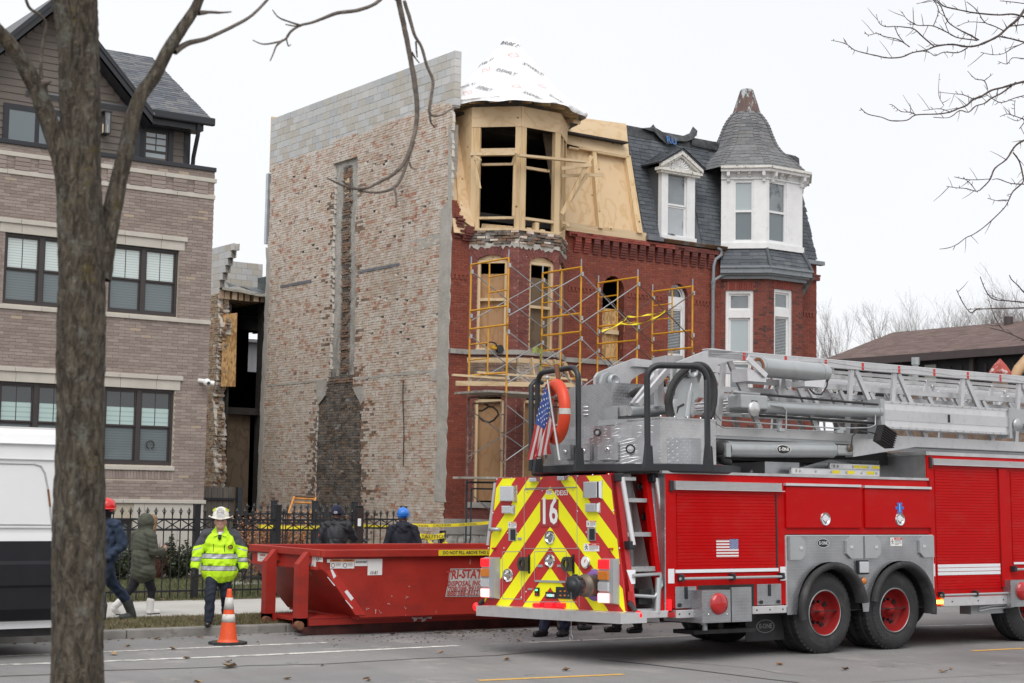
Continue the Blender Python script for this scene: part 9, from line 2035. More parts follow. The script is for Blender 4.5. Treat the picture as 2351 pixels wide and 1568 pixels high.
l,c,s=dlab(876,703,983,760);dtext('IRONWORKS',c,s[1]*.42,l,dz=s[1]*.05,sx=.72,bold=.03,slant=.15)
l,c,s=dlab(1578,627,2100,670,'fill_line_label','tape_yellow',Y=YD-.07);dtext('DO NOT FILL ABOVE THIS LINE',c,s[1]*.78,l,sx=1.0,bold=.02,dx=-.03)
sg_=MB();pts=[d1(*q,YD-.005)for q in((1678,783),(1958,780),(1918,1019),(1634,1018))];sg_.poly(pts[::-1]);l=pt_(sg_,'company_sign',mat('sign_grey',(.55,.53,.51),.6,var=.12,vscale=6,dirt=(.33,.31,.30),dscale=4),dk)
m=MB();cc=sum(pts,V3())/4
for a,b in zip(pts,pts[1:]+pts[:1]):
 a2,b2=a.lerp(cc,.045)+V3((0,-.002,0)),b.lerp(cc,.045)+V3((0,-.002,0));a3,b3=a.lerp(cc,.07)+V3((0,-.002,0)),b.lerp(cc,.07)+V3((0,-.002,0));m.poly([a2,b2,b3,a3])
pt_(m,'sign_border','print_black',l)
def stext(txt,x,y,size,material='sign_red',sx=1.,bold=.02,bend=None):dtext(txt,d1(x,y,YD-.006),size,l,False,material,0,sx,bold,0,.12,bend)
mat('sign_red',(.42,.045,.04),.6,var=0);stext('TRI-STATE',1808,828,.175,bend=-.22,sx=.88,bold=.03);stext('DISPOSAL INC.',1798,907,.10,sx=.95,bold=.025);stext('708/388-9910',1788,955,.105,sx=.93,bold=.02);stext('888/388-8352',1780,990,.105,sx=.93,bold=.02)
def dpoly(pts,material,name,front=False):
 m=MB();m.poly([d1(x,y,YD-.014)for x,y in pts][::-1]);pt_(m,name,MATS[material],dk)
dpoly([(672,790),(690,790),(722,845),(700,866)],'white_reflective','reflective_patch');dpoly([(790,975),(812,960),(868,1030),(846,1052)],'white_reflective','reflective_patch');dpoly([(642,703),(670,703),(668,733),(645,733)],'white_reflective','reflective_patch');dpoly([(645,852),(652,852),(714,925),(704,927)],'white_reflective','reflective_patch');dpoly([(795,1045),(803,1045),(864,1115),(854,1117)],'white_reflective','reflective_patch')
m=MB();rs=random.Random(4)
for k in range(9):
 c=d1(1365+k*15,1150+rs.uniform(0,60),YP1-.116)if k>0 else d1(1400,1165,YP1-.116);n=9;m.poly([c+V3((cos(a)*rs.uniform(.02,.09),0,sin(a)*rs.uniform(.01,.06)))for a in np.linspace(0,5.6,n)])
for(x,y)in((980,1110),(1045,1135),(1080,1130),(1150,1080),(1290,1100),(1325,935),(1310,1010),(1180,1010)):c=d1(x,y,YD-.003);m.tube([c,c+V3((rs.uniform(-.02,.03),0,rs.uniform(-.05,.03))),c+V3((rs.uniform(0,.05),0,rs.uniform(-.04,.02)))],.0025,4)
stuff(pt_(m,'paint_scrape',mat('scrape_white',(.62,.58,.57),.7),dk))
# ============ TRAFFIC CONE
cpos=at(*C3(1320,1343),Z=0);cn=thing('traffic_cone','tall orange traffic cone with two worn white bands on black base','traffic cone',cpos)
yc=cpos.y;hb=.035;zt=at(*C3(1320,1022),Y=yc).z;zz=[at(*C3(1320,y),Y=yc).z for y in(1072,1140,1168,1213)];r0,r1=abs(at(*C3(1380,1333),Y=yc).x-at(*C3(1258,1333),Y=yc).x)/2*.82,.032
rad=lambda z:r0+(r1-r0)*(z-hb)/(zt-.03-hb)
m=MB();s_=.24;m.prism([(cpos.x+s_*cos(a)*1.05,cpos.y+s_*sin(a)*1.05,0)for a in[pi/8+pi/4*i for i in range(8)]],(0,0,hb));pt_(m,'base','black_rubber',cn)
m=MB();m.lathe([(r0+.02,hb),(r0,hb+.02)]+[(rad(z),z)for z in np.linspace(hb+.04,zt-.03,12)]+[(r1*.95,zt-.005),(r1*.7,zt),(0,zt)],(cpos.x,cpos.y,0),(0,0,1),28);pt_(m,'cone_body',mat('cone_orange',(.72,.085,.018),.5,var=.08,dirt=(.75,.45,.38),dscale=9,dlo=.66,dhi=.72),cn)
for a,b in((zz[1],zz[0]),(zz[3],zz[2])):m=MB();m.lathe([(rad(a)+.002,a),(rad(a)+.004,a),(rad(b)+.004,b),(rad(b)+.002,b)],(cpos.x,cpos.y,0),(0,0,1),28);pt_(m,'reflective_band',mat('cone_white',(.60,.585,.55),.6,var=.1,dirt=(.35,.33,.29),dscale=14,dlo=.55,dhi=.68),cn)
# ============ VAN
YV=19.1
vn=thing('van','white high-roof cargo van with black lower cladding behind the trunk','van',(3.5,20,0))
v3=lambda x,y:at(*C3(x,y),Y=YV)
XV=at(190,1200,Y=YV).x;zrf,zg1,zg2,zpn,zpb_,zcl,zbt=(v3(160,y).z for y in(92,180,270,298,650,745,1188))
m=MB();prof=[(.0,zcl-.02),(.015,zcl+.1),(.02,zg2),(.035,zg1),(.06,zrf-.25),(.14,zrf-.06),(.3,zrf),(1.0,zrf+.05),(1.7,zrf),(1.86,zrf-.06),(1.98,zcl),(1.98,.35),(.1,.35)]
m.prism([(-2.5,YV+d,z)for d,z in prof][::-1],(XV+2.5,0,0));pt_(m,'body',mat('van_white',(.72,.73,.74),.3,var=.03,vscale=1.5,Coat_Weight=.4),vn)
m=MB();cp_=[(-.0,zbt+.02),(-.05,zbt+.1),(-.055,zbt+.35),(-.075,zbt+.38),(-.075,zbt+.62),(-.04,zbt+.66),(-.03,zcl),(.1,zcl),(.1,zbt-.05),(.03,zbt-.03)]
m.prism([(-2.5,YV+d,z)for d,z in cp_][::-1],(XV+2.48,0,0));pt_(m,'lower_cladding',mat('van_black',(.012,.0125,.016),.6,var=.12,Specular_IOR_Level=.25),vn)
pan=[(0,297),(200,298),(240,310),(262,350),(278,430),(292,560),(302,650),(0,636)];pv=[v3(x,y)for x,y in pan];pv[0].x=pv[-1].x=-1.2
m=MB()
for a,b in zip(pv,pv[1:]+pv[:1]):m.tube([a+V3((0,.016,0)),b+V3((0,.018,0))],.012,6)
pt_(m,'panel_seam',mat('seam_grey',(.42,.42,.43),.5),vn)
m=MB();
for y0 in(180,270,668):z=v3(100,y0).z;m.box((-2.5,YV+.0,z-.006),(XV-.02,YV+.032,z+.004))
pt_(m,'body_crease','seam_grey',vn);a,b=v3(280,445),v3(292,545);m=MB();m.tube([(a.x,YV+.006,a.z),(b.x,YV+.008,b.z)],.012,6);pt_(m,'rust_streak','rust',vn)
m=MB();m.box((XV-.02,YV+.1,zcl),(XV+.0,YV+1.9,zrf-.2));pt_(m,'rear_door','van_white',vn)
for X in(-2.1,XV-2.3):m=MB();m.lathe([(.2,.0),(.25,.01),(.33,.0),(.345,-.05),(.345,-.2),(.2,-.2)],(X,YV+.06,.345),(0,-1,0),28);wv_=pt_(m,'wheel','black_rubber',vn);m=MB();m.lathe([(0,-.02),(.2,.0)],(X,YV+.06,.345),(0,-1,0),20);pt_(m,'rim','silver_paint',wv_)
m=MB();m.box((-2.5,YV+.2,.25),(XV-.1,YV+1.8,.4));pt_(m,'underbody','chassis_black',vn)
# ============ PEOPLE
def cap_mesh(a,b,ra,rb,n=14):
 a,b=V3(a),V3(b);d=b-a;L=max(d.length,1e-4);x,y,z=frame_z(d if d.length>1e-4 else(0,0,1));vs=[];rows=[]
 for k in range(5):t_=pi/2*k/4;rows.append((a-z*ra*cos(t_),ra*sin(t_)))
 for k in range(5):t_=pi/2*k/4;rows.append((b+z*rb*sin(t_),rb*cos(t_)))
 for c,r in rows:
  r=max(r,1e-4)
  for i in range(n):q=2*pi*i/n;vs.append(c+x*cos(q)*r+y*sin(q)*r)
 m=len(rows);fs=[(i*n+j,i*n+(j+1)%n,(i+1)*n+(j+1)%n,(i+1)*n+j)for i in range(m-1)for j in range(n)]+[tuple(range(n-1,-1,-1)),tuple(range((m-1)*n,m*n))]
 return vs,fs
class Body:
 def __init__(s):s.p=[]
 def cap(s,a,b,ra,rb,tag,sq=None):s.p.append(('c',np.array(a,float),np.array(b,float),ra,rb,tag,sq));return s
 def ell(s,c,r,tag):s.p.append(('e',np.array(c,float),np.array(r,float),0,0,tag,None));return s
 def hand(s,wrist,dirn,palm_n,tag,L=.19,curl=.5,thumb=1):
  w_,d,n=V3(wrist),V3(dirn).normalized(),V3(palm_n).normalized();n=(n-d*n.dot(d)).normalized();t_=d.cross(n)*thumb
  pe=w_+d*L*.5;s.cap(w_,pe,.030,.036,tag);s.cap(w_+t_*.02,pe+t_*.026,.022,.020,tag);s.cap(w_-t_*.02,pe-t_*.026,.02,.018,tag)
  for k,(o,l)in enumerate(((.032,.40),(.011,.46),(-.011,.43),(-.032,.34))):
   b=pe+t_*o;m_=b+(d*cos(curl*.6)+n*sin(curl*.6))*L*l*.5;e=m_+(d*cos(curl*1.6)+n*sin(curl*1.6))*L*l*.5;s.cap(b,m_,.0115,.0105,tag);s.cap(m_,e,.0105,.0095,tag)
  b=w_+d*L*.18+t_*.03;m_=b+(t_*.7+d*.6+n*.2).normalized()*L*.26;s.cap(b,m_,.015,.012,tag);s.cap(m_,m_+(d*.9+n*.4).normalized()*L*.16,.012,.010,tag)
 def build(s,name,label,base,heading,mats,recolor=None,fold=.006,voxel=.0085,scale=1.,group=None,parts=()):
  bm=MB();mats=[MATS[m]if isinstance(m,str)else m for m in mats]
  for p in s.p:
   if p[0]=='c':vs,fs=cap_mesh(p[1],p[2],p[3],p[4]);bm.add(vs,fs)
   else:c,r=p[1],p[2];bm.ball(c,r[0],r[1],r[2],20,14)
  me=bm.mesh(name,mats[0]);o=bpy.data.objects.new(name,me);C.objects.link(o)
  rm=o.modifiers.new('r','REMESH');rm.mode='VOXEL';rm.voxel_size=voxel;sm=o.modifiers.new('s','SMOOTH');sm.factor=.5;sm.iterations=3
  dg=bpy.context.evaluated_depsgraph_get();m2=bpy.data.meshes.new_from_object(o.evaluated_get(dg));bpy.data.objects.remove(o)
  nv=len(m2.vertices);V=np.empty(nv*3);m2.vertices.foreach_get('co',V);V=V.reshape(-1,3);N=np.empty(nv*3);m2.vertices.foreach_get('normal',N);N=N.reshape(-1,3)
  def sd(P):
   D=[]
   for p in s.p:
    if p[0]=='c':ab=p[2]-p[1];t_=np.clip(((P-p[1])@ab)/max(ab@ab,1e-9),0,1);D.append(np.linalg.norm(P-p[1]-t_[:,None]*ab,axis=1)-(p[3]+(p[4]-p[3])*t_))
    else:q=(P-p[1])/p[2];k=np.linalg.norm(q,axis=1);D.append((k-1)*min(p[2]))
   return np.argmin(np.array(D),axis=0)
  tags=np.array([p[5]for p in s.p]);vt=tags[sd(V)]
  f=np.sin(V[:,2]*31+19*V[:,0]+2.6*np.sin(V[:,1]*15+V[:,2]*9))*np.sin(V[:,0]*21-V[:,2]*9+V[:,1]*13+1)+.5*np.sin(V[:,2]*47-V[:,1]*44+V[:,0]*38+2*np.sin(V[:,2]*13))+.4*np.sin(V[:,0]*58+V[:,2]*22+V[:,1]*31)
  cl=np.isin(vt,[i for i,m in enumerate(mats)if 'cloth' in m.name]);V=V+N*(f*fold*cl)[:,None]
  if recolor and hasattr(recolor,'shape_fn'):V=recolor.shape_fn(V,N,vt)
  m2.vertices.foreach_set('co',V.ravel());nf=len(m2.polygons);Cn=np.empty(nf*3);m2.polygons.foreach_get('center',Cn);Cn=Cn.reshape(-1,3)
  ft_=tags[sd(Cn)]
  if recolor:ft_=recolor(Cn,ft_)
  m2.materials.clear()
  for m in mats:m2.materials.append(m)
  m2.polygons.foreach_set('material_index',ft_.astype(int));m2.polygons.foreach_set('use_smooth',[True]*nf);m2.update()
  m2.name=name;o=bpy.data.objects.new(name,m2);C.objects.link(o);o.location=base;o.rotation_euler=(0,0,heading);o.scale=(scale,)*3;o['label']=label;o['category']='person'
  if group:o['group']=group
  return o
def wear(mb,name,mats,body):o=bpy.data.objects.new(name,mb.mesh(name,mats));C.objects.link(o);o.parent=body;return o
def cloth(name,col,rough=.85,var=.15):return mat(name+'_cloth',col,rough,0,var=var,vscale=7,bump=.3,bscale=90)
skin=mat('skin_light',(.50,.29,.22),.55,var=.08,vscale=30);skin2=mat('skin_dark',(.10,.055,.038),.5,var=.08);navy=cloth('navy',(.010,.014,.028));black=cloth('black',(.010,.010,.012));blackshoe=mat('polished_black',(.012,.012,.013),.25)
lime=cloth('lime',(.56,.90,.015),.7,.06);silver=mat('reflective_silver',(.42,.43,.47),.35,.2,var=.1);yoke=cloth('charcoal',(.055,.057,.068));trim=mat('dark_binding',(.012,.012,.016),.7);white=mat('shirt_white',(.75,.75,.76),.7)
def head_(b,z,y,tag,hair=None,r=.098,tilt=0.,neck=None):
 b.ell((0,y,z),(r*.80,r*.97,r*1.17),tag);b.ell((0,y+r*.32,z-r*.62),(r*.58,r*.62,r*.58),tag);b.cap((0,y+r*.96,z+r*.02),(0,y+r*1.17,z-r*.26),r*.09,r*.15,tag)
 for s in(-1,1):b.ell((s*r*.82,y-r*.06,z-r*.10),(r*.1,r*.2,r*.3),tag)
 b.cap((0,y-.02,z-.20),(0,y-.005,z-.06),.058,.054,neck if neck is not None else tag)
b=Body();LI,GR,PA,SK,SH,GL,WH,TI,SI=range(9);cm_=[lime,yoke,navy,skin,blackshoe,mat('glove_black',(.02,.02,.02),.8),white,trim,silver]
b.ell((0,.0,1.16),(.235,.165,.24),LI);b.ell((0,.015,.92),(.245,.178,.22),LI);b.cap((0,.0,.78),(0,.0,1.02),.205,.19,LI);b.cap((-.1,0,.78),(.1,0,.78),.165,.165,LI);b.cap((-.13,-.01,1.30),(.13,-.01,1.30),.095,.095,GR);b.cap((0,.0,1.30),(0,.03,1.40),.105,.085,LI)
for s in(-1,1):
 b.cap((s*.19,-.01,1.30),(s*.315,.0,1.06),.088,.082,GR if True else LI);b.cap((s*.295,.0,1.09),(s*.345,.03,.85),.082,.072,LI);b.cap((s*.345,.03,.86),(s*.35,.05,.80),.062,.052,GL);b.hand((s*.352,.055,.79),(.0,.1,-1),(-s*.8,.1,0),GL,.185,.7,s)
b.cap((0,0,.80),(0,0,.72),.17,.16,PA)
b.cap((.09,.0,.78),(.105,.21,.44),.105,.078,PA);b.cap((.105,.21,.44),(.11,.24,.10),.078,.066,PA);b.cap((.11,.225,.055),(.12,.37,.04),.052,.042,SH);b.cap((.11,.21,.05),(.11,.23,.09),.05,.05,SH)
b.cap((-.09,-.02,.78),(-.10,.0,.43),.105,.076,PA);b.cap((-.10,.0,.43),(-.10,-.30,.15),.074,.060,PA);b.cap((-.10,-.36,.10),(-.10,-.26,.03),.05,.04,SH)
head_(b,1.49,.09,SK,r=.1,neck=SK);b.cap((-.02,.08,1.335),(.0,.12,1.315),.042,.03,WH);b.cap((0,.115,1.325),(0,.165,1.25),.018,.02,TI)
def chief(Cn,tg):
 z=Cn[:,2];x=Cn[:,0];tg=tg.copy();jk=(tg==LI);tor=jk&(np.abs(x)<.255)
 arm=(np.isin(tg,(LI,GR)))&(np.abs(x)>.255)
 for c,h in((.995,.032),(.825,.032)):
  tg[tor&(np.abs(z-c)<h+.008)]=TI;tg[tor&(np.abs(z-c)<h)]=SI
 g=(tg==GR)&(z<1.17-.25*(np.abs(x)-.2));tg[g]=LI
 for c,h in((.945,.026),):tg[arm&(np.abs(z-c)<h+.008)]=TI;tg[arm&(np.abs(z-c)<h)]=SI
 tg[arm&(np.abs(z-1.105+.3*(np.abs(x)-.28))<.009)]=SI
 tg[(Cn[:,1]>.13)&(np.abs(x-.085)<.006)&(z>1.06)&(z<1.17)]=TI;tg[(Cn[:,1]>.13)&(np.abs(x+.07+.12*(np.abs(z-1.11)))<.006)&(z>1.05)&(z<1.17)]=TI
 em=(Cn[:,1]>.08)&((x+.155)**2+(z-1.125)**2<.034**2);tg[em]=TI
 fc=(tg==SK)&(Cn[:,1]>.13);
 for s in(-1,1):tg[fc&((x-s*.034)**2+(z-1.505)**2*2.5<.011**2)]=TI
 return tg
pos=at(500,1437,Z=.13);hd=math.atan2(-.814,-.5807)-pi/2+.12
P0=V3((pos.x+.10,pos.y+.22,.115))
ch_=b.build('person','person in lime reflective jacket and white fire helmet walking towards the road',P0,hd,cm_,chief,.006,scale=.972)
m=MB();m.smooth=True;hz_,hy=1.602,.06
for ring in(0,):
 vs=[];n1,n2=28,9
 for j in range(n2+1):
  t_=pi/2*j/n2
  for i in range(n1):a=2*pi*i/n1;rib=1+.02*(i%7==0);vs.append((.118*cos(t_)*cos(a)*rib,hy+.138*cos(t_)*sin(a)*rib+.02*sin(t_),hz_-.035+.135*sin(t_)-.02*sin(a)*cos(t_)))
 m.add(vs,[(j*n1+i,j*n1+(i+1)%n1,(j+1)*n1+(i+1)%n1,(j+1)*n1+i)for j in range(n2)for i in range(n1)])
 vs=[]
 for k,(f,dz)in enumerate(((1.0,.0),(1.25,-.016),(1.42,-.02),(1.42,-.028),(1.0,-.012))):
  for i in range(n1):a=2*pi*i/n1;ff=1+(f-1)*(.75 if sin(a)>0 else 1.25);back=max(0,-sin(a));vs.append((.118*ff*cos(a),hy+.138*ff*sin(a),hz_-.035+dz-.02*sin(a)+.02*abs(cos(a))*(f-1)*2+.01*back))
 m.add(vs,[(j*n1+i,j*n1+(i+1)%n1,(j+1)*n1+(i+1)%n1,(j+1)*n1+i)for j in range(4)for i in range(n1)])
hl=wear(m,'helmet',mat('helmet_white',(.74,.72,.64),.3,var=.06),ch_)
def hpt(u,v,w_=0):return V3((-u,hy+.150+w_+.10*(-v),hz_+.02+v))
m=MB();m.prism([hpt(*q)for q in((-.052,-.075),(.052,-.075),(.058,.0),(.045,.06),(0,.075),(-.045,.06),(-.058,.0))],(0,-.012,0));sh_=wear(m,'helmet_shield',mat('shield_white',(.70,.70,.68),.5,var=.05),hl)
m=MB()
for txt,sz,dv,sx in(('2-1-22',.036,.0,.9),('CHICAGO',.019,-.052,1.),('DISTRICT',.014,.048,1.)):vs,fs=text_mesh(txt,sz,sx,.02);m.add([hpt(x,y+dv,.004)for x,y in vs],fs)
for(x0,y0,x1,y1)in((-.05,.026,.05,.029),(-.05,-.029,.05,-.026),(-.05,-.029,-.047,.029),(.047,-.029,.05,.029)):m.poly([hpt(x0,y0,.004),hpt(x1,y0,.004),hpt(x1,y1,.004),hpt(x0,y1,.004)])
wear(m,'lettering',ink,sh_)
m=MB()
for s in(-1,1):vs=[(s*(.05+.05*k_),hy+.10-.09*k_,hz_+.065-.035*k_+dz)for k_ in(0,1)for dz in(0,.03)];m.add([tuple(np.array(v)*1.0+np.array((s*.016,.016,-.004)))for v in vs],[(0,2,3,1)])
wear(m,'reflective_tetrahedron',mat('helmet_lime',(.75,.85,.05),.4),hl)
m=MB();
for s in(-1,1):m.tube([(s*.13,hy+.03,hz_-.03),(s*.15,hy-.08,hz_-.02)],.012,6)
wear(m,'goggle_strap','chassis_black',hl)
m=MB();em=[(-.155,.148,1.125)];n=14
for k in range(8):a=pi*2*k/8;m.beam((-.155+.006*cos(a),.170,1.125+.006*sin(a)),(-.155+.024*cos(a),.166,1.125+.024*sin(a)),.005,.005)
wear(m,'chest_emblem',mat('emblem_gold',(.60,.38,.06),.5),ch_)
for s in(-1,1):m=MB();m.rbox((s*.11-.045,.165,.885),(s*.11+.045,.185,.955),.008);wear(m,'chest_pocket',lime,ch_)
m=MB()
for s in(-1,1):m.prism([(s*.02,.15,1.30),(s*.09,.115,1.38),(s*.125,.08,1.34),(s*.085,.145,1.27)],(0,.012,.004))
wear(m,'collar_flap',lime,ch_)
par_=cloth('olive',(.062,.067,.048),.8);par_.node_tree
b=Body();PK,LG,BT,FU,HA,PH=range(6);wm=[par_,cloth('legging',(.008,.008,.013)),mat('boot_white',(.70,.69,.67),.7,var=.08),mat('fur_tan',(.26,.17,.10),.95,var=.5,vscale=40,bump=1.,bscale=70),skin,'black_paint']
b.cap((0,.0,.66),(0,.0,.90),.185,.19,PK);b.ell((0,.0,1.08),(.20,.165,.26),PK);b.cap((-.08,0,.66),(.08,0,.66),.155,.155,PK);b.cap((-.12,-.01,1.24),(.12,-.01,1.24),.085,.085,PK)
b.ell((0,.02,1.43),(.118,.135,.145),PK);b.cap((0,.03,1.26),(0,.02,1.36),.115,.11,PK);b.cap((0,.115,1.31),(0,.145,1.47),.085,.085,FU);b.ell((0,.155,1.41),(.07,.04,.095),HA)
for s in(-1,1):b.cap((s*.19,-.01,1.22),(s*.22,.02,.98),.085,.078,PK);b.cap((s*.22,.02,.98),(s*.15,.24,.98),.074,.058,PK);b.hand((s*.14,.25,.985),(-s*.3,.8,.3),(-s*.6,.2,.6),HA,.16,1.1,s)
b.cap((.08,.0,.66),(.085,.12,.38),.10,.068,LG);b.cap((.085,.12,.38),(.085,.10,.15),.066,.05,LG);b.cap((.085,.10,.22),(.085,.10,.08),.062,.058,BT);b.cap((.085,.09,.045),(.085,.25,.035),.052,.042,BT)
b.cap((-.08,.0,.66),(-.085,-.14,.40),.10,.068,LG);b.cap((-.085,-.14,.40),(-.085,-.38,.19),.066,.05,LG);b.cap((-.085,-.36,.20),(-.085,-.44,.14),.06,.055,BT);b.cap((-.085,-.46,.10),(-.085,-.37,.03),.05,.04,BT)
def quilt(Cn,tg):tg=tg.copy();tg[(tg==BT)&(Cn[:,2]<.022)]=PH;return tg
def quilt_shape(V,N,vt):
 k=(vt==PK)&(V[:,2]<1.30);s=(V[:,2]+.35*np.abs(V[:,0]))*2*np.pi/.075;V=V.copy();V[k]+=N[k]*(.0055*(np.abs(np.sin(s[k]/2))-.6))[:,None];return V
quilt.shape_fn=quilt_shape
pos=at(345,1411,Z=.14);w_=b.build('person','person in hooded olive parka looking at a phone on the sidewalk',V3((pos.x-.12,pos.y+.05,.14)),-pi/2+.25,wm,quilt,.003,scale=.955)
m=MB();m.beam((.02,.33,1.02),(.02,.44,1.10),.075,.012,(0,-.6,.8));o=wear(m,'phone','black_paint',None);o.matrix_world=Matrix.Translation(w_.location)@Matrix.Rotation(w_.rotation_euler.z,4,'Z')@Matrix.Scale(.955,4);tag(o,'black phone in the hand of the person in the olive parka','phone')
nv=cloth('coverall',(.014,.028,.058),.8)
b=Body();CV,BO,SKN,BE=range(4);fm=[nv,mat('rubber_boot',(.055,.06,.06),.6,var=.3,vscale=6),skin2,mat('balaclava_cloth',(.010,.012,.018),.9)]
b.ell((0,.0,1.20),(.20,.15,.27),CV);b.cap((0,0,.95),(0,0,1.1),.17,.18,CV);b.cap((-.13,-.01,1.40),(.13,-.01,1.40),.085,.085,CV);b.cap((0,.0,1.40),(0,.02,1.5),.07,.065,BE)
for s in(-1,1):b.cap((s*.20,-.02,1.39),(s*.26,-.10,1.10),.082,.075,CV);b.cap((s*.26,-.10,1.10),(s*.20,.10,.92),.072,.06,CV);b.hand((s*.19,.11,.91),(-s*.2,.7,-.6),(-s,0,0),SKN,.18,.8,s)
b.cap((-.09,0,.95),(-.10,.18,.53),.12,.085,CV);b.cap((-.10,.18,.53),(-.10,.10,.20),.085,.07,CV);b.cap((-.10,.10,.24),(-.10,.10,.07),.078,.062,BO);b.cap((-.10,.09,.05),(-.10,.27,.04),.058,.048,BO)
b.cap((.09,0,.95),(.10,-.16,.55),.12,.085,CV);b.cap((.10,-.16,.55),(.10,-.44,.26),.085,.075,CV);b.cap((.10,-.42,.28),(.10,-.52,.07),.080,.062,BO);b.cap((.10,-.53,.05),(.10,-.35,.04),.056,.046,BO)
b.ell((0,.04,1.60),(.088,.10,.12),BE);b.ell((0,.10,1.60),(.06,.055,.06),SKN)
pos=at(283,1424,Z=.12);hd=pi/2+.15
f_=b.build('person','person in navy coveralls and red helmet half hidden by the trunk',V3((pos.x-.30,pos.y-.03,.115)),hd,fm,None,.008,scale=.985)
m=MB();m.smooth=True;m.ball((0,.03,1.66),.118,.14,.115,22,10);m.lathe([(.11,-.02),(.155,-.03),(.158,-.037),(.11,-.03)],(0,.035,1.65),(0,0,1),24);wear(m,'helmet',mat('helmet_red',(.62,.02,.022),.2,var=.04,Coat_Weight=.5),f_)
m=MB();m.tube([(-.14,.14,1.36),(0,.17,1.2),(.17,.02,1.02),(.1,-.16,1.1),(-.12,-.12,1.4),(-.14,.0,1.47)],.016,6);wear(m,'strap','chassis_black',f_)
def standing(label,px,ytop,Yp,mats_,hatfn,scale,arm_up=False,hood=False,group=None,turn=0.):
 b=Body();J,T_,S_,B_=range(4)
 b.ell((0,.0,1.20),(.215,.15,.27),J);b.cap((0,0,.86),(0,0,1.08),.175,.175,J);b.cap((-.14,-.01,1.395),(.14,-.01,1.395),.09,.09,J);b.cap((0,-.0,1.40),(0,.0,1.50),.085,.07,J)
 for s in(-1,1):
  if arm_up and s==1:b.cap((.20,-.0,1.38),(.30,.10,1.17),.085,.075,J);b.cap((.30,.10,1.17),(.17,.19,1.46),.072,.055,J);b.hand((.165,.19,1.47),(-.15,-.1,1),(-1,0,0),S_,.17,1.2,1)
  else:b.cap((s*.20,-.0,1.38),(s*.285,-.01,1.10),.085,.075,J);b.cap((s*.285,-.01,1.10),(s*.27,.10,.86),.072,.055,J);b.hand((s*.27,.11,.85),(0,.2,-1),(-s,0,0),S_,.18,.7,s)
  b.cap((s*.09,0,.88),(s*.10,.01,.48),.11,.08,T_);b.cap((s*.10,.01,.48),(s*.10,-.02,.12),.08,.065,T_);b.cap((s*.10,-.04,.05),(s*.11,.16,.04),.055,.045,B_)
 head_(b,1.60,.02,S_,r=.1)
 if hood:b.cap((-.07,-.06,1.45),(.07,-.06,1.45),.075,.075,J);b.ell((0,-.11,1.38),(.10,.05,.10),J)
 zt=at(px,ytop,Y=Yp).z;q=at(px,ytop+40,Y=Yp);sc_=(zt-.14)/1.745
 o=b.build('person',label,V3((q.x,Yp,.14)),-.62+turn,mats_,None,.009,scale=sc_);return o
jk=cloth('duty_jacket',(.011,.013,.018),.6)
o=standing('person in black duty jacket and navy knit cap holding a radio behind the skip',772,1160.5,23.6,[jk,navy,skin2,blackshoe],None,1,True,turn=-.05)
m=MB();m.smooth=True;m.ball((0,.015,1.645),.098,.115,.112,20,10);m.lathe([(.098,-.055),(.108,-.05),(.108,-.005),(.10,.0)],(0,.015,1.645),(0,0,1),24);wear(m,'knit_cap',mat('navy_knit',(.014,.018,.045),.95,bump=.5,bscale=140),o)
m=MB();m.tube([(.0+.03*cos(a),-.102,1.625+.02*sin(a))for a in np.linspace(0,6.28,10)],.004,4);m.beam((-.02,-.103,1.62),(.02,-.103,1.63),.01,.01);wear(m,'cap_emblem',mat('emblem_white',(.6,.6,.62),.6),o)
m=MB();m.rbox((.10,.15,1.47),(.145,.19,1.62),.01);m.tube([(.13,.17,1.62),(.13,.17,1.74)],.007,6);r_o=wear(m,'radio','black_paint',None);r_o.matrix_world=Matrix.Translation(o.location)@Matrix.Rotation(o.rotation_euler.z,4,'Z')@Matrix.Scale(o.scale.x,4);tag(r_o,'black hand radio held to the ear by the person in the navy cap','radio')
m=MB();m.ball((-.285,-.06,1.22),.012,.03,.035);wear(m,'shoulder_patch',mat('patch_red',(.35,.06,.06),.7),o)
o=standing('person in dark hooded sweatshirt and bright blue hard hat behind the skip',925,1169,23.4,[cloth('hoodie',(.010,.012,.022)),navy,skin2,blackshoe],None,1,False,True,turn=.05)
m=MB();m.smooth=True;vs=[];m.ball((0,.02,1.665),.118,.142,.118,24,12);m.lathe([(.118,-.03),(.140,-.036),(.142,-.044),(.115,-.04)],(0,.03,1.665),(0,0,1),24);m.prism([(-.09,.12,1.63),(.09,.12,1.63),(.06,.20,1.615),(-.06,.20,1.615)],(0,0,-.01));m.tube([(0,.02+.142*cos(a),1.665+.119*sin(a))for a in np.linspace(.1,3.0,12)],.012,6);wear(m,'hard_hat',mat('hat_blue',(.015,.17,.62),.25,var=.04,Coat_Weight=.4),o)
m=MB();m.smooth=True;m.ball((0,-.085,1.40),.115,.05,.085,14,8);wear(m,'hood',mat('hood_slate_cloth',(.035,.045,.065),.9),o)
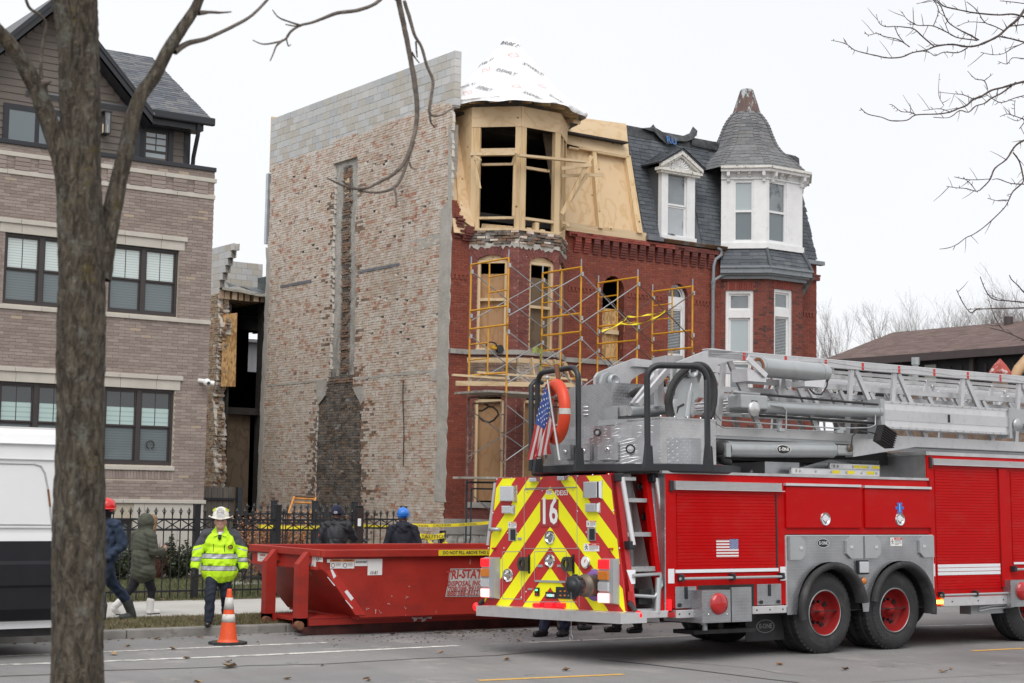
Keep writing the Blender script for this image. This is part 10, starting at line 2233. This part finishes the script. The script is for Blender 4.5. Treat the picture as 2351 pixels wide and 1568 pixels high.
def hidden_person(label,px,py,heading,tm,bm_,band=None):
 b=Body();J,T_,S_,B_,L_=range(5);b.ell((0,0,1.2),(.2,.14,.27),J);b.cap((0,0,.86),(0,0,1.08),.17,.17,J);b.cap((-.14,0,1.39),(.14,0,1.39),.085,.085,J)
 for s in(-1,1):b.cap((s*.2,0,1.38),(s*.27,0,1.1),.08,.07,J);b.cap((s*.27,0,1.1),(s*.26,.1,.86),.07,.05,J);b.hand((s*.26,.11,.85),(0,.2,-1),(-s,0,0),S_,.18,.7,s);b.cap((s*.09,0,.88),(s*.10,s*.06,.48),.11,.085,T_);b.cap((s*.10,s*.06,.48),(s*.10,s*.12,.12),.085,.072,T_);b.cap((s*.10,s*.12-.03,.05),(s*.12,s*.12+.17,.04),.055,.045,B_)
 head_(b,1.6,.02,S_,r=.1);p=at(px,py,Z=0)
 rc=None
 if band:
  def rc(Cn,tg):tg=tg.copy();k=(tg==T_)&(Cn[:,2]>.20)&(Cn[:,2]<.30);tg[k]=L_;return tg
 return b.build('person',label,V3((p.x,p.y,0)),heading,[black,tm,skin2,bm_,lime],rc,.008)
hidden_person('person in navy trousers and black shoes behind the truck tail',1272,1461,1.9,cloth('navy_trouser',(.014,.020,.045)),mat('shoe_black',(.014,.014,.015),.5))
hidden_person('person in turnout trousers with lime band behind the truck',1312,1447,-1.3,cloth('turnout',(.035,.033,.03)),mat('boot_dull',(.03,.03,.032),.6),True)
hidden_person('person in black shoes behind the step bay of the truck',1440,1452,1.5,cloth('dark_trouser',(.012,.012,.014)),blackshoe)
# ============ TREES
t=NT('bark');v,k=t.mapped((34,34,11));nz_=t.n('TexNoise');t.l(v,nz_.inputs['Vector']);nz_.inputs['Scale'].default_value=1.;nz_.inputs['Detail'].default_value=6;nz_.inputs['Roughness'].default_value=.65;nz_.inputs['Distortion'].default_value=.8
c=t.ramp(nz_.outputs['Fac'],[(.32,(.022,.017,.012)),(.44,(.065,.052,.038)),(.56,(.125,.105,.08)),(.72,(.20,.175,.14))])
c=t.nm([9,5,.7],.54,.66,.8,c,(.19,.195,.165));c=t.nm([7,4,.7],.60,.72,.65,c,(.16,.12,.028));c=t.nm([(5,5,1.5),4],.62,.72,.7,c,(.045,.03,.02))
t.bump(nz_.outputs['Fac'],1.,.06);t.done(c,.95)
mat('twig_bark',(.085,.062,.055),.9,var=.35,vscale=14);mat('branch_bark',(.12,.10,.085),.9,var=.4,vscale=22,bump=.6,bscale=60)
def smooth(pts,k=5):
 out=[];n=len(pts)
 for i in range(n-1):
  p0,p1,p2,p3=pts[max(i-1,0)],pts[i],pts[i+1],pts[min(i+2,n-1)]
  for j in range(k):t_=j/k;out.append(.5*((2*p1)+(p2-p0)*t_+(2*p0-5*p1+4*p2-p3)*t_*t_+(3*p1-p0-3*p2+p3)*t_**3))
 out.append(pts[-1]);return out
def knobbly(m,pts,rs_,n=20,amp=.08,seed=1,k=6):
 """limb with uneven girth: ridged bark and swellings"""
 P=smooth(pts,k);R=list(np.interp(np.linspace(0,len(rs_)-1,len(P)),range(len(rs_)),rs_));r=random.Random(seed);vs=[];px=None;ph=[r.uniform(0,6.28)for _ in range(6)]
 for i,p in enumerate(P):
  d=(P[min(i+1,len(P)-1)]-P[max(i-1,0)]).normalized()
  if px is None:x,y,_=frame_z(d)
  else:x=(px-d*px.dot(d)).normalized();y=d.cross(x)
  px=x;s=i/len(P)*k*2
  for j in range(n):
   a=2*pi*j/n;q=1+amp*(.5*sin(3*a+ph[0]+s*.35)+.45*sin(5*a+ph[1]-s*.6)+.5*sin(9*a+ph[2]+s*.8)+.4*sin(s*1.7+ph[3])+.5*r.uniform(-1,1));vs.append(p+(x*cos(a)+y*sin(a))*R[i]*q)
 N=len(P);m.add(vs,[(i*n+j,i*n+(j+1)%n,(i+1)*n+(j+1)%n,(i+1)*n+j)for i in range(N-1)for j in range(n)],smooth=True);m.add(vs[-n:],[tuple(range(n))])
TYR=7.3
def ta(x,y,dy=0):return at(x,y,Y=TYR+dy)
pxm=lambda y:depth(ta(180,y))/FPX
fgt=thing('street_tree','mottled bare tree trunk in the left foreground with forking limbs','tree',(ta(178,1568).x,TYR,.1))
m=MB();tr_=[(176,1900,64),(176,1700,60),(176,1568,57.5),(178,1400,56.5),(181,1200,55),(183,1000,53),(185,800,51),(187,650,50),(186,540,51),(183,430,47),(186,300,44),(184,200,44),(182,100,45.5),(172,0,48),(160,-120,44),(158,-300,38)]
knobbly(m,[ta(x,y)for x,y,r in tr_],[r*pxm(700)*1.02 for x,y,r in tr_],72,.062,3,12);pt_(m,'trunk','bark',fgt)
def limb(name,pts,dy,mt='bark',n=20,amp=.07,seed=2,par=None,k=5):m=MB();knobbly(m,[ta(x,y,dy*i/(len(pts)-1))for i,(x,y,r)in enumerate(pts)],[r*pxm(500)for x,y,r in pts],n,amp,seed,k);return pt_(m,name,MATS[mt],par or fgt)
limb('limb',[(178,520,36),(160,420,31),(140,355,25),(110,275,21),(88,215,19),(55,150,18),(20,98,17),(-20,55,16),(-80,-20,15)],.0,seed=5)
rl_=limb('limb',[(225,640,30),(240,560,26),(258,480,22),(276,400,19.5),(293,330,18.5),(307,262,17),(325,215,16.5),(352,178,15.5),(385,115,14),(420,62,13),(450,15,12),(470,-40,11)],.0,seed=7)
limb('branch',[(400,118,9),(430,100,6.5),(470,90,5),(505,75,4.6),(540,58,4.2),(572,40,4),(600,15,3.6),(640,-30,3)],.2,'branch_bark',10,.10,8,rl_);limb('branch',[(455,30,7),(480,28,4),(505,29,3),(531,27,1.5)],.1,'branch_bark',8,.1,9,rl_)
limb('branch',[(102,210,9),(100,192,10),(108,190,6),(118,186,2)],-.05,'branch_bark',8,.1,10);limb('twig',[(96,196,5),(94,150,4),(98,100,3.2),(106,55,3),(92,35,3),(70,20,3.2),(60,0,3.2),(55,-30,3)],-.15,'branch_bark',7,.12,11)
oh_=limb('limb',[(160,-260,30),(350,-420,24),(600,-380,18),(800,-230,14),(900,-90,11),(913,0,8.6)],.8,'branch_bark',12,.08,12)
def br(pts,dy0=.8,dy1=.8,name='branch',mt='branch_bark',seed=1,par=None):
 m=MB();n=len(pts);knobbly(m,[ta(x,y,dy0+(dy1-dy0)*i/(n-1))for i,(x,y,r)in enumerate(pts)],[r*pxm(300)for x,y,r in pts],9,.12,seed);return pt_(m,name,MATS[mt],par or oh_)
br([(913,-6,8.6),(926,55,8.4),(939,120,7.6),(950,180,7.2),(957,240,7),(955,290,6.6),(945,330,6),(930,370,5.4),(905,398,5),(870,418,4.6),(840,432,4.2),(805,432,3.4),(775,420,2.6),(750,408,1.6)],.8,.4,seed=21)
br([(950,325,5),(938,362,4.6),(925,400,4.4),(908,428,4.6),(880,440,3.8),(845,441,3),(810,430,2.4),(785,415,2)],.8,.5,seed=22);br([(905,432,3.6),(910,452,3.2),(908,475,2)],.6,.5,seed=23)
br([(928,2,5),(940,40,5.2),(952,80,4.8),(968,108,4.6),(980,150,4.4),(994,185,4.6),(990,222,4.4),(986,258,4),(998,266,3.4),(1018,262,2.4),(1045,245,1.4)],.7,.5,seed=24);br([(987,258,3.4),(989,280,3),(998,292,1.8)],.5,.5,seed=25);br([(955,95,3),(956,115,2.6),(958,132,1.6)],.7,.7,seed=26);br([(945,120,3.4),(955,135,2.4),(963,145,1.4)],.7,.7,seed=27);br([(940,372,3),(945,385,2),(955,388,1.2)],.6,.6,seed=28)
br([(890,-20,6),(862,8,5),(820,24,4.8),(775,30,4.6),(742,42,4.2),(715,52,4),(690,58,3.6),(668,72,3.4),(655,90,3),(630,98,2.6),(603,101,1.8),(580,92,1)],.6,.4,seed=29);br([(650,92,3),(635,105,2.6),(628,122,2),(620,140,1.2)],.4,.4,seed=30);br([(690,58,3),(665,50,2.4),(640,40,2),(625,22,1.2)],.4,.4,seed=31);br([(700,56,2.6),(680,60,2),(655,56,1.6)],.4,.4,seed=32);br([(668,72,2.4),(658,85,2),(662,105,2),(668,102,1)],.4,.4,seed=33)
QX=lambda x,y:(1836.8+x*.40274,y*.40274)
YB=11.5
btx=at(2351,600,Y=YB).x+2.2
bt=thing('street_tree','bare thin branches reaching in from the upper right','tree',(btx,YB,.1))
m=MB();knobbly(m,[V3((btx,YB,0)),V3((btx+.05,YB,2)),V3((btx,YB+.05,4)),V3((btx-.1,YB,6.5)),V3((btx,YB,9))],[.17,.15,.14,.11,.05],18,.05,40);pt_(m,'trunk','bark',bt)
bp_px=depth(at(2200,300,Y=YB))/FPX
rt_=random.Random(9)
def twigset(paths,conv,Yp,par,mt='twig_bark',side=1.0):
 for pts,w0,w1 in paths:
  n=len(pts);P=[at(*conv(x,y),Y=Yp+rt_.uniform(-.03,.03))for x,y in pts];P=smooth(P,3);R=[max(.35,(w0+(w1-w0)*i/(len(P)-1)))*bp_px for i in range(len(P))];m=MB();m.tube(P,[r*rt_.uniform(.85,1.15)for r in R],6)
  for i in range(1,len(P)-1):
   if rt_.random()<.55*side:d=(P[i+1]-P[i]).normalized();a=V3((rt_.uniform(-1,1),rt_.uniform(-.6,.6),rt_.uniform(-1,1)));a=(a-d*a.dot(d)).normalized();L=rt_.choice((.02,.03,.05,.12,.22))*rt_.uniform(.6,1.2);e=P[i]+(a*.8+d*.6)*L;m.tube([P[i],P[i].lerp(e,.5)+a*.01,e],[max(.8,R[i]/bp_px*.5)*bp_px,.7*bp_px,.35*bp_px],4)
  pt_(m,'branch',MATS[mt],par)
PR_=[([(1500,-260),(1277,60),(1240,110),(1180,160),(1130,205),(1060,240),(1000,262),(940,265),(870,253),(780,262),(720,285),(640,300),(580,325),(500,330),(440,318),(380,305),(310,285),(270,255),(230,240),(178,230)],3.4,.6),([(955,272),(900,300),(820,297),(770,318),(740,300),(690,290)],1.4,.7),([(1400,120),(1277,95),(1210,80),(1130,85),(1010,75),(950,65),(880,50),(820,35),(780,0),(740,-20)],2.2,1.2),([(1020,228),(940,185),(900,165),(840,120),(800,30),(760,0)],1.6,1.2),([(765,265),(700,210),(650,165),(600,155),(540,150),(490,152),(450,130),(435,80)],1.7,.6),([(625,268),(560,225),(480,208),(440,190),(390,200),(368,180)],1.4,.6),([(1350,260),(1277,240),(1200,220),(1140,208)],2.2,1.6),([(1277,140),(1210,148),(1180,160)],1.6,1.4),([(1010,230),(900,215),(850,190),(760,148),(680,145),(650,130),(645,60)],1.7,.7),([(1350,220),(1277,245),(1210,275),(1160,305),(1100,312),(1030,298)],1.4,.7),([(1277,335),(1210,330),(1180,365),(1130,350)],1.2,.7),([(660,140),(610,110),(580,65)],1.1,.6),([(850,190),(830,140),(840,110),(780,60)],1.1,.7),([(1160,175),(1110,150),(1050,125),(1010,60),(950,10)],1.4,.8),([(1277,20),(1200,10),(1140,5)],1.2,.8),([(1060,130),(960,125),(900,150)],1.,.6),([(1000,225),(980,200),(930,185)],1.,.6),([(540,152),(560,200),(600,250)],1.1,.8),([(760,148),(790,60),(760,0)],1.2,.8),([(1400,440),(1277,465),(1200,485),(1150,500),(1090,515),(1040,545),(990,565),(950,600),(900,620),(850,640),(780,650),(660,655),(610,685),(520,688),(465,668),(385,650),(345,615)],3.,.8),([(1230,470),(1150,530),(1090,560),(1050,590),(1000,605),(960,640),(910,630),(850,670),(760,668)],2.2,.8),([(660,655),(630,640),(575,635),(530,600),(508,595)],1.2,.6),([(1070,510),(1050,460),(1000,450),(955,405)],1.4,.7),([(1050,460),(1100,420)],1.1,.6),([(990,565),(930,540),(880,535),(790,525)],1.2,.6),([(820,600),(790,540),(795,420)],.8,.5),([(1350,530),(1277,545),(1220,560),(1150,585),(1100,565),(1060,535)],1.4,.8),([(860,640),(800,620),(740,625),(700,630)],1.,.6),([(1400,750),(1277,800),(1235,825),(1210,855),(1175,910),(1110,960),(1085,1020),(1050,1060),(1010,1090),(950,1075),(890,1070),(835,1062)],2.8,.7),([(1215,870),(1250,920),(1270,1000),(1270,1040),(1215,1090),(1190,1140),(1160,1190),(1060,1285),(990,1335),(945,1355),(900,1390),(850,1412),(795,1420)],2.,.7),([(1190,1140),(1130,1145),(1070,1130)],1.2,.7),([(1085,1020),(970,1025),(880,1008)],1.2,.7),([(1277,1050),(1200,1045),(1130,1020),(1095,1025)],1.4,.9),([(1350,700),(1277,680),(1220,660),(1180,650),(1140,665)],1.6,.7),([(1000,1085),(965,1040),(930,1015)],1.,.6),([(1225,660),(1222,600),(1228,570)],.9,.5),([(1277,660),(1240,690),(1180,665)],1.,.6),([(1277,700),(1250,735)],1.2,.8)]
twigset(PR_,QX,YB,bt)
PR2=[([(2500,310),(2351,300),(2200,285),(2060,275),(1980,240),(1920,150),(1870,20)],1.9,.9),([(2500,350),(2351,360),(2200,365),(1850,375),(1780,415),(1730,380),(1660,270),(1610,160)],2.1,.8),([(2500,300),(2351,190),(2290,120),(2215,50),(2190,0)],1.8,1.),([(2500,800),(2351,715),(2280,680),(2150,625),(1980,580)],2.,.9),([(2130,610),(2060,520),(2000,390),(1960,250)],1.1,.6),([(1870,365),(1730,380)],1.2,.8)]
twigset(PR2,F1,YB,bt)
def stem(p,z,r0,r1):m=MB();q=V3((btx,YB,max(2.,z)));n=V3((rt_.uniform(-.2,.2),rt_.uniform(-.3,.3),.22));m.tube(smooth([p,p.lerp(q,.3)+n*.8,p.lerp(q,.65)+n,q],4),[r0+(r1-r0)*i/12 for i in range(13)],8);pt_(m,'limb','branch_bark',bt)
for(px,py)in((1500,-260),(1400,120),(1350,260),(1400,440),(1350,530),(1400,750),(1350,700)):p=at(*QX(px,py),Y=YB);stem(p,p.z-.7,.022,.05)
for(px,py)in((2500,310),(2500,350),(2500,800)):p=at(*F1(px,py),Y=YB);stem(p,p.z-.3,.018,.04)
mat('hazed_twig',(.16,.135,.125),.95,var=.2,vscale=.5)  # twig colour lightened to grey-brown, distance haze painted in
def bare_tree(base,h,r0,label,seed,levels=6,spread=.5,trunk=.25):
 r=random.Random(seed);o=thing('bare_tree',label,'tree',base,'bare winter trees in the distance');m=MB();cr_=MB();b=V3(base)
 def grow(mb,p,d,L,rad,lev):
  q=p+d*L*.5+V3((r.uniform(-1,1),r.uniform(-1,1),r.uniform(-.5,.5)))*L*.05;e=p+d*L;mb.tube([p,q,e],[rad,rad*.85,rad*.68],5 if lev>3 else 3,cap=False)
  if lev==0:return
  for k in range(r.choice((2,3,3))if lev>1 else 3):
   a=V3((r.uniform(-1,1),r.uniform(-1,1),r.uniform(-.35,.8)));nd=(d+a*spread).normalized();nd=(nd+V3((0,0,.10))).normalized();s=e if k else e;s=p.lerp(e,r.uniform(.65,1))if k else e
   grow(cr_ if lev<levels else mb,s,nd,L*r.uniform(.62,.86),rad*r.uniform(.5,.68),lev-1)
 L0=h*trunk;grow(m,b,V3((r.uniform(-.05,.05),r.uniform(-.05,.05),1)).normalized(),L0,r0,levels);pt_(m,'trunk','hazed_twig',o);pt_(cr_,'crown','hazed_twig',o)
def far_tree(px,ytop,ybase_vis,Yd,seed,label,levels=7,spread=.55,r0=.2,trunk=.24):
 p=at(px,ybase_vis,Y=Yd);zt=at(px,ytop,Y=Yd).z;bare_tree((p.x,p.y,0),zt*(1.2 if Yd>97 and levels>6 and r0>.2 else 1.),r0,label,seed,levels,spread,trunk)
f1=lambda x,y:F1(x,y)
far_tree(f1(400,0)[0],f1(0,400)[1],f1(0,830)[1],100,3,'small bare tree beside the end of the red brick house',7,.42,.16,.3);far_tree(f1(235,0)[0],f1(0,620)[1],f1(0,880)[1],96,5,'thin bare sapling nearest the red brick house',6,.4,.1,.3)
for i,(x,yt,lab)in enumerate(((1310,80,'wide bare tree behind the left end of the brown roof'),(1560,0,'tall bare tree behind the middle of the brown roof'),(1880,-60,'tallest bare tree behind the brown roof'),(2230,40,'bare tree behind the chimney on the brown roof'),(1020,430,'low spreading bare tree behind the roof hip'))):far_tree(f1(x,0)[0],f1(0,yt)[1],800,104 if i<4 else 98,20+i,lab,8 if i in(0,2)else 7,.66,.24,.24)
